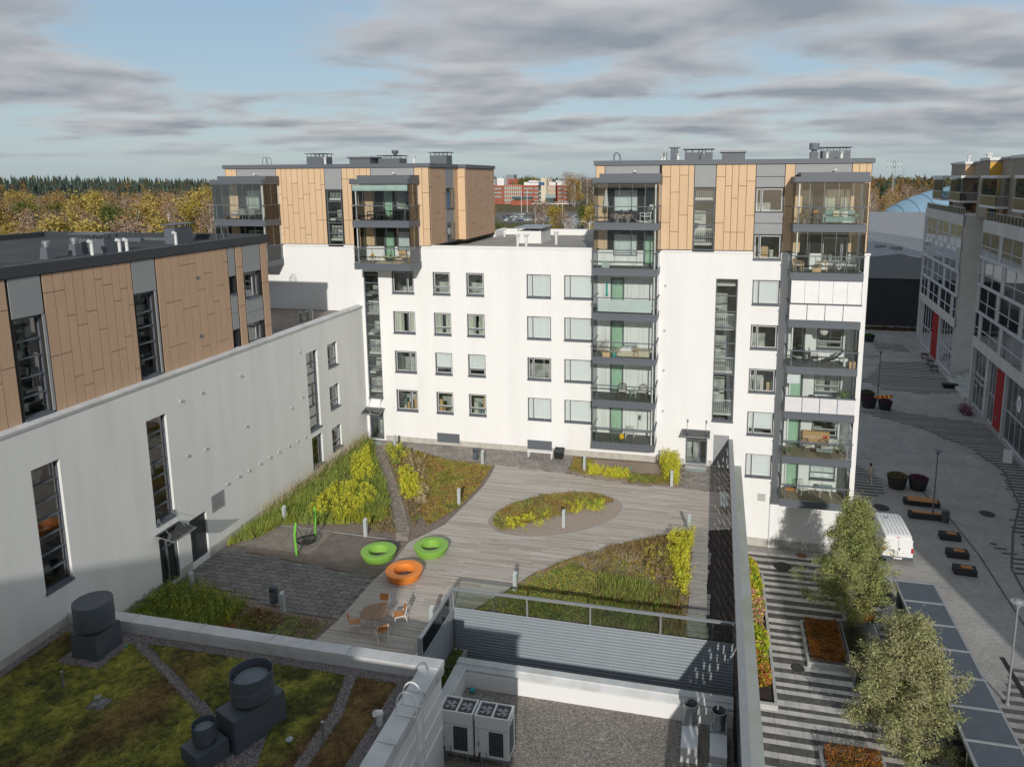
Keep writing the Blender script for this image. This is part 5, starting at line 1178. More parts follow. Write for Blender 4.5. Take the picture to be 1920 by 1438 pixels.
# basket swing
T = thing('basket_swing', 'basket swing with two bright green posts and a black net seat', 'swing', (4.4, -16.2, 0))
for y0, s in ((-17.15, -1), (-15.25, 1)):
    b = MB(); pts = [(4.4, y0, 0), (4.4, y0+.02*s, .6), (4.42, y0+.10*s, 1.2), (4.46, y0+.0*s-.02*s, 1.85)]
    for p, q in zip(pts, pts[1:]): b.bar(p, q, .06, n=10)
    o = b.build('post', 'green_paint', T); smooth_by_angle(o)
b = MB(); n = 28; cx, cy, cz = 4.42, -16.2, .42
rim = [(cx+.5*math.cos(2*math.pi*i/n), cy+.5*math.sin(2*math.pi*i/n), cz+.04*math.sin(4*math.pi*i/n)) for i in range(n+1)]; b.path(rim, .045, n=7)
for i in range(0, n, 2): b.bar(rim[i], (cx, cy, cz-.16), .014)
for rr_ in (.2, .36): b.path([(cx+rr_*math.cos(2*math.pi*i/16), cy+rr_*math.sin(2*math.pi*i/16), cz-.16+.12*rr_/.5) for i in range(17)], .012)
b.build('net_seat', 'black', T); b = MB()
for i in (4, 10): b.bar(rim[i], (4.45, -15.27, 1.7), .014)
for i in (18, 24): b.bar(rim[i], (4.45, -17.13, 1.7), .014)
b.build('suspension_rope', 'black', T)
# round table with four chairs
T = thing('garden_table', 'round slatted wooden table on a pale metal foot', 'table', (11.38, -22.1, 0))
for i in range(11):
    x = -.55+i*.11; hw = math.sqrt(max(.01, .62**2-(x)**2)); piece('table_slat', 'wood_grey', (11.38+x, -22.1, .745), (.098, hw*2, .035), T)
MB().lathe([(.45, 0), (.45, .02)], (0, 0, 0), 36).build('foot_disc', 'white_metal', T, w=False); MB().lathe([(.035, .02), (.035, .72)], (0, 0, 0), 12).box(-.45, .45, -.02, .02, .70, .73).build('stem', 'white_metal', T, w=False)
def chair():
    T = thing('garden_chair', 'wooden slatted chair with white metal legs, left of the round table', 'chair', (10.62, -22.55, 0), math.radians(-65), 'slatted chairs around the round table')
    for i in range(4): o = MB().box(-.22, .22, -.20+i*.115, -.10+i*.115, .43, .455).build('seat_slat', 'wood_bench', T, w=False)
    for i in range(3): MB().hull8([(-.22, -.245-.03*i, .56+i*.095), (.22, -.245-.03*i, .56+i*.095), (.22, -.225-.03*i, .56+i*.095), (-.22, -.225-.03*i, .56+i*.095), (-.22, -.27-.03*i, .645+i*.095), (.22, -.27-.03*i, .645+i*.095), (.22, -.25-.03*i, .645+i*.095), (-.22, -.25-.03*i, .645+i*.095)]).build('back_slat', 'wood_bench', T, w=False)
    for s in (-1, 1):
        MB().path([(s*.235, -.33, .86), (s*.235, -.22, .44), (s*.235, -.34, .02), (s*.235, -.26, .02)], .02).build('rear_leg', 'white_metal', T, w=False); MB().path([(s*.235, -.2, .42), (s*.235, .22, .42), (s*.235, .26, .02), (s*.235, .20, .02)], .02).build('front_leg', 'white_metal', T, w=False)
    return T
c0 = chair()
for (x, y, a, lb) in ((11.25, -21.1, 180, 'wooden slatted chair with white metal legs, behind the round table'), (12.30, -21.55, 125, 'wooden slatted chair with white metal legs, right of the round table'), (12.05, -22.85, 40, 'wooden slatted chair with its back to the camera, nearest to the glazed rail')): dup(c0, (x, y, 0), math.radians(a), lb)
tag(MB().lathe([(.005, 0), (.07, .02), (.06, .06), (.005, .08)], (0, 0, 0), 8).build('green_ball', 'teal', loc=(20.5, -1.6, .01)), 'little green object on the sand below the balconies', 'litter')
# ================================================================= plaza: stripes in the setts, furniture
GZ = -5.58
def cov(P): 
    pass
st = MB(); rr = random.Random(21)
def stripes(P, pitch=.62, z=-5.572):
    ys = [p[1] for p in P]; y = max(ys)
    while y > min(ys):
        h = pitch*rr.uniform(.38, .56)
        for a, b in spans(P, y-h/2): rect(st, a+rr.uniform(-.4, .4), b, y-h, y, z)
        y -= pitch
stripes([(40.5, 33.5), (46, 34), (53.6, 31.5), (52.3, 14), (51.5, 2), (47.0, 1.5), (47.2, 6), (49.3, 11), (50.6, 18), (50.0, 23), (46.5, 29)], .66)
stripes([(44.2, 46), (49, 57.5), (55.2, 58), (54.6, 43), (50, 41.5), (46, 42.5)], .8)
stripes([(51.5, 2), (51.2, -10), (48.5, -8.5), (45.5, 0), (45.4, 4), (47.0, 1.6)], .66)
stripes([(35.6, 17.5), (38.5, 17.2), (40.0, 14), (39.8, 11.2), (38.2, 9.6), (35.6, 9.8)], .62)
stripes([(49.5, 69), (54, 69), (54, 64), (49.5, 64.5)], .9)
stripes([(41.3, -10.5), (47, -10.5), (47, -20), (39.5, -20), (39.4, -14)], .66)
struct('plaza_stripes', st, 'stripe_dark')
lt = MB(); 
for P in ([(40.5, 33.9), (53.8, 32.2), (52.4, 10), (51.6, 2), (47.2, 1.4), (50.5, 18), (46.3, 29.5)], [(35.6, 17.7), (38.5, 17.4), (40.3, 14), (40.1, 11), (38.2, 9.4), (35.6, 9.4)], [(41.3, -10.2), (47, -10.2), (47, -20), (39.3, -20), (39.1, -14)]): lt.prism(P, -5.58, -5.576, sides=False)
mat('stripe_mid', (.34, .33, .31), .92, col2=(.26, .25, .24), nscale=2, bump=.2)
struct('plaza_light_bands', lt, 'stripe_mid')
asb = MB(); asb.prism([(35.5, 5.2), (37.0, 4.8), (38.0, 3.4), (37.6, 0), (36.6, -1.4), (36.9, -4.0), (37.3, -5.0), (35.6, -6.6), (35.2, -1)], -5.58, -5.57, sides=False); struct('asphalt_patch', asb, 'asphalt')
dl = MB(); dl.quad((41.2, -9.6, -5.568), (41.45, -9.6, -5.568), (41.6, -22, -5.568), (41.2, -22, -5.568)); struct('drain_channel', dl, 'black')
bd = MB()
def ribbon(pts, w, z):
    for (x0, y0), (x1, y1) in zip(pts, pts[1:]):
        dx, dy = x1-x0, y1-y0; l = math.hypot(dx, dy) or 1; nx_, ny_ = -dy/l*w/2, dx/l*w/2; bd.quad((x0-nx_, y0-ny_, z), (x1-nx_, y1-ny_, z), (x1+nx_, y1+ny_, z), (x0+nx_, y0+ny_, z))
ribbon([(46.6, 29.2), (50, 23.2), (50.8, 18), (49.5, 11), (47.3, 6), (45.3, .5), (44.6, -6), (44.4, -14), (44.4, -22)], .16, -5.566); ribbon([(42.8, 12), (43.5, 8), (43.8, 2), (43.6, -8), (43.5, -20)], .12, -5.565); struct('sett_border', bd, 'stripe_dark')
def manhole(x, y, r, lb, m='manhole'):
    tag(MB().lathe([(r*1.18, 0), (r*1.18, .012), (r, .014), (r*.98, .02), (.01, .022)], (0, 0, 0), 28).build('manhole_cover', m, loc=(x, y, -5.552)), lb, 'manhole cover')
manhole(38.89, 8.27, .5, 'dark oval looking manhole cover on the sunlit setts behind the van'); manhole(46.5, 8.8, .45, 'manhole cover in the shaded striped paving near the shop fronts')
manhole(30.68, -2.5, .48, 'large manhole cover in the striped paving near the facade'); manhole(32.05, -.75, .30, 'small rusty manhole cover close to the facade plinth', 'rust'); manhole(30.6, -12.9, .30, 'small manhole cover between hydrangea hedge and planter')
def bigpot(x, y, r, h, lb, cols, fh=.3):
    T = thing('flower_pot', lb, 'planter', (x, y, GZ)); o = MB().lathe([(r*.72, 0), (r*.76, .03), (r, h), (r*1.03, h), (r*1.03, h+.04), (r*.93, h+.04), (r*.9, h-.08), (.02, h-.06)], (0, 0, 0), 32).build('pot', 'pot', T, w=False); smooth_by_angle(o)
    n = 1500; a = NR.uniform(0, 6.28, n); q = r*.95*np.sqrt(NR.uniform(0, 1, n)); zz = h+NR.uniform(0, 1, n)*fh*(1.1-(q/r)**2); V, F = leaves(np.stack([q*np.cos(a), q*np.sin(a), zz], 1), .09, .6, .5); trimesh('plants', V, F, rep3(pal(cols, NR.uniform(0, 1, n))), 'foliage', T)
HEA = [(.05, .02, .03), (.12, .04, .06), (.16, .06, .09), (.06, .03, .04)]
bigpot(40.95, 12.6, .80, 1.0, 'large dark planter tub with green leaves and pink flowers', [(.04, .07, .02), (.09, .13, .04), (.10, .13, .05), (.5, .2, .22)], .3)
bigpot(42.55, 12.6, .76, .95, 'large dark planter tub with dark red heather', HEA, .2)
bigpot(42.9, 35.0, .85, .95, 'broad dark tub with purple heather, front left of the trio by the lamp', HEA, .25); bigpot(44.5, 34.5, .75, .95, 'dark tub with purple heather, front right of the trio by the lamp', HEA, .22); bigpot(43.2, 37.6, .8, .95, 'dark tub with grey green plants, rear one of the trio', [(.08, .08, .04), (.14, .13, .07), (.10, .07, .05)], .3)
bigpot(49.5, 70.4, .85, .9, 'far single dark tub with a clipped green plant', [(.04, .07, .02), (.08, .11, .03)], .35)
# street lamps
def lamp(x, y, h, lb, m='charcoal', first=[None]):
    T = thing('street_lamp', lb, 'street lamp', (x, y, GZ), 0, 'post top street lamps'); b = MB().lathe([(.11, 0), (.11, .08), (.07, .12), (.07, 1.1), (.05, 1.2), (.045, h-.25)], (0, 0, 0), 14); o = b.build('pole', m, T, w=False); smooth_by_angle(o)
    MB().lathe([(.05, h-.25), (.11, h-.22), (.12, h-.02)], (0, 0, 0), 16).build('lamp_body', m, T, w=False)
    MB().lathe([(.09, h-.22), (.10, h-.10)], (0, 0, 0), 16).build('lens', 'white_frame', T, w=False)
    o = MB().lathe([(.12, h), (.33, h+.03), (.34, h+.05), (.15, h+.07), (.12, h+.12), (.01, h+.13)], (0, 0, 0), 28).build('disc_shade', 'fan_top' if m == 'charcoal' else 'gray_panel', T, w=False)
    return T
lamp(42.22, 7.05, 5.35, 'dark street lamp between the orange topped benches'); lamp(40.25, -13.5, 5.4, 'pale grey street lamp right of the long shelter roof', 'rail_grey'); lamp(45.0, 40.7, 5.1, 'distant dark street lamp behind the trio of tubs'); lamp(46.9, 61.3, 5.1, 'farthest dark street lamp close to the tower corner')
def streetbench(x, y, L_, lb, rz, wide=.62):
    T = thing('street_bench', lb, 'bench', (x, y, GZ), rz); MB().box(-L_/2-.22, L_/2+.22, -.34, .34, 0, .40).build('stone_base', 'stone_black', T, w=False)
    k = max(2, int(wide/.13))
    for i in range(k): MB().box(-L_/2+.03, L_/2+.03, -wide/2+i*wide/k+.008, -wide/2+(i+1)*wide/k-.008, .42, .47).build('seat_board', 'wood_bench', T, w=False)
streetbench(42.05, 9.5, 2.1, 'wide orange wood bench top on a black stone base, the farther one', -.06, .9); streetbench(41.85, 7.1, 2.1, 'narrow orange wood bench top on a black stone base by the lamp', -.04, .35)
def block(x, y, lb, rz):
    T = thing('stone_bench', lb, 'bench', (x, y, GZ), rz); MB().box(-.66, .66, -.36, .36, 0, .42).build('stone_block', 'stone_black', T, w=False)
    for i in range(3): MB().box(-.22, .42, -.17+i*.125, -.06+i*.125, .425, .46).build('seat_board', 'wood_bench', T, w=False)
block(42.55, 4.0, 'black stone block with small wooden pad, farthest of three', -.05); block(42.3, 1.45, 'black stone block with small wooden pad, middle of three', -.05); block(42.1, -.8, 'black stone block with small wooden pad, nearest of three', -.08)
T = thing('litter_bin', 'dark cylindrical litter bin beside the bench and lamp', 'litter bin', (42.95, 6.55, GZ)); o = MB().lathe([(.22, 0), (.22, .06), (.27, .1), (.27, .95), (.24, .98)], (0, 0, 0), 20).build('body', 'bin_grey', T, w=False); smooth_by_angle(o); MB().lathe([(.25, 0), (.25, .05)], (0, 0, 0), 16).build('base', 'concrete', T, w=False)
# traffic barrier lying behind the tubs
T = thing('road_barrier', 'red and yellow striped barrier board leaning over beside the tubs', 'barrier', (45.0, 37.6, GZ), .35)
for i in range(8): o = MB().hull8([(-1.1+i*.28, 0, .35), (-.83+i*.28, 0, .35), (-.83+i*.28, .03, .35), (-1.1+i*.28, .03, .35), (-1.05+i*.28, .25, .62), (-.78+i*.28, .25, .62), (-.78+i*.28, .28, .62), (-1.05+i*.28, .28, .62)]).build('stripe_board', 'ref_red' if i % 2 else 'ref_yellow', T, w=False)
for i in range(12): MB().box(-1.05+i*.18, -.97+i*.18, -.02, .0, .08, .34).build('slat', 'white_paint' if i % 2 else 'black', T, w=False)
MB().box(-1.15, 1.15, -.25, .25, 0, .07).build('foot', 'white_metal', T, w=False)
tag(MB().prism([(-2.2, -.6), (.9, -1.0), (1.9, -.3), (.4, .5), (-1.9, .6)], 0, .1).build('paving_slab_pile', 'slab', loc=(42.8, 40.2, GZ)), 'low pale slab island around the lamp behind the tubs', 'traffic island')
tag(MB().prism([(-2.0, -1.2), (1.6, -1.0), (2.6, -.1), (1.5, .9), (-2.0, 1.1)], 0, .12).build('curb_island', 'slab', loc=(46.5, 60.7, GZ)), 'low pale kerbed island at the foot of the farthest lamp', 'traffic island')
# white van
def van():
    T = thing('parked_van', 'white panel van parked near the block corner, rear doors to the camera', 'van', (38.15, -.35, GZ), 0)
    L_, w, h = 4.95, .95, 1.95
    b = MB(); secs = [(0.0, .93, .42, 1.86, .80), (.12, .95, .30, 1.93, .82), (1.8, .95, .28, 1.96, .83), (3.2, .95, .28, 1.93, .82), (3.55, .95, .28, 1.86, .78), (4.25, .93, .28, 1.12, .84), (4.75, .88, .32, .98, .80), (4.95, .80, .40, .80, .74)]
    k0 = 0
    for (y, ww, z0, z1, wt) in secs:
        zb = z0+(min(z1, 1.25)-z0)*.55; zc = min(z1-.05, 1.15)
        b.v += [(-ww, y, z0), (-ww, y, zb), (-ww*.985, y, zc), (-wt, y, z1-.05), (-wt*.86, y, z1), (wt*.86, y, z1), (wt, y, z1-.05), (ww*.985, y, zc), (ww, y, zb), (ww, y, z0)]
    n = 10
    for j in range(len(secs)-1):
        for i in range(n): i2 = (i+1) % n; b.f.append((j*n+i, j*n+i2, (j+1)*n+i2, (j+1)*n+i)); b.m.append(0)
    b.f.append(tuple(range(n))); b.m.append(0); b.f.append(tuple((len(secs)-1)*n+i for i in reversed(range(n)))); b.m.append(0)
    o = b.build('body', 'white_paint', T, w=False); smooth_by_angle(o, 30)
    ribs = MB()
    for i in range(6): ribs.box(-.58+i*.23, -.56+i*.23, .25, 3.1, 1.935, 1.965)
    ribs.build('roof_rib', 'gray_panel', T, w=False)
    for s in (-1, 1):
        MB().box(s*.50-.38, s*.50+.38, -.012, 0.0, .52, 1.70).build('rear_door', 'white_paint', T, w=False)
        MB().box(s*.86-.06, s*.86+.07, -.03, .05, .78, 1.12).build('tail_light', 'red_lamp', T, w=False)
        MB().box(s*.94, s*1.02, 3.55, 3.75, 1.0, 1.25).box(s*.94, s*1.12, 3.6, 3.66, 1.1, 1.15).build('wing_mirror', 'black', T, w=False)
        MB().box(s*.935, s*.955, 3.3, 4.1, 1.15, 1.6).build('side_window', 'glass_dark', T, w=False)
    MB().box(-.006, .006, -.016, -.01, .5, 1.74).build('door_seam', 'black', T, w=False)
    MB().box(-.15, .1, -.02, -.005, 1.80, 1.84).build('brake_light', 'red_lamp', T, w=False)
    MB().box(-.93, .93, -.10, .05, .28, .46).build('bumper', 'bin_grey', T, w=False); MB().box(-.26, .26, -.115, -.10, .34, .44).build('number_plate', 'white_frame', T, w=False)
    MB().lathe([(.075, -.03), (.075, .0)], (.1, 0, 0), 16).build('badge', 'galv', T, w=False)
    bg = bpy.data.objects[[c.name for c in T.children if c.name.startswith('badge')][0]]; bg.rotation_euler = (math.pi/2, 0, 0); bg.location = (0, -.0, 1.0)
    MB().box(-.62, -.22, -.018, -.013, .90, .93).box(-.50, -.24, -.018, -.013, .84, .865).build('lettering_line', 'bin_grey', T, w=False); MB().box(-.66, -.42, -.018, -.013, .60, .65).build('lettering_line', 'ref_yellow', T, w=False)
    MB().quad((-.72, 3.62, 1.86), (.72, 3.62, 1.86), (.80, 4.22, 1.16), (-.80, 4.22, 1.16)).build('windscreen', 'glass_dark', T, w=False)
    for s in (-1, 1):
        for y in (.95, 3.9):
            wh = MB(); wh.bar((s*.78, y, .33), (s*.96, y, .33), .33, n=22); q = wh.build('wheel', 'tyre', T, w=False); MB().bar((s*.955, y, .33), (s*.975, y, .33), .2, n=14).build('rim', 'galv', q, w=False)
    MB().lathe([(.04, 1.94), (.04, 2.02)], (-.35, 2.6, 0), 8).lathe([(.04, 1.94), (.04, 1.99)], (-.22, 2.55, 0), 8).build('roof_aerial', 'black', T, w=False)
    return T
van()
# pedestrian in printed clothes walking away
def person():
    T = thing('person', 'person in a blotchy beige and black two-piece outfit walking on the setts', 'person', (38.98, 13.15, GZ), 0)
    me = bpy.data.meshes.new('body'); J = dict(pel=(0, 0, .95), ch=(0, .02, 1.25), nk=(0, .03, 1.46), hd=(0, .05, 1.58), ht=(0, .04, 1.70), sl=(-.18, .02, 1.40), el=(-.25, -.05, 1.14), hl=(-.24, .02, .90), sr=(.18, .02, 1.40), er=(.25, .02, 1.14), hr=(.24, .12, .92), ll=(-.09, 0, .90), kl=(-.10, .12, .50), al=(-.10, .08, .08), tl=(-.10, .24, .03), lr=(.09, 0, .90), kr=(.10, -.02, .50), ar=(.11, -.20, .12), tr=(.11, -.10, .03))
    K_ = list(J); me.from_pydata([J[k] for k in K_], [(K_.index(a), K_.index(b)) for a, b in (('pel', 'ch'), ('ch', 'nk'), ('nk', 'hd'), ('hd', 'ht'), ('ch', 'sl'), ('sl', 'el'), ('el', 'hl'), ('ch', 'sr'), ('sr', 'er'), ('er', 'hr'), ('pel', 'll'), ('ll', 'kl'), ('kl', 'al'), ('al', 'tl'), ('pel', 'lr'), ('lr', 'kr'), ('kr', 'ar'), ('ar', 'tr'))], [])
    o = bpy.data.objects.new('body', me); COL.objects.link(o); o.parent = T; rad = dict(pel=.15, ch=.16, nk=.065, hd=.095, ht=.06, sl=.075, el=.055, hl=.04, sr=.075, er=.055, hr=.04, ll=.10, kl=.075, al=.045, tl=.035, lr=.10, kr=.075, ar=.045, tr=.035)
    sk = o.modifiers.new('skin', 'SKIN'); su = o.modifiers.new('sub', 'SUBSURF'); su.levels = 1; su.render_levels = 1
    for i, k in enumerate(K_): me.skin_vertices[0].data[i].radius = (rad[k], rad[k]*.85); me.skin_vertices[0].data[i].use_root = (k == 'pel')
    me.materials.append(MATS['print_cloth'])
    MB().lathe([(.005, 1.70), (.07, 1.71), (.105, 1.65), (.11, 1.58), (.08, 1.50), (.03, 1.49)], (0, .035, 0), 16).build('hair', 'hair', T, w=False, smooth=True)
    for s, y in ((-1, .02), (1, .12)): MB().lathe([(.01, .80), (.035, .83), (.035, .88), (.01, .92)], (s*.24, y, 0), 8).build('hand', 'skin', T, w=False, smooth=True)
    for s, y in ((-1, .17), (1, -.13)): MB().box(s*.10-.05, s*.10+.05, y-.15, y+.12, 0, .09).build('shoe', 'white_paint', T, w=False)
person()
# long shelter with dark glazed roof
T = thing('bicycle_shelter', 'long narrow street shelter roofed with eight dark glass panels in steel frames', 'shelter', (37.3, -15, GZ))
zt = -2.95; y = -7.55; i = 0
while y > -27:
    L_ = 2.05; a, b = y-L_+.04, y-.04
    MB().box(36.35, 38.25, a+.06, b-.06, zt+.0, zt+.03).build('roof_panel', 'fan_metal', T)
    fr = MB().box(36.22, 38.38, b-.02, b+.08, zt-.06, zt+.07).box(36.22, 36.34, a, b, zt-.10, zt+.05).box(38.26, 38.38, a, b, zt-.1, zt+.05); fr.build('roof_frame', 'rail_grey', T)
    piece('post', 'rail_grey', (36.5, y, (GZ+zt)/2), (.09, .09, zt-GZ), T); MB().box(36.42, 36.45, a+.05, b-.05, GZ+.2, zt-.15).build('glass_wall', 'glass_rail', T)
    y -= L_; i += 1
piece('post', 'rail_grey', (38.2, -7.6, (GZ+zt)/2), (.09, .09, zt-GZ), T)
T = thing('glass_lean_to', 'grey translucent flat roof between the orange shrub planter and the tree', 'shelter', (33.8, -11.5, GZ)); MB().box(33.25, 35.0, -13.8, -9.0, -5.0, -4.95).build('roof_sheet', 'glass_shelter', T); MB().box(33.2, 33.27, -13.85, -8.95, -5.58, -4.92).box(34.98, 35.05, -13.85, -8.95, -5.58, -4.92).build('frame', 'rail_grey', T)
# planters with russet hedge, hydrangeas
def planter(x0, x1, y0, y1, lb, cols, h, n):
    T = thing('shrub_planter', lb, 'planter', ((x0+x1)/2, (y0+y1)/2, GZ)); MB().box(x0, x1, y0, y0+.14, GZ, GZ+.32).box(x0, x1, y1-.14, y1, GZ, GZ+.32).box(x0, x0+.14, y0+.14, y1-.14, GZ, GZ+.32).box(x1-.14, x1, y0+.14, y1-.14, GZ, GZ+.32).build('kerb', 'concrete', T)
    q = np.stack([NR.uniform(x0+.18, x1-.18, n), NR.uniform(y0+.18, y1-.18, n)], 1); zz = GZ+.05+NR.uniform(.2, 1, n)**.6*(h*(.75+.35*fbm(q[:, 0], q[:, 1], 1.5, 3))); V, F = leaves(np.stack([q[:, 0], q[:, 1], zz], 1), .07, .8, .3)
    trimesh('hedge', V, F, rep3(pal(cols, fbm(q[:, 0], q[:, 1], 2.2, 6)*1.4-.2+NR.normal(0, .15, n))), 'foliage', T, w=True); return T
RUS = [(.10, .035, .012), (.24, .085, .022), (.38, .15, .03), (.20, .12, .02), (.06, .05, .015)]
planter(31.1, 33.25, -12.75, -8.9, 'rectangular kerbed planter of russet orange shrubs on the striped paving', RUS, .75, 9000); planter(30.9, 33.6, -22.5, -18.6, 'russet orange shrub planter cut by the bottom edge of the view', RUS, .75, 9000); planter(33.6, 35.4, -8.8, -6.0, 'small russet planter behind the near tree by the shelter', RUS, .9, 3500)
T = thing('hydrangea_hedge', 'green, yellow and pink hydrangea hedge along the terrace wall', 'hedge', (28.6, -10, GZ))
MB().box(27.9, 29.35, -16.4, -16.2, GZ, GZ+.3).box(29.2, 29.35, -16.2, -4.2, GZ, GZ+.3).build('kerb', 'concrete', T); MB().box(27.9, 29.2, -16.2, -4.2, GZ, GZ+.15).build('soil_bed', 'soil_dark', T)
n = 15000; yy = NR.uniform(-15.2, -4.3, n); bulge = .25+.55*fbm(yy, yy*0, .9, 2); a = NR.uniform(0, math.pi, n); rr_ = np.sqrt(NR.uniform(.35, 1, n)); xx = 28.0+(.55+bulge)*rr_*np.abs(np.sin(a))*1.0; zz = GZ+.35+(.9+.55*fbm(yy, yy*0+3, .7, 3))*np.abs(np.cos(a))*rr_+NR.uniform(0, .2, n)
low = (NR.uniform(0, 1, n) < .35); zz = np.where(low, GZ+NR.uniform(.2, 1.0, n), zz)
V, F = leaves(np.stack([xx, yy, zz], 1), .17, .8, .25); t = fbm(yy, xx, .8, 4); C = pal([(.08, .15, .015), (.18, .28, .02), (.40, .42, .03), (.55, .42, .04)], t*1.5-.25+NR.normal(0, .16, n))
pk = ((yy < -8.3) & (yy > -11.6) & (NR.uniform(0, 1, n) < .55)) | (NR.uniform(0, 1, n) < .06); C[pk] = np.array([.55, .27, .22])*NR.uniform(.6, 1.2, (pk.sum(), 1)); od = (yy < -14) & (NR.uniform(0, 1, n) < .6); C[od] = np.array([.38, .15, .04])
trimesh('foliage', V, F, rep3(C), 'foliage', T, w=True)
# ================================================================= trees
def limbtree(name, label, loc, H, cr, n, size, cols, bark='bark', trunk_r=.16, spread=1.0, droop=.35, base_z=.22, seed=1, asp=.35, group=None, cat='tree', nl=46, sub=6, sig=.22, conic=.6):
    T = thing(name, label, cat, loc, 0, group); rg = np.random.default_rng(seed); b = MB(); b.bar((0, 0, 0), (.08, .05, H*.5), trunk_r, n=9, r2=trunk_r*.6); b.bar((.08, .05, H*.5), (0, .1, H*.97), trunk_r*.6, n=8, r2=.02)
    P, Q = [], []
    for i in range(nl):
        t = base_z+(1-base_z)*(i+.5)/nl; a = i*2.4+rg.normal(0, .3); L_ = cr*spread*((1-t)**conic*1.15+.12)*rg.uniform(.7, 1.15); z0 = H*t*.93; p = np.array([0.04, .05, z0]); d = np.array([math.cos(a), math.sin(a), rg.uniform(.1, .6)])
        e = p+d*L_*np.array([1, 1, .7]); b.bar(tuple(p), tuple(e), .035*(1.2-t)+.008, n=5, r2=.008, cap=False)
        for s in range(sub):
            u = rg.uniform(.25, 1.05); c = p+(e-p)*u+rg.normal(0, .16*cr/2.2, 3); Q.append(c); P.append(max(.3, 1.25-u*.4))
    b.build('trunk', bark, T, w=False)
    Q = np.array(Q); k = max(1, n//len(Q)); pts = np.repeat(Q, k, axis=0)+rg.normal(0, 1, (len(Q)*k, 3))*np.array([sig, sig, sig*.85])*np.repeat(np.array(P), k)[:, None]
    tone = np.repeat(rg.uniform(0, 1, len(Q)), k)*.6+rg.uniform(0, .5, len(pts))
    V, F = leaves(pts, size, asp, .0, droop); trimesh('crown', V, F, rep3(pal(cols, tone)*NR.uniform(.75, 1.25, (len(pts), 1))), 'foliage', T)
    return T
OLV = [(.12, .155, .05), (.20, .245, .08), (.29, .33, .11), (.34, .33, .14), (.16, .20, .065)]
OLV2 = [(.14, .165, .065), (.24, .265, .11), (.33, .345, .15), (.38, .33, .20), (.20, .225, .09)]
limbtree('street_tree', 'airy olive green tree in front of the white corner of the block', (33.85, -8.2, GZ), 7.9, 2.75, 52000, .13, OLV, seed=3, nl=70, sub=9, sig=.17, trunk_r=.11, conic=1.05, base_z=.1)
limbtree('street_tree', 'large greyish green tree at the bottom beside the shelter roof', (34.5, -18.0, GZ), 6.8, 2.35, 60000, .13, OLV2, seed=8, nl=74, sub=9, sig=.17, trunk_r=.12, conic=.7, base_z=.1)
# ================================================================= right-hand street buildings (turned 4.2 degrees)
AZ = -math.radians(4.2)
def glazed_block(T, f, L_, top=15.05, seed=1):
    """f(u,v,d): u along the facade away from the camera. Four glazed storeys between plaster bands"""
    rr = random.Random(seed); mb = MB(); bands = [(13.75, top), (10.85, 11.12), (7.85, 8.12), (4.87, 5.12), (.98, 2.12)]
    for i, (z0, z1) in enumerate(bands):
        mm = 'wall_gray' if i in (0, 4) else 'alu'
        MB().fbox(f, 0, L_, z0, z1, -.3, 0.0 if i in (0, 4) else .05).build('floor_band' if mm == 'alu' else 'wall_band', mm, T, w=False)
    st = [(11.12, 13.75), (8.12, 10.85), (5.12, 7.85), (2.12, 4.87)]
    for j, (z0, z1) in enumerate(st):
        u = (.0, 1.9, .9, 2.8)[j]; cuts = [0.0]
        while u < L_: cuts += [u] if u > .5 else []; u += 7.6
        cuts.append(L_)
        for a, b in zip(cuts, cuts[1:]):
            if b-a < .3: continue
            fr = MB(); fr.fbox(f, a, a+.07, z0, z1, -.12, .03).fbox(f, b-.97, b-.90, z0, z1, -.12, .03).fbox(f, a+.07, b-.97, z0+1.1, z0+1.15, -.1, .0)
            if b-a > 3: fr.fbox(f, (a+b-.9)/2-.03, (a+b-.9)/2+.03, z0, z1, -.1, .0)
            w_ = fr.build('glazing_bay', 'alu', T, w=False); MB().fquad(f, a+.05, b-.95, z0, z1, -.05).build('pane', 'glass_far', w_, w=False)
            MB().fbox(f, b-.90, b-.02, z0, z1, -.25, -.06).build('pier', 'wall_gray', T, w=False)
    MB().fquad(f, 0, L_, 2.1, 13.8, -1.9).build('inner_wall', 'soffit', T, w=False)
    fl = MB()
    for z in (2.2, 5.0, 8.0, 11.0): fl.quad(f(0, z+.02, -.1), f(L_, z+.02, -.1), f(L_, z+.02, -1.9), f(0, z+.02, -1.9))
    fl.build('loggia_floor', 'balcony_floor', T, w=False)
def ground_glass(T, f, a, b, z0, z1, n):
    fr = MB(); w = (b-a)/n
    for i in range(n+1): fr.fbox(f, a+i*w-.03, a+i*w+.03, z0, z1, -.45, -.36)
    fr.fbox(f, a, b, z0, z0+.12, -.45, -.3).fbox(f, a, b, z0+2.9, z0+3.0, -.45, -.36)
    o = fr.build('shop_window', 'alu', T, w=False); MB().fquad(f, a, b, z0, z1, -.4).build('pane', 'glass_dark', o, w=False); MB().fquad(f, a, b, z0, z1, -2.4).build('interior', 'room_dark', o, w=False); return o
Fb = thing('glazed_apartment_building', 'farther grey block of glazed balconies on the right side of the plaza', 'building', (55.15, 49.4, GZ), AZ)
zo = -GZ
fF = lambda u, v, d: (-d, u, v+zo)
glazed_block(Fb, fF, 23.9, seed=4)
b = MB(); b.quad((0, 0, 0), (9, 0, 0), (9, 0, 15.05+zo), (0, 0, 15.05+zo)); b.quad((0, 23.9, 0), (9, 23.9, 0), (9, 23.9, 15+zo), (0, 23.9, 15+zo)); b.quad((0, 0, 15.0+zo), (14, 0, 15.0+zo), (14, 24, 15.0+zo), (0, 24, 15+zo)); b.build('side_wall', 'wall_gray', Fb, w=False)
jb = MB()
for z in (2.1, 5, 8, 11, 13.75): jb.box(.0, 3, -.012, 0, z+zo, z+zo+.03)
jb.build('wall_joint', 'concrete', Fb, w=False)
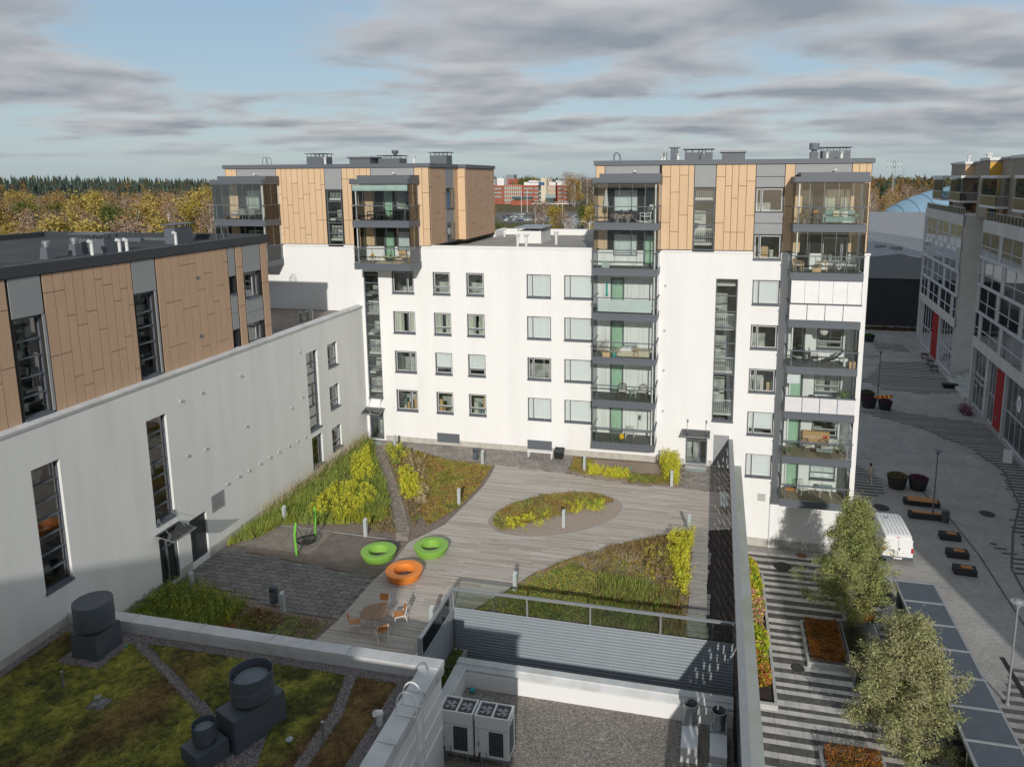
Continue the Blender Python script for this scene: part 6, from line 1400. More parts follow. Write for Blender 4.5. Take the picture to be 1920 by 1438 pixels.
piece('corner_column', 'wall_gray', (0, 0, 0), (.5, .7, 6.6), Fb).location = (.3, 23.4, 3.25)
ground_glass(Fb, fF, 14.3, 23.0, -5.55, .98, 5); MB().fbox(fF, 9.9, 14.2, -5.55, .98, -1.0, -.3).build('red_wall', 'red_wall', Fb, w=False); ground_glass(Fb, fF, .6, 9.7, -5.55, .98, 6)
MB().fbox(fF, 9.6, 9.9, -5.55, .98, -.6, -.25).build('pier', 'alu', Fb, w=False)
Nb = thing('glazed_apartment_building', 'nearer grey block with shop fronts at the right edge of the view', 'building', (54.3, 39.7, GZ), AZ)
fN = lambda u, v, d: (-d, -u, v+zo)
glazed_block(Nb, fN, 44, seed=9)
b = MB(); b.quad((0, 0, 0), (9, 0, 0), (9, 0, 15.05+zo), (0, 0, 15.05+zo)); b.quad((0, 0, 15+zo), (14, 0, 15+zo), (14, -44, 15+zo), (0, -44, 15+zo)); b.build('side_wall', 'wall_gray', Nb, w=False)
ground_glass(Nb, fN, .5, 6.0, -5.55, .98, 4); MB().fbox(fN, 0, .5, -5.55, .98, -.4, -.0).build('pier', 'wall_gray', Nb, w=False); MB().fbox(fN, 6.0, 6.6, -5.55, .98, -.5, -.05).build('pier', 'wall_gray', Nb, w=False)
ground_glass(Nb, fN, 6.6, 8.6, -5.55, .98, 2); MB().fbox(fN, 8.6, 12.3, -5.55, .98, -1.2, -.4).build('red_wall', 'red_wall', Nb, w=False)
MB().fbox(fN, 11.3, 12.3, -5.55, -3.2, -.4, -.36).build('side_door', 'far_glass', Nb, w=False); MB().fbox(fN, 9.6, 9.95, -4.6, -4.2, -.4, -.33).build('mail_box', 'galv', Nb, w=False)
MB().fbox(fN, 12.3, 12.6, -5.55, .98, -.5, -.1).build('pier', 'alu', Nb, w=False); ground_glass(Nb, fN, 12.6, 20.5, -5.55, .98, 5); MB().fbox(fN, 20.5, 21.3, -5.55, .98, -.5, -.0).build('pier', 'wall_gray', Nb, w=False); ground_glass(Nb, fN, 21.3, 40, -5.55, .98, 9)
# shop lettering and round logo on the glass
def text(par, s, f, u, v, size, m, name='lettering', flip=1):
    cu = bpy.data.curves.new(name, 'FONT'); cu.body = s; cu.size = size; cu.extrude = .004; cu.align_x = 'CENTER'; cu.align_y = 'CENTER'
    tmp = bpy.data.objects.new('t', cu); me = bpy.data.meshes.new_from_object(tmp); bpy.data.objects.remove(tmp); me.materials.append(MATS[m])
    o = bpy.data.objects.new(name, me); COL.objects.link(o); o.parent = par; p = f(u, v, -.34)
    o.matrix_local = Matrix(((0, 0, -1, p[0]), (-1, 0, 0, p[1]), (0, 1, 0, p[2]), (0, 0, 0, 1))); return o
text(Nb, 'MUSTE INVITES', fN, 3.2, -1.9, .62, 'white_frame'); text(Nb, 'TOIMI', fN, 3.4, -2.7, .34, 'white_frame'); text(Nb, 'HIUS', fN, 1.6, -3.3, .34, 'white_frame')
o = MB(); o.v = [(0, .55*math.cos(t), 1.0*math.sin(t)) for t in [2*math.pi*i/32 for i in range(32)]]; o.f = [tuple(range(32))]; o.m = [0]
q = o.build('round_sign', 'far_white', Nb, w=False); p = fN(16.2, -1.0, -.36); q.location = p; text(Nb, 'S', fN, 16.2, -.95, .8, 'gray_panel')
bpy.data.objects[q.name].scale = (1, 1.25, .8)
# upper set-back storeys with brown walls, balconies, light and ochre panels
def penthouse(T, sgn, y0, y1, x0, bays, balc, h=6.4):
    z0 = 15.0+zo; 
    b = MB(); b.box(x0, x0+9, y0, y1, z0, z0+h); b.build('upper_wall', 'wall_brown', T, w=False)
    MB().box(x0-.15, x0+9.2, y0-.15, y1+.15, z0+h, z0+h+.28).build('roof_edge', 'gray_panel', T, w=False)
    for (a, c, m, dx) in bays:
        MB().box(x0-dx, x0, a, c, z0, z0+h-.02).build('upper_wall', 'wall_brown', T, w=False); MB().box(x0-dx+.02, x0+.02, a-.03, a, z0+.0, z0+h-.3).build('colour_panel', m, T, w=False)
        MB().box(x0-dx-.1, x0+.1, a-.12, c+.05, z0+h-.05, z0+h+.27).build('roof_edge', 'far_white', T, w=False)
        MB().box(x0-dx+.2, x0-dx+1.0, a-.05, a-.02, z0+.3, z0+2.3).build('window', 'far_glass', T, w=False)
    for (a, c, dx) in balc:
        for z in (z0+1.6,):
            MB().box(x0-dx, x0, a, c, z-.25, z).build('balcony', 'far_white', T, w=False)
            MB().box(x0-dx-.05, x0+.02, a-.05, c+.05, z+2.95, z+3.25).build('balcony_roof', 'far_white', T, w=False)
            g_ = MB().box(x0-dx, x0-dx+.03, a, c, z, z+1.05).box(x0-dx+.03, x0, a, a+.03, z, z+1.05); g_.build('railing_glass', 'glass_far', T, w=False)
            g2 = MB().box(x0-dx+.05, x0-dx+.07, a, c, z+1.1, z+2.95).box(x0-dx+.07, x0, a, a+.02, z+1.1, z+2.95); g2.build('glazing_pane', 'glass_bal', T, w=False)
            MB().box(x0-dx-.02, x0-dx+.04, a, c, z+1.03, z+1.09).box(x0-dx, x0, a-.02, a+.03, z+1.03, z+1.09).bar((x0-dx+.1, a+.1, z+1.1), (x0-dx+.1, a+.1, z+2.95), .05).bar((x0-dx-.02, a+.1, z-.1), (x0-.1, a+.2, z+2.8), .035).build('railing', 'alu', T, w=False)
            MB().box(x0-.02, x0+.01, a+.3, c-.2, z+.05, z+2.3).build('balcony_door', 'far_glass', T, w=False)
            MB().box(x0-.05, x0+.02, a+.2, c-.4, z0+.02, z0+1.3).build('colour_panel', 'wood_deep' if a > -1000 else 'ochre', T, w=False)
penthouse(Fb, 1, 1.2, 23.0, 2.9, [(9.5, 15, 'wood_light', 1.1)], [(16, 22.5, 2.4), (7.0, 13.5, 2.0)])
penthouse(Nb, 1, -43, 9.2, 2.6, [(5.2, 9.4, 'ochre', 1.2), (-8, -3, 'wood_light', 1.2)], [(-3.0, 3.4, 2.4), (-15, -9, 2.4)], 6.6)
for T in (Fb, Nb):
    r = MB(); a, b_ = (0, 23.8) if T is Fb else (-44, 0); r.box(.1, .15, a, b_, 15.9+zo, 15.95+zo)
    y = a
    while y < b_: r.box(.1, .14, y, y+.04, 15.0+zo, 15.9+zo); y += 1.2
    r.build('terrace_railing', 'alu', T, w=False); MB().box(.11, .13, a, b_, 15.1+zo, 15.8+zo).build('railing_glass', 'glass_bal', T, w=False)
q = MB().lathe([(.5, 0), (.5, .3), (1.1, .35), (1.1, 1.5), (1.0, 1.6), (.2, 1.7)], (5, -1.5, 21.8+zo), 32).build('roof_fan', 'metal_lt', Nb, w=False); smooth_by_angle(q)
for x, y in ((4, 8), (4.4, 8.6), (5, 12), (4.2, 19)): MB().lathe([(.15, 0), (.15, .9), (.3, 1.0), (.3, 1.15)], (x, y, 21.5+zo), 12).build('vent_pipe', 'white_metal', Fb, w=False)
# stepped stone terrace in the gap, street clutter at the shop fronts
T = thing('stone_steps', 'broad stone steps in the gap between the two grey blocks', 'steps', (55.6, 44.5, GZ), AZ)
for i in range(4): MB().box(-1.2+i*.9, 2.4, -4.6, 4.4, i*.38, (i+1)*.38).build('step', 'concrete', T, w=False)
T = thing('black_crate', 'black plastic crate at the foot of the stone steps', 'crate', (54.0, 45.1, GZ)); MB().hull8([(-.7, -.35, 0), (.7, -.35, 0), (.7, .35, 0), (-.7, .35, 0), (-.85, -.45, .5), (.85, -.45, .5), (.85, .45, .5), (-.85, .45, .5)]).build('tub', 'black', T, w=False); MB().box(-.8, .8, -.4, .4, .5, .53).build('rim', 'dark_furn', T, w=False)
T = thing('sandwich_board', 'white folding sign board standing by the nearest shop pillar', 'sign', (51.9, 20.6, GZ), -.3)
for s in (-1, 1): MB().hull8([(-.35, s*.35, 0), (.35, s*.35, 0), (.35, s*.32, 0), (-.35, s*.32, 0), (-.35, s*.04, 1.15), (.35, s*.04, 1.15), (.35, s*.01, 1.15), (-.35, s*.01, 1.15)]).build('board', 'far_white', T, w=False)
T = thing('flower_display', 'pink and purple flowers set out beside the first shop front', 'flowers', (52.7, 34.8, GZ)); n = 900; V, F = leaves(np.stack([NR.normal(0, .35, n), NR.normal(0, .6, n), NR.uniform(.1, .9, n)], 1), .14, .7); C = pal([(.05, .1, .03), (.3, .08, .2), (.5, .3, .3), (.04, .08, .03)], NR.uniform(0, 1, n)); trimesh('blossoms', V, F, rep3(C), 'foliage', T); MB().box(-.4, .4, -.7, .7, 0, .25).build('tray', 'black', T, w=False)
for i, (x, y) in enumerate(((54.6, 56), (54.3, 53.0), (54.9, 60.0))):
    T = thing('terrace_furniture', ['dark cafe table on the striped plaza by the farther shop fronts', 'dark cafe stools beside the farther shop windows', 'dark wooden bench by the red wall of the farther block'][i], 'table', (x, y, GZ), AZ); MB().box(-.4, .4, -.6, .6, .68, .73).build('top', 'dark_furn', T, w=False)
    for sx in (-.33, .33):
        for sy in (-.5, .5): MB().box(sx-.03, sx+.03, sy-.03, sy+.03, 0, .68).build('leg', 'black', T, w=False)
# ================================================================= dark hall with grey gable, sports dome
H = thing('sports_hall', 'low dark hall with a pale grey gable and metal roof closing the plaza', 'building', (56, 82, GZ))
x0, x1 = 40, 76; MB().quad((x0, 82, GZ), (x1, 82, GZ), (x1, 82, 3.0), (x0, 82, 3.0)).build('dark_wall', 'hall_dark', H)
px_, pz_ = 55.6, 7.0
g_ = MB(); g_.v += [(x0, 81.85, 2.9), (x1, 81.85, 2.9), (x1, 81.85, 3.9), (px_, 81.85, pz_), (x0, 81.85, 5.0)]; g_.f.append((0, 1, 2, 3, 4)); g_.m.append(0); g_.build('gable', 'hall_gray', H)
MB().quad((x0, 81.8, 5.05), (px_, 81.8, pz_+.05), (px_+2, 150, pz_+.05), (x0+2, 150, 5.05)).quad((px_, 81.8, pz_+.05), (x1, 81.8, 3.95), (x1+2, 150, 3.95), (px_+2, 150, pz_+.05)).build('roof', 'hall_roof', H)
rbb = MB()
for i in range(30):
    t = i/29; xa = x0+(px_-x0)*t; za = 5.05+(pz_-5)*t+.02; rbb.quad((xa, 81.8, za), (xa+.08, 81.8, za+.06), (xa+2.08, 150, za+.06), (xa+2, 150, za))
    xa = px_+(x1-px_)*t; za = pz_+.05+(3.95-pz_-.05)*t+.02; rbb.quad((xa, 81.8, za), (xa+.08, 81.8, za+.06), (xa+2.08, 150, za+.06), (xa+2, 150, za))
rbb.build('roof_seam', 'hall_gray', H)
for (x, y) in ((55.2, 95), (57.4, 92), (53.0, 108)): MB().box(x-.9, x+.9, y-.4, y+.4, 6.7, 7.4).build('roof_vent', 'hall_gray', H)
MB().box(x0, x1, 81.3, 81.95, GZ, GZ+.35).build('plinth', 'concrete', H)
n = 2500; V, F = leaves(np.stack([NR.uniform(44, 60, n), NR.uniform(79.6, 81.4, n), GZ+NR.uniform(0, .35, n)], 1), .3, .6); tag(trimesh('leaf_litter', V, F, rep3(pal([(.06, .045, .03), (.14, .10, .06)], NR.uniform(0, 1, n))), 'foliage'), 'brown leaf litter along the foot of the dark hall', 'leaves', kind='stuff')
H2 = thing('long_hall', 'long low pale roofed hall behind the dark gabled hall', 'building', (70, 180, GZ)); MB().box(56, 130, 160, 215, GZ, 3.2).build('wall', 'hall_gray', H2); MB().hull8([(55, 155, 3.2), (135, 150, 3.2), (135, 218, 3.2), (55, 218, 3.2), (55, 155, 3.6), (135, 150, 3.6), (135, 218, 8), (55, 218, 8)]).build('roof', 'hall_roof', H2)
D = thing('air_dome', 'huge pale blue inflatable sports dome behind the halls', 'dome', (152, 262, GZ)); ax, ay, az_ = 66, 48, 25.5
b = MB(); nu, nv = 56, 16
for j in range(nv+1):
    for i in range(nu+1):
        ph = math.pi*i/nu; th = math.pi/2*(j/nv)   # ph along the long axis, th from ground up
        x = -ax*math.cos(ph); r = math.sin(ph)**.8; b.v.append((x, -ay*r*math.cos(th*2) if False else -ay*r*math.cos(math.pi*j/nv), az_*r*math.sin(math.pi*j/nv)))
for j in range(nv):
    for i in range(nu): k = j*(nu+1)+i; b.f.append((k, k+1, k+nu+2, k+nu+1)); b.m.append(0)
o = b.build('membrane', 'dome', D, w=False, smooth=True); sm = MB()
for i in range(3, nu, 2):
    pts = [b.v[j*(nu+1)+i] for j in range(nv+1)]; pts = [(p[0], p[1]*1.002, p[2]*1.004) for p in pts[:nv//2+3]]; sm.path(pts, .16, n=4)
sm.build('seam', 'dome_seam', D, w=False)
sp = MB(); pts = [b.v[j*(nu+1)+17] for j in range(3, 8)]; sp.path([(p[0], p[1]*1.01, p[2]*1.01) for p in pts], .7, n=5); sp.build('patch_strip', 'hall_gray', D, w=False)
T = thing('field_fence', 'yellow rail fence and poles in front of the blue dome', 'fence', (95, 235, GZ)); b = MB()
for i in range(14): b.box(82+i*4, 82.4+i*4, 232, 232.3, GZ, GZ+3.2)
b.box(82, 136, 232, 232.2, GZ+2.6, GZ+2.9); b.box(82, 136, 232, 232.2, GZ+1.2, GZ+1.5); b.build('rails', 'ref_yellow', T); b = MB()
for x in (84, 87, 90): b.bar((x, 230, GZ), (x, 230, GZ+8), .15)
b.build('pole', 'far_white', T)
# floodlight masts
def mast(x, y, top, w, lb, first=None):
    T = thing('floodlight_mast', lb, 'floodlight', (x, y, GZ)); b = MB(); H_ = top-GZ
    for s in (-.5, .5): b.bar((s, 0, 0), (s, 0, H_), .12, n=5)
    z = 0
    while z < H_-2: b.bar((-.5, 0, z), (.5, 0, z+1.5), .06, n=4); b.bar((.5, 0, z), (-.5, 0, z+1.5), .06, n=4); z += 1.5
    b.build('mast', 'galv', T, w=False); f = MB()
    for i in range(4): f.bar((-w, 0, H_-i*1.4), (w, 0, H_-i*1.4), .07, n=4)
    for x_ in (-w, 0, w): f.bar((x_, 0, H_-4.4), (x_, 0, H_+.2), .07, n=4)
    f.build('frame', 'galv', T, w=False); l = MB()
    for i in (0, 2):
        for j in range(5): l.box(-w+j*w/2-.28, -w+j*w/2+.28, -.5, -.1, H_-i*1.4-.3, H_-i*1.4+.3)
    l.build('lamp_head', 'gray_panel', T, w=False)
mast(127, 215, 26.3, 2.9, 'lattice floodlight mast rising left of the grey block, behind the dome'); mast(124.0, 160, 26.2, 2.9, 'lattice floodlight mast right above the ochre panel roof'); mast(107, 330, 27, 3, 'floodlight mast seen just above the right tower roof edge')
T = thing('radio_mast', 'very thin radio mast on the far wooded horizon', 'mast', (215, 790, 0)); MB().bar((0, 0, 0), (0, 0, 31), .45, n=4, r2=.2).build('mast', 'hall_gray', T, w=False)
# neighbouring blocks outside the view that stand south of the yard and shade it
S1 = thing('south_apartment_block', 'plastered apartment block south of the mossy roof, outside the view', 'building', (-10, -68, GZ)); MB().box(-40, 21.3, -76, -62, GZ, 18.0).build('wall', 'plaster', S1); MB().box(-40.2, 21.5, -76.2, -61.8, 18.0, 18.25).build('roof', 'charcoal', S1)
S2 = thing('east_tower_block', 'tall apartment tower south of the plaza, outside the view', 'building', (66, -34, GZ)); MB().box(49.1, 85, -38.2, -30, GZ, 38).build('wall', 'plaster', S2); MB().box(49.0, 85.2, -38.4, -29.8, 38, 38.3).build('roof', 'charcoal', S2)
S3 = thing('stair_penthouse', 'plastered stair housing on the low roofs below the view', 'building', (17, -45, 1.6)); MB().box(10.5, 22.4, -47.5, -41.2, -1.5, 7.7).build('wall', 'plaster', S3); MB().box(10.4, 22.5, -47.6, -41.1, 7.7, 7.85).build('roof', 'charcoal', S3)
# ================================================================= far hills and woods
def polar(r, az): return (25.7+r*math.sin(az), -49.5+r*math.cos(az))
hb = MB(); NA = 90
rings = [(560, -5.7), (700, -3), (820, 3), (950, 8), (1150, 12), (1500, 9), (3000, -2)]
azs = [math.radians(-75+150*i/NA) for i in range(NA+1)]
for r, z in rings:
    for a in azs: x, y = polar(r, a); hb.v.append((x, y, z if z < 0 else z*(.75+.35*math.sin(a*5+1)*.5+.2*math.sin(a*13))-3*(abs(a) < .33)*(z > 5)))
for j in range(len(rings)-1):
    for i in range(NA): k = j*(NA+1)+i; hb.f.append((k, k+1, k+NA+2, k+NA+1)); hb.m.append(0)
struct('hills', hb, 'terrain', smooth=True)
def hillz(r, a):
    for (r0, z0), (r1, z1) in zip(rings, rings[1:]):
        if r0 <= r < r1: z = z0+(z1-z0)*(r-r0)/(r1-r0); return z if z < 0 else z*(.75+.35*math.sin(a*5+1)*.5+.2*math.sin(a*13))-3*(abs(a) < .33)*(z > 5)
    return -5.6
rg = np.random.default_rng(11)
def conifers(name, n, amin, amax, rmin, rmax, mixc, hmin=12, hmax=19):
    Vs, Fs, Cs = [], [], []; base = 0
    az = rg.uniform(math.radians(amin), math.radians(amax), n); rr_ = rg.uniform(rmin, rmax, n); h = rg.uniform(hmin, hmax, n); dec = rg.uniform(0, 1, n) < mixc
    for i in range(n):
        x, y = polar(rr_[i], az[i]); z = hillz(rr_[i], az[i])-.5; H_ = h[i]
        if dec[i]:
            m = 60; d = rg.normal(size=(m, 3)); d /= np.linalg.norm(d, axis=1, keepdims=True); P = np.array([x, y, z+H_*.6])+d*np.array([2.6, 2.6, H_*.36])*rg.uniform(.6, 1, (m, 1)); s = rg.uniform(1.2, 2.2, (m, 1)); a_ = rg.normal(size=(m, 3)); b_ = rg.normal(size=(m, 3)); V = np.stack([P, P+a_*s*.6, P+b_*s*.6], 1).reshape(-1, 3); F = np.arange(3*m).reshape(-1, 3)
            c = np.array([(.14, .09, .05), (.20, .12, .04), (.24, .17, .05), (.12, .10, .04)][rg.integers(4)])*rg.uniform(.7, 1.3, (m, 1)); C = np.repeat(c, 3, 0)
        else:
            m = 7; V = []; F = []; C = []
            tone = rg.uniform(.6, 1.4)
            for L_ in range(4):
                zb = z+H_*(.12+.2*L_); zt_ = z+H_*(.45+.19*L_); r0 = H_*.20*(1-L_*.22); k = len(V)
                for q in range(m): t = 6.283*q/m+L_; rj = r0*rg.uniform(.6, 1.25); V.append((x+rj*math.cos(t), y+rj*math.sin(t), zb-rg.uniform(0, .8)))
                V.append((x, y, zt_)); F += [(k+q, k+(q+1) % m, k+m) for q in range(m)]
            V = np.array(V); F = np.array(F); C = np.array([(.055, .075, .058)])*tone*rg.uniform(.7, 1.3, (len(V), 1))  # spruce green made paler, distance haze put into the colour
        Vs.append(V); Fs.append(F+base); Cs.append(C); base += len(V)
    return trimesh(name, np.vstack(Vs), np.vstack(Fs), np.vstack(Cs), 'foliage')
tag(conifers('far_forest_middle', 700, -19, -5, 830, 1150, .2), 'dark forest line behind the brick offices', 'forest', kind='stuff')
tag(conifers('far_forest', 2700, -58, -19, 620, 1100, .12), 'dark spruce forest along the whole left and middle horizon', 'forest', kind='stuff')
tag(conifers('far_mixed_forest', 1500, 7, 26, 520, 1000, .62, 11, 19), 'brownish mixed woodland on the hill right of the towers', 'forest', kind='stuff')
# autumn tree prototypes, instanced tree by tree
def fartree(kind, H, W, n, cols, bark, seed, loc, size=.5, trunk=True):
    T = thing(kind[0], kind[1], 'tree', loc, 0, kind[2]); rgg = np.random.default_rng(seed); b = MB(); b.bar((0, 0, 0), (.2, 0, H*.9), .22, n=5, r2=.05, cap=False); K_ = 26; Q = []
    for i in range(K_):
        t = .28+.7*rgg.uniform(); a = rgg.uniform(0, 6.28); r = W*(1-abs(t-.55)*1.3)*rgg.uniform(.35, 1); c = np.array([r*math.cos(a), r*math.sin(a), H*t]); Q.append(c); b.bar((.1, 0, H*(t-.18)), tuple(c), .07, n=3, r2=.02, cap=False)
    b.build('trunk', bark, T, w=False); Q = np.array(Q); k = n//K_
    if k:
        pts = np.repeat(Q, k, 0)+rgg.normal(0, 1, (K_*k, 3))*np.array([W*.2, W*.2, H*.055]); tone = np.repeat(rgg.uniform(0, 1, K_), k)*.5+rgg.uniform(0, .5, len(pts))
        V, F = leaves(pts, size, .8, .1); trimesh('crown', V, F, rep3(pal(cols, tone)), 'foliage', T)
    return T
KINDS = dict(
 gold=(('yellow_birch', 'rounded golden yellow birch in the autumn wood on the left', 'golden birches of the left wood'), [(.30, .24, .07), (.40, .31, .09), (.48, .37, .10)], 'bark_birch', 2200, .62),
 ochre=(('autumn_tree', 'ochre green leafed tree in the autumn wood', 'ochre trees of the left wood'), [(.20, .15, .03), (.33, .25, .05), (.42, .32, .07)], 'bark', 2600, .5),
 bare=(('bare_birch', 'nearly bare birch with pinkish brown twigs in the autumn wood', 'nearly bare birches of the left wood'), [(.22, .155, .115), (.30, .215, .16), (.36, .26, .19)], 'bark_birch', 1100, .45),
 rust=(('autumn_tree', 'rusty orange leafed birch in the autumn wood', 'rusty birches of the left wood'), [(.25, .155, .07), (.34, .22, .09), (.40, .26, .10)], 'bark_birch', 1500, .5),
 green=(('green_tree', 'dull green broadleaf tree behind the flat roofs', 'green trees behind the roofs'), [(.06, .09, .025), (.11, .14, .04), (.17, .18, .05)], 'bark', 2600, .5),
 pine=(('pine_tree', 'dark green pine at the edge of the autumn wood', 'dark pines near the left roof'), [(.02, .045, .02), (.04, .08, .035), (.06, .10, .045)], 'bark', 2600, .4))
PROT = {}
def put(k, x, y, z, s, label=None, group=None, var=0):
    key = (k, var % 2)
    if key not in PROT:
        kd, cols, bark, n, sz = KINDS[k]; PROT[key] = fartree(kd, 18, 4.2 if k != 'pine' else 3.0, n, cols, bark, 5+var % 2+len(PROT), (x, y, z), sz); T = PROT[key]
    else: T = dup(PROT[key], (x, y, z), rg.uniform(0, 6.28))
    T.scale = (s*rg.uniform(.85, 1.2), s*rg.uniform(.85, 1.2), s)
    if label: T['label'] = label
    if group: T['group'] = group
    return T
cells = []
for i in range(170):
    az = math.radians(rg.uniform(-54, -35.5)); r = 120+360*rg.uniform()**.8; cells.append((r, az))
for i, (r, az) in enumerate(cells):
    x, y = polar(r, az); deg = math.degrees(az); u = rg.uniform()
    k = 'bare' if u < (.42 if r < 260 else .15) else ('rust' if u < .66 else ('ochre' if u < .82 else ('gold' if u < .95 else 'green')))
    s = (rg.uniform(13.8, 18.8)+min(3.0, max(0, (r-200)*.02)))/18
    put(k, x, y, -5.6, s, var=i)
for az, r, k, s, lb in ((-37.9, 300, 'gold', 1.22, 'broad brilliant yellow birch right beside the left balcony'), (-38.6, 305, 'gold', 1.14, 'brilliant yellow birch with a rounded top next to the broad one'), (-45.5, 285, 'gold', 1.10, 'tall golden tree in the left part of the autumn wood'), (-44.6, 280, 'gold', 1.06, 'golden tree just right of the tall golden one'), (-41.7, 250, 'gold', 1.0, 'yellow green tree in the middle of the autumn wood')):
    x, y = polar(r, math.radians(az)); put(k, x, y, -5.6, s, lb, 'brilliant yellow birches')
for az, r, s, lb in ((-49.6, 118, .62, 'dark pine at the far left edge above the roof'), (-48.4, 122, .66, 'dark pine second from the left edge above the roof'), (-46.9, 120, .60, 'small dark pine by the flat roof corner')):
    x, y = polar(r, math.radians(az)); put('pine', x, y, -5.6, s, lb)
# middle gap between the towers
mid = [(-17.9, 185, 'green', .78), (-17.0, 190, 'green', .80), (-16.2, 180, 'green', .70), (-15.5, 182, 'green', .74), (-15.0, 176, 'green', .68), (-14.6, 172, 'ochre', .55), (-16.6, 160, 'pine', .42), (-17.4, 155, 'pine', .45), (-13.9, 270, 'bare', .95), (-13.3, 275, 'bare', 1.0), (-12.4, 262, 'ochre', .9), (-11.6, 250, 'bare', .8),
       (-10.2, 300, 'green', .8), (-9.6, 290, 'gold', .78), (-9.2, 296, 'gold', .85), (-9.0, 305, 'green', .9), (-10.9, 225, 'green', .52), (-17.7, 450, 'green', .95), (-17.2, 460, 'rust', .8), (-14.9, 700, 'green', 1.35), (-14.5, 705, 'green', 1.5), (-13.9, 720, 'ochre', 1.5), (-12.9, 715, 'rust', 1.25), (-12.2, 730, 'bare', 1.4), (-13.4, 712, 'green', 1.25)]
for i, (az, r, k, s) in enumerate(mid):
    x, y = polar(r, math.radians(az)); T = put(k, x, y, -5.6, s, var=i); T['label'] = {'green': 'dull green tree seen in the gap between the two towers', 'ochre': 'ochre tree seen in the gap between the two towers', 'bare': 'white stemmed thin birch seen in the gap between the towers', 'gold': 'yellow tree seen in the gap beside the right tower', 'rust': 'rusty tree seen in the gap near the brick offices', 'pine': 'small spruce seen in the gap above the gravel roof'}[k]; T['group'] = 'trees in the gap between the towers, '+k
for i, (az, r, k, s) in enumerate([(-11.0, 640, 'rust', 1.7), (-10.6, 645, 'gold', 1.25), (-10.4, 660, 'bare', 1.6), (-9.9, 650, 'bare', 1.5), (-9.4, 655, 'bare', 1.4), (-9.0, 650, 'rust', 1.4), (-11.5, 665, 'bare', 1.7), (-10.85, 632, 'rust', 1.5)]):
    x, y = polar(r, math.radians(az)); T = put(k, x, y, -5.6, s, var=i); T['label'] = {'rust': 'orange autumn tree right of the brick offices', 'gold': 'yellow orange tree right of the brick offices', 'bare': 'brown leafless tree right of the brick offices'}[k]; T['group'] = 'trees right of the brick offices, '+k
for i in range(34):
    az = math.radians(rg.uniform(10.4, 17)); r = rg.uniform(330, 560); k = ['bare', 'rust', 'bare', 'ochre', 'pine', 'rust'][i % 6]; x, y = polar(r, az); T = put(k, x, y, -5.6, rg.uniform(.75, 1.15), var=i); T['label'] = {'bare': 'bare birch on the slope right of the right tower', 'rust': 'orange birch on the slope right of the right tower', 'ochre': 'ochre tree on the slope right of the right tower', 'pine': 'dark pine on the slope right of the right tower'}[k]; T['group'] = 'slope trees right of the tower, '+k
# ================================================================= brick offices in the gap
def office(T, x0, x1, y, z0, z1, cols_, m='brick_red', rows=5, wm='far_glass_lt', dep=18):
    MB().box(x0, x1, y, y+dep, z0, z1).build('wall', m, T)
O = thing('brick_offices', 'large red brick office complex with white roof boxes and cream stair towers', 'office building', (-95, 600, GZ))
def az2x(px, Y):   # helper: x position on the line y=Y seen at photo column px, used only to lay the complex out once
    a = math.atan((px-1028.1)/1370.04)-yaw; return 25.725+(Y+49.5)*math.tan(a)
Y = 600; zg = GZ; hh = lambda py: 19.8+(336-py)*math.hypot(Y+49.5, 110)/1370
segs = [(921, 946, 349, 'brick_red', 3), (946, 978, 348, 'brick_red', 4), (978, 1002, 349, 'brick_red', 4), (1002, 1012, 349, 'brick_red', 4), (1027, 1041, 349, 'brick_red', 3), (1044, 1057, 349, 'brick_red', 4), (1057, 1067, 350, 'brick_red', 4)]
for i, (p0, p1, top, m, rows) in enumerate(segs):
    xa, xb = az2x(p0, Y), az2x(p1, Y); zt_ = hh(top); MB().box(xa, xb, Y+(i % 3)*2, Y+24, zg, zt_).build('brick_wing', m, O)
    for r in range(rows):
        z = zt_-3-r*3.6
        if i in (1, 4):
            k = 9 if i == 1 else 5
            for c in range(k): piece('window', 'far_glass_lt', (xa+(c+.5)*(xb-xa)/k, Y+(i % 3)*2-.06, z), ((xb-xa)/k*.62, .15, 1.8), O)
        else: piece('window', 'far_glass_lt', ((xa+xb)/2, Y+(i % 3)*2-.06, z), ((xb-xa)*.72, .15, 1.5), O)
    if i in (1, 4):
        for c in range(10): piece('pilaster', 'cream', (xa+c*(xb-xa)/9, Y+(i % 3)*2-.25, (zg+zt_)/2), (.45, .3, zt_-zg), O)
for p0, p1, t in ((1017, 1027, 336), (1071, 1082, 348)): piece('stair_tower', 'cream', ((az2x(p0, Y)+az2x(p1, Y))/2, Y+5, (zg+hh(t))/2), (az2x(p1, Y)-az2x(p0, Y), 16, hh(t)-zg), O)
for p0, p1 in ((1012, 1017), (1067, 1071)):
    piece('stair_glazing', 'far_glass', ((az2x(p0, Y)+az2x(p1, Y))/2, Y+3, (zg+hh(352))/2), (az2x(p1, Y)-az2x(p0, Y)+.4, 8, hh(352)-zg), O)
    for r in range(4): piece('window', 'far_glass_lt', ((az2x(p0, Y)+az2x(p1, Y))/2, Y-1.1, hh(354)-3-r*3.7), (2.2, .15, 1.7), O)
for p0, p1, t, bb in ((915, 922, 343, 349), (922, 926, 337, 349), (931, 944, 335, 349), (981, 1011, 343, 349), (990, 1006, 340, 344), (1013, 1028, 335.5, 343), (1028, 1040, 343, 349), (1043, 1067, 342, 349), (1041, 1048, 340, 343), (1052, 1058, 340, 343)):
    piece('roof_box', 'far_white' if not (1012 < p0 < 1016) else 'cream', ((az2x(p0, Y)+az2x(p1, Y))/2, Y+12, (hh(t)+hh(bb))/2-.2), (az2x(p1, Y)-az2x(p0, Y), 12, hh(t)-hh(bb)+.4), O)
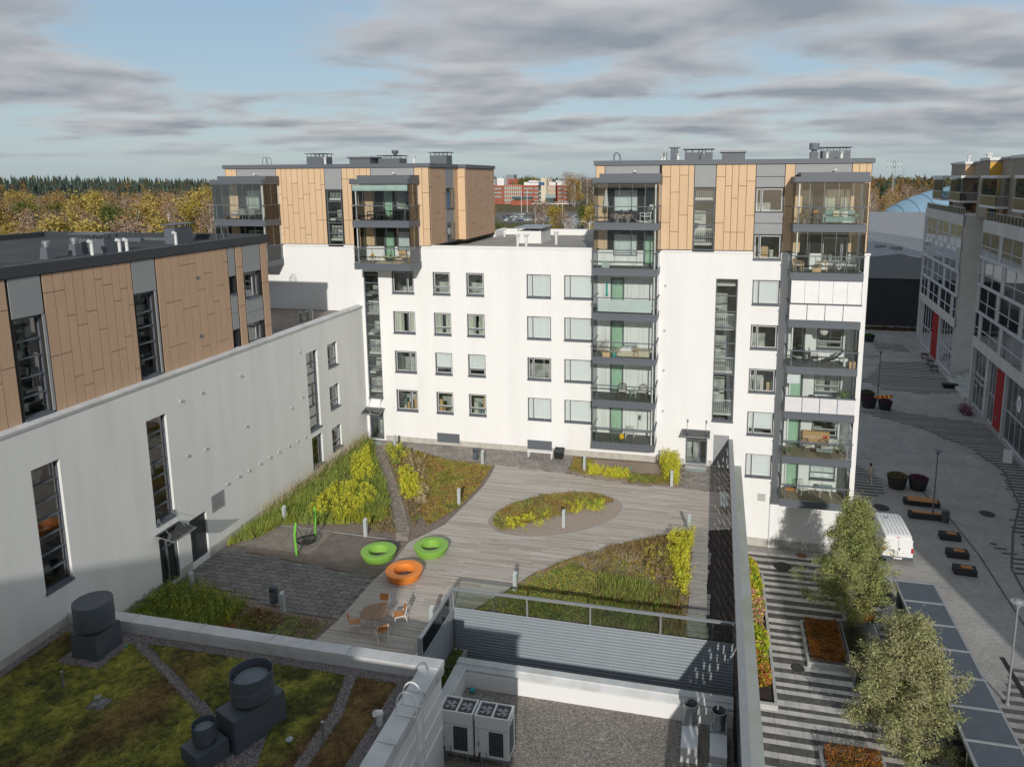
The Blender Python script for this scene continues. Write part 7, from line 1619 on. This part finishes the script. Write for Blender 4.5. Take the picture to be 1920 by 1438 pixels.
piece('glass_link', 'far_glass', (az2x(1034, Y), Y-3, zg+6), (az2x(1041, Y)-az2x(1027, Y), 6, 8), O); piece('glass_link', 'far_glass_lt', (az2x(1036, Y), Y-6.2, zg+9.5), (az2x(1046, Y)-az2x(1027, Y), .3, 3), O)
piece('entrance_canopy', 'far_white', (az2x(1030, Y), Y-8, zg+3), (50, 5, .8), O); piece('low_wing', 'brick_red', (az2x(985, Y), Y-8, zg+3.2), (az2x(1001, Y)-az2x(965, Y), 8, 5.5), O); piece('low_wing', 'far_glass', (az2x(985, Y), Y-8, zg+8), (az2x(1001, Y)-az2x(966, Y), 7, 2.2), O)
piece('sign_panel', 'car_blue', (az2x(1018, Y), Y-3.2, hh(346)), (5.5, .2, 2.6), O)
O2 = thing('brick_offices', 'farther small red brick building behind the office complex', 'office building', (-150, 760, GZ)); Y2 = 760; MB().box(az2x(946, Y2), az2x(975, Y2), Y2, Y2+20, GZ, 19.8+(336-337)*.6).build('wall', 'brick_red', O2); MB().box(az2x(950, Y2), az2x(965, Y2), Y2+2, Y2+14, 19.2, 24).build('roof_box', 'hall_gray', O2)
# roads and lawns in the gap
rd = MB(); rd.prism([polar(235, math.radians(-13.6)), polar(300, math.radians(-11.0)), polar(420, math.radians(-10.6)), polar(560, math.radians(-11.5)), polar(560, math.radians(-10.6)), polar(400, math.radians(-9.4)), polar(290, math.radians(-8.0)), polar(215, math.radians(-7.5)), polar(215, math.radians(-13.6))], -5.62, -5.60, sides=False)
rd.prism([polar(310, math.radians(-18.5)), polar(330, math.radians(-18.5)), polar(330, math.radians(-8)), polar(310, math.radians(-8))], -5.62, -5.598, sides=False); rd.prism([polar(430, math.radians(-17.5)), polar(560, math.radians(-17)), polar(560, math.radians(-10.6)), polar(430, math.radians(-10.6))], -5.62, -5.597, sides=False); struct('road', rd, 'asphalt_lt')
lw = MB(); lw.prism([polar(560, math.radians(-18)), polar(900, math.radians(-18)), polar(900, math.radians(-7)), polar(560, math.radians(-7))], -5.62, -5.602, sides=False); lw.prism([polar(335, math.radians(-10)), polar(440, math.radians(-9.8)), polar(440, math.radians(-7)), polar(335, math.radians(-7))], -5.62, -5.601, sides=False); lw.prism([polar(245, math.radians(-13)), polar(300, math.radians(-14)), polar(300, math.radians(-12)), polar(255, math.radians(-12))], -5.6, -5.59, sides=False); struct('lawn', lw, 'grass_lawn')
# parked cars in the distance
cp_ = None; CM = ['car_silver', 'car_black', 'white_paint', 'car_red', 'car_blue', 'white_paint', 'car_silver']
def farcar(x, y, rz, m, lb, group):
    T = thing('parked_car', lb, 'car', (x, y, -5.58), rz, group); b = MB(); b.hull8([(-.9, -2.2, .3), (.9, -2.2, .3), (.9, 2.2, .3), (-.9, 2.2, .3), (-.88, -2.15, .85), (.88, -2.15, .85), (.88, 2.15, .8), (-.88, 2.15, .8)]); b.build('body', m, T, w=False)
    MB().hull8([(-.8, -1.7, .86), (.8, -1.7, .86), (.8, 1.2, .86), (-.8, 1.2, .86), (-.68, -1.3, 1.42), (.68, -1.3, 1.42), (.68, .6, 1.42), (-.68, .6, 1.42)]).build('cabin', 'far_glass', T, w=False)
    MB().box(-.6, .6, -1.2, .5, 1.42, 1.46).build('roof', m, T, w=False)
    for s in (-1, 1):
        for yy in (-1.35, 1.35): MB().bar((s*.72, yy, .32), (s*.92, yy, .32), .32, n=10).build('wheel', 'tyre', T, w=False)
    return T
CN = {'car_silver': 'silver', 'car_black': 'black', 'white_paint': 'white', 'car_red': 'red', 'car_blue': 'blue'}; CP = {}
for i in range(46):
    r = 445+18*(i // 10)+rg.uniform(-2, 2); az = math.radians(-16.2+.58*(i % 10)+rg.uniform(-.1, .1)); x, y = polar(r, az); m = CM[int(rg.integers(len(CM)))]; lb = 'distant %s car parked in rows before the brick offices' % CN[m]; gp_ = '%s cars in the office car park' % CN[m]
    if m not in CP: CP[m] = farcar(x, y, .5, m, lb, gp_)
    else: dup(CP[m], (x, y, -5.58), .5+(.0 if i % 3 else 1.57))
x, y = polar(268, math.radians(-10.35)); T = dup(CP['car_black'] if 'car_black' in CP else list(CP.values())[0], (x, y, -5.58), .9, 'dark car driving on the road below the road sign', 'cars on the road')
# road sign gantry, street lights, flag poles
x, y = polar(300, math.radians(-10.95)); T = thing('road_sign', 'large pale road sign board seen from behind over the junction', 'sign', (x, y, -5.6), .15)
MB().box(-3.6, 3.6, -.1, .1, 5.0, 9.2).build('board', 'hall_gray', T, w=False); b = MB()
for s in (-3, 3): b.bar((s, .3, 0), (s, .3, 9), .16, n=6)
b.bar((-10, .3, 7.2), (-3, .3, 7.2), .12, n=5).bar((-10, .3, 0), (-10, .3, 7.4), .14, n=5); b.build('post', 'galv', T, w=False)
def slight(az, r, h, lb, arms=2):
    x, y = polar(r, math.radians(az)); T = thing('road_light', lb, 'street lamp', (x, y, -5.6)); b = MB(); b.bar((0, 0, 0), (0, 0, h), .13, n=6)
    for s in ((-1, 1)[:arms]): b.bar((0, 0, h-1), (s*1.2, 0, h), .07, n=5).bar((s*1.2, 0, h), (s*3.6, 0, h+.15), .1, n=5)
    b.build('pole', 'far_white', T, w=False)
slight(-13.3, 232, 8.5, 'double armed white road light above the gravel roof'); slight(-9.7, 262, 10, 'double armed road light right of the road sign'); slight(-12.2, 420, 11, 'tall thin road light before the office car park'); slight(-11.8, 415, 12, 'second tall thin road light before the office car park')
for k, az in enumerate((-15.0, -14.55)):
    x, y = polar(560, math.radians(az)); T = thing('flag_pole', 'white flag pole, %s of the pair before the brick offices' % ('left', 'right')[k], 'flag pole', (x, y, -5.6)); MB().bar((0, 0, 0), (0, 0, 17), .2, n=5).build('pole', 'far_white', T, w=False)
x, y = polar(205, math.radians(-39.3)); T = thing('white_house', 'small pale house half hidden in the trees behind the left roof', 'house', (x, y, -5.6), .7); MB().box(-7, 7, -4, 4, 0, 6).build('wall', 'far_white', T, w=False); MB().hull8([(-7.5, -4.5, 6), (7.5, -4.5, 6), (7.5, 4.5, 6), (-7.5, 4.5, 6), (-7.5, -.1, 8.4), (7.5, -.1, 8.4), (7.5, .1, 8.4), (-7.5, .1, 8.4)]).build('roof', 'far_white', T, w=False)
for k, (az, r) in enumerate(((12.4, 620), (13.6, 700), (11.6, 560), (14.2, 520))):
    x, y = polar(r, math.radians(az)); T = thing('distant_house', ['pale roofed house low in the wood right of the tower', 'small white house high on the wooded hill', 'pale house nearest to the right tower in the wood', 'flat pale house above the blue dome'][k], 'house', (x, y, hillz(r, math.radians(az))), .3); MB().box(-8, 8, -4, 4, 0, 11).build('wall', 'brick_red' if k % 2 else 'far_white', T, w=False); MB().box(-8.5, 8.5, -4.5, 4.5, 11, 12.2).build('roof', 'far_white', T, w=False)
# ================================================================= things standing on the balconies
def armchair(x, y, z, rz, m, cm, lb, back='box', cat='chair', h=.82, legm=None):
    T = thing('balcony_chair', lb, cat, (x, y, z), rz); w = .28
    MB().box(-w, w, -.26, .26, .36, .42).build('seat', m, T, w=False)
    if back == 'round':
        b = MB(); pts = [(-w, .20, .42)]+[(-w*math.cos(t), .26, .62+.26*math.sin(t)) for t in [math.pi*i/8 for i in range(9)]]+[(w, .20, .42)]; b.path(pts, .03)
        for i in range(-2, 3): b.bar((i*.09, .23, .42), (i*.09, .26, .80-.03*abs(i)*2), .012)
        b.build('back', m, T, w=False)
    elif back == 'slat':
        b = MB().box(-w, w, .22, .25, h-.04, h)
        for i in range(6): b.box(-w+i*.1, -w+.04+i*.1, .22, .25, .42, h-.04)
        b.build('back', m, T, w=False)
    else: MB().hull8([(-w, .20, .40), (w, .20, .40), (w, .27, .40), (-w, .27, .40), (-w, .28, h), (w, .28, h), (w, .34, h), (-w, .34, h)]).build('back', m, T, w=False)
    for s in (-1, 1):
        if back != 'round': MB().path([(s*w, -.24, 0), (s*w, -.24, .60), (s*w, .24, .62)], .018).build('armrest', legm or m, T, w=False)
        MB().bar((s*w, -.24, 0), (s*w, -.24, .38), .02).build('leg', legm or m, T, w=False); MB().bar((s*w, .24, 0), (s*w, .22, .38), .02).build('leg', legm or m, T, w=False)
    if cm: MB().box(-w+.03, w-.03, -.24, .2, .42, .48).build('cushion', cm, T, w=False)
    return T
def tbl(x, y, z, r, h, m, lb, rnd=True, legs=None, L_=None):
    T = thing('balcony_table', lb, 'table', (x, y, z)); L_ = L_ or r
    (MB().lathe([(r, h-.03), (r, h)], (0, 0, 0), 24) if rnd else MB().box(-L_, L_, -r, r, h-.03, h)).build('table_top', m, T, w=False)
    for sx in (-1, 1):
        for sy in (-1, 1): MB().bar((sx*L_*.75, sy*r*.65, 0), (sx*L_*.5, sy*r*.45, h-.03), .018).build('leg', legs or m, T, w=False)
    return T
def plant(x, y, z, h, lb, cols, pm='wicker_grey', r=.15, n=260, ph=.26, sz=.09, spread=.2):
    T = thing('potted_plant', lb, 'plant', (x, y, z)); MB().lathe([(r*.7, 0), (r, ph), (r*.9, ph), (.01, ph-.03)], (0, 0, 0), 16).build('pot', pm, T, w=False)
    q = NR.normal(0, spread, (n, 2)); P = np.stack([q[:, 0], q[:, 1], ph+NR.uniform(0, h-ph, n)], 1); V, F = leaves(P, sz, .4, .5); trimesh('leaves', V, F, rep3(pal(cols, NR.uniform(0, 1, n))), 'foliage', T); return T
PG_ = [(.05, .10, .03), (.12, .20, .06), (.18, .26, .08)]; PF = [(.08, .16, .04), (.14, .24, .06), (.75, .45, .50), (.8, .6, .62)]
# right tower, left stack
z = 16.9
T = thing('parasol', 'folded beige parasol on a dark foot on the top balcony', 'parasol', (18.55, -1.1, z)); MB().lathe([(.24, 0), (.24, .07), (.03, .09)], (0, 0, 0), 16).build('foot', 'fan_metal', T, w=False); MB().bar((0, 0, .07), (0, 0, 2.2), .022).build('pole', 'dark_furn', T, w=False); MB().lathe([(.16, 1.0), (.17, 1.1), (.12, 1.6), (.05, 2.15), (.01, 2.25)], (0, 0, 0), 12).build('canopy', 'cushion', T, w=False)
armchair(19.25, -.9, z, -1.4, 'dark_furn', None, 'dark wicker armchair left of the table on the top balcony with the parasol'); armchair(20.45, -.9, z, 1.4, 'dark_furn', None, 'dark wicker armchair right of the table on the top balcony with the parasol'); tbl(19.85, -.8, z, .38, .7, 'galv', 'small glass topped table between two dark armchairs')
plant(19.4, -1.8, z, .55, 'left of the two pale pots with pink flowers on the top balcony', PF); plant(20.1, -1.8, z, .55, 'right of the two pale pots with pink flowers on the top balcony', PF)
T = thing('rocking_chair', 'white rocking chair with a grey cushion on the top balcony', 'rocking chair', (21.2, -1.35, z), -.9)
for s in (-1, 1):
    b = MB(); b.path([(s*.27, -.55+.12*i, .03+.30*((-.55+.12*i)/.9)**2) for i in range(11)], .025); b.build('rocker', 'white_paint', T, w=False); MB().bar((s*.27, -.25, .06), (s*.27, -.25, .60), .02).bar((s*.27, .2, .06), (s*.27, .22, .62), .02).bar((s*.27, -.3, .62), (s*.27, .28, .64), .02).build('side_frame', 'white_paint', T, w=False)
MB().box(-.25, .25, -.28, .24, .40, .44).build('seat', 'white_paint', T, w=False); b = MB()
for i in range(6): b.bar((-.22+i*.088, .22, .42), (-.22+i*.088, .48, 1.15), .012)
b.bar((-.26, .48, 1.15), (.26, .48, 1.15), .03); b.build('back', 'white_paint', T, w=False); MB().hull8([(-.2, .16, .46), (.2, .16, .46), (.2, .22, .46), (-.2, .22, .46), (-.2, .38, 1.0), (.2, .38, 1.0), (.2, .45, 1.0), (-.2, .45, 1.0)]).build('cushion', 'wicker_grey', T, w=False)
z = 13.9
tag(MB().box(-.25, .25, -.18, .18, 0, .32).box(-.27, .27, -.2, .2, .32, .36).build('storage_box', 'frosted', loc=(18.6, -1.3, z)), 'pale storage box at the left end of the second balcony', 'box'); tag(MB().box(-.9, .9, -.5, .5, 0, .03).build('green_mat', 'grass_mat', loc=(19.9, -1.2, z)), 'dark green artificial grass mat on the second balcony', 'mat')
tag(MB().box(-.06, .06, -.02, .02, 0, .9).hull8([(-.10, -.03, 0), (.10, -.03, 0), (.10, .03, 0), (-.10, .03, 0), (-.05, -.02, .4), (.05, -.02, .4), (.05, .02, .4), (-.05, .02, .4)]).build('hanging_towel', 'teal', loc=(18.5, -.12, 11.8)), 'green towel hanging on the white balcony wall', 'towel')
z = 7.9
T = thing('daybed', 'cream padded daybed with pale blue cloth on the wooden crate balcony', 'daybed', (20.5, -.95, z)); MB().box(-1.1, 1.1, -.5, .5, 0, .38).build('mattress', 'cream_rug', T, w=False); MB().hull8([(-.9, -.45, .38), (-.1, -.48, .38), (-.05, .45, .38), (-.8, .45, .38), (-.8, -.4, .50), (-.2, -.4, .52), (-.2, .4, .62), (-.7, .4, .60)]).build('cloth', 'blind', T, w=False); MB().box(-.7, .2, .3, .5, .4, .75).build('pillow', 'car_silver', T, w=False)
tag(MB().box(-.25, .25, -.2, .2, 0, .30).build('wooden_crate', 'wood_light', loc=(18.75, -1.7, z)), 'light wooden crate by the left railing of the daybed balcony', 'crate'); plant(18.4, -1.2, z, 1.0, 'bundle of dried pink flowers at the left end of the daybed balcony', [(.35, .22, .16), (.5, .36, .30), (.2, .18, .12)], n=400, spread=.26); plant(19.25, -1.7, z, .55, 'teal pot with small white flowers beside the crate', [(.1, .2, .08), (.8, .75, .7)], 'teal'); tbl(20.75, -1.55, z, .25, .5, 'wood_light', 'small round wooden stool table before the daybed')
z = 4.9
armchair(19.75, -.8, z, .1, 'wicker', 'cushion', 'tan wicker chair with a rounded back, left one of the balcony pair', 'round'); armchair(21.15, -.8, z, -.2, 'wicker', 'cushion', 'tan wicker chair with a rounded back, right one of the balcony pair', 'round'); tbl(20.5, -.8, z, .25, .5, 'frosted', 'small pale table between the two wicker chairs')
z = 1.9
armchair(20.3, -.75, z, 0, 'white_metal', None, 'pale folding chair on the lowest balcony of the courtyard stack', 'slat'); tag(MB().lathe([(.01, 0), (.16, .02), (.18, .22), (.10, .32), (.01, .34)], (0, 0, 0), 12).build('yellow_bag', 'yellow_cloth', loc=(19.75, -.95, z)), 'bright yellow bag beside the folding chair', 'bag')
T = thing('snow_shovel', 'long handled shovel leaning at the lowest courtyard balcony wall', 'shovel', (20.75, -.35, z)); MB().bar((0, -.15, .1), (.12, .2, 1.25), .015).build('handle', 'white_metal', T, w=False); MB().hull8([(.05, .17, 1.15), (.22, .17, 1.15), (.22, .19, 1.15), (.05, .19, 1.15), (.07, .2, 1.5), (.24, .2, 1.5), (.24, .22, 1.5), (.07, .22, 1.5)]).build('blade', 'fan_metal', T, w=False)
# right tower, right stack
z = 16.9
T = thing('sofa', 'teal sofa with pale cushions and a blanket on the top right balcony', 'sofa', (33.15, -1.0, z)); MB().box(-.95, .95, -.42, .42, .12, .42).build('seat', 'sofa', T, w=False); MB().box(-.95, .95, .28, .46, .42, .85).build('back', 'sofa', T, w=False)
for s in (-1, 1): MB().box(s*.95-.08, s*.95+.08, -.42, .46, .1, .62).build('arm', 'sofa', T, w=False)
MB().box(-.35, .0, .12, .28, .45, .8).build('cushion', 'cream_rug', T, w=False); MB().box(.15, .5, .14, .3, .45, .76).build('cushion', 'cushion', T, w=False); MB().hull8([(.1, -.47, .1), (.65, -.47, .1), (.6, -.44, .1), (.15, -.44, .1), (.2, -.3, .45), (.6, -.3, .45), (.55, .1, .46), (.25, .1, .46)]).build('blanket', 'frosted', T, w=False)
armchair(31.35, -1.1, z, .4, 'dark_furn', None, 'black chair at the left of the sofa balcony', h=.95); armchair(32.0, -1.1, z, -.2, 'dark_furn', None, 'black chair next to the teal sofa', h=.95); plant(34.2, -1.5, z, .6, 'potted plant with white flowers at the right end of the sofa balcony', PG_+[(.8, .8, .78)]); tag(MB().lathe([(.01, 0), (.12, .03), (.14, .16), (.01, .22)], (0, 0, 0), 10).build('orange_cushion', 'orange_plastic', loc=(31.75, -1.0, z+.62)), 'small orange cushion on the black chairs', 'cushion')
plant(31.1, -1.2, z, .9, 'yellow flowering plant behind the black chairs', [(.6, .45, .03), (.2, .25, .05)], n=120)
z = 13.9
tbl(32.35, -.9, z, .32, .6, 'wood_light', 'round light wooden table on the second right balcony'); plant(32.35, -.9, z+.6, .35, 'small green plant on the round light table', PG_, 'white_paint', .08, 120, .1, .06, .07)
armchair(33.3, -.9, z, .2, 'galv', 'cushion', 'grey framed chair with pale cushion, left of the pair', 'slat', h=.95); armchair(34.05, -.9, z, -.2, 'galv', 'cushion', 'grey framed chair with pale cushion, right of the pair', 'slat', h=.95); tag(MB().box(-.25, .25, -.15, .15, 0, .25).build('wicker_basket', 'wood_light', loc=(31.95, -1.2, z)), 'wicker basket beside the round light table', 'basket'); armchair(30.9, -1.0, z, 1.2, 'wood_light', 'frosted', 'wooden chair with green cushion at the left end of the second right balcony')
z = 7.9
armchair(31.1, -1.1, z, -1.2, 'dark_furn', 'frosted', 'black garden chair left of the round bistro table', 'slat', h=.9); armchair(32.1, -1.0, z, 1.5, 'dark_furn', None, 'black sling garden chair right of the round bistro table', h=1.0); tbl(31.6, -1.0, z, .34, .7, 'bin_grey', 'round bistro table between two black garden chairs')
T = thing('sun_lounger', 'black reclining lounger chair on the lounger balcony', 'lounger', (33.25, -1.0, z), -.5); MB().hull8([(-.55, -.28, .28), (.1, -.28, .34), (.1, .28, .34), (-.55, .28, .28), (-.55, -.28, .31), (.1, -.28, .38), (.1, .28, .38), (-.55, .28, .31)]).build('seat', 'dark_furn', T, w=False); MB().hull8([(.1, -.28, .34), (.65, -.28, 1.0), (.65, .28, 1.0), (.1, .28, .34), (.05, -.28, .38), (.6, -.28, 1.04), (.6, .28, 1.04), (.05, .28, .38)]).build('back', 'dark_furn', T, w=False)
for s in (-1, 1): MB().bar((-.6, s*.27, .02), (.5, s*.27, .75), .015).bar((.55, s*.27, .02), (-.2, s*.27, .33), .015).build('leg', 'dark_furn', T, w=False)
tag(MB().lathe([(.14, 0), (.15, .02), (.15, .48), (.13, .5)], (0, 0, 0), 16).build('white_canister', 'white_paint', loc=(34.0, -1.2, z)), 'white canister at the right end of the lounger balcony', 'canister'); tag(MB().hull8([(-.16, -.12, 0), (.16, -.12, 0), (.16, .12, 0), (-.16, .12, 0), (-.2, -.15, .45), (.2, -.15, .45), (.2, .15, .45), (-.2, .15, .45)]).build('paper_sack', 'cardboard', loc=(34.3, -1.75, z)), 'brown paper sack in the corner of the lounger balcony', 'sack')
T = thing('mirror_ball_lamp', 'round patterned paper lamp hanging on the lounger balcony', 'lamp', (32.6, -1.2, z+2.2)); MB().lathe([(.01, -.28), (.2, -.2), (.28, 0), (.2, .2), (.01, .28)], (0, 0, 0), 16).build('shade', 'cushion', T, w=False, smooth=True)
z = 4.9
T = thing('kettle_grill', 'black kettle grill behind the warm tinted railing screens', 'grill', (32.1, -1.1, z)); MB().lathe([(.02, .5), (.22, .58), (.28, .72), (.28, .76), (.22, .9), (.02, .98)], (0, 0, 0), 18).build('kettle', 'black', T, w=False, smooth=True)
for a in range(3): MB().bar((.1*math.cos(a*2.1), .1*math.sin(a*2.1), .55), (.25*math.cos(a*2.1), .25*math.sin(a*2.1), 0), .012).build('leg', 'galv', T, w=False)
plant(34.0, -1.1, z, 1.3, 'palm like plant at the right end of the grill balcony', PG_, n=160, sz=.28, spread=.16); MB().box(30.45, 31.25, -1.98, -1.96, z+1.9, z+2.48).build('roller_screen', 'screen_warm', bal_obj[('r2', 4)]); tbl(33.1, -.8, z, .4, .72, 'dark_furn', 'dark rectangular table on the grill balcony', False, None, .6)
z = 1.9
T = thing('cardboard_box', 'large flat brown television carton leaning on the balcony wall', 'box', (32.6, -.28, z+.0)); MB().box(-.85, .85, -.11, .11, .45, 1.25).build('carton', 'cardboard', T, w=False); MB().box(.45, .70, -.118, -.11, .80, .98).build('red_mark', 'red_lamp', T, w=False)
def text2(par, s, x, z, size, m):
    cu = bpy.data.curves.new('lettering', 'FONT'); cu.body = s; cu.size = size; cu.extrude = .002; tmp = bpy.data.objects.new('t', cu); me = bpy.data.meshes.new_from_object(tmp); bpy.data.objects.remove(tmp); me.materials.append(MATS[m]); o = bpy.data.objects.new('lettering', me); COL.objects.link(o); o.parent = par; o.location = (x, -.115, z); o.rotation_euler = (math.pi/2, 0, 0); return o
text2(T, 'LG OLED', -.72, .82, .17, 'white_frame'); text2(T, 'TV', .12, .84, .11, 'white_frame')
armchair(32.0, -.95, z, .5, 'wicker_grey', 'cushion', 'grey rounded chair with cream cushion, left before the carton', 'round'); armchair(33.1, -.95, z, .1, 'wicker_grey', 'cushion', 'grey rounded chair with cream cushion, right before the carton', 'round'); tbl(33.0, -1.5, z, .3, .42, 'frosted', 'low glass table on the carton balcony', False, 'dark_furn', .5)
plant(34.1, -1.0, z, 1.1, 'leafy silver green plant at the right end of the carton balcony', [(.2, .28, .18), (.3, .38, .26)], n=420, spread=.22); plant(30.75, -1.7, z, .5, 'small potted plant by the door of the carton balcony', PG_)
z = -1.1
armchair(31.9, -.8, z, .5, 'white_paint', None, 'white metal armchair with slatted back on the lowest right balcony', 'slat', h=.95); tbl(33.3, -.95, z, .35, .7, 'frosted', 'glass table with white legs on the lowest right balcony', False, 'white_paint', .45); tag(MB().box(-.35, .35, -.12, .12, 0, .16).build('wooden_box', 'wood_bench', loc=(31.1, -.35, z)), 'orange brown wooden box on the floor of the lowest right balcony', 'box')
# left tower
z = 16.9
for x, rz, lb in ((1.5, -1.2, 'black chair at the left end of the dark furnished balcony'), (2.3, .2, 'black chair second from left on the dark furnished balcony'), (3.4, 0, 'black chair near the middle of the dark furnished balcony'), (4.3, 1.2, 'black chair at the right end of the dark furnished balcony')): armchair(x, -.9, z, rz, 'dark_furn', None, lb, 'slat')
tbl(2.8, -1.3, z, .4, .7, 'dark_furn', 'long black table on the dark furnished balcony', False, None, .8)
z = 13.9
T = thing('lantern', 'brass topped black lantern on the floor of the lower left tower balcony', 'lantern', (1.9, -1.7, z)); b = MB()
for sx in (-1, 1):
    for sy in (-1, 1): b.box(sx*.15-.012, sx*.15+.012, sy*.15-.012, sy*.15+.012, 0, .48)
b.box(-.17, .17, -.17, .17, 0, .03); b.build('frame', 'black', T, w=False); MB().lathe([(.22, .48), (.12, .58), (.05, .66), (.01, .70)], (0, 0, 0), 4).build('roof', 'ochre', T, w=False); MB().lathe([(.06, .03), (.06, .22)], (0, 0, 0), 10).build('candle', 'cushion', T, w=False)
tbl(3.0, -1.2, z, .32, .45, 'cream_rug', 'pale wooden coffee table on the lower left tower balcony', False, 'wood_light', .65); plant(3.0, -1.15, z+.45, .3, 'small reddish plant on the pale coffee table', [(.2, .1, .06), (.15, .15, .08)], 'dark_furn', .06, 80, .1, .05, .05); armchair(3.9, -.8, z, .8, 'wood_light', 'cushion', 'light wood chair with pale cushion on the lower left tower balcony')
T = thing('rug', 'cream rug under the coffee table', 'rug', (2.9, -1.1, z)); MB().box(-1.1, 1.1, -.75, .6, .0, .012).build('pile', 'cream_rug', T, w=False)
z = 16.9
for x, y, rz, lb in ((-9.2, -1.2, -1.5, 'grey wicker dining chair at the left end, corner balcony'), (-8.3, -1.6, 3.1, 'grey wicker dining chair front left, corner balcony'), (-7.5, -1.6, 3.1, 'grey wicker dining chair front middle, corner balcony'), (-8.2, -.7, 0, 'grey wicker dining chair back left, corner balcony'), (-7.4, -.7, 0, 'grey wicker dining chair back right, corner balcony')): armchair(x, y, z, rz, 'wicker_grey', 'cushion', lb)
tbl(-8.0, -1.15, z, .4, .72, 'wicker_grey', 'grey dining table with white cloth on the corner balcony', False, None, .85)
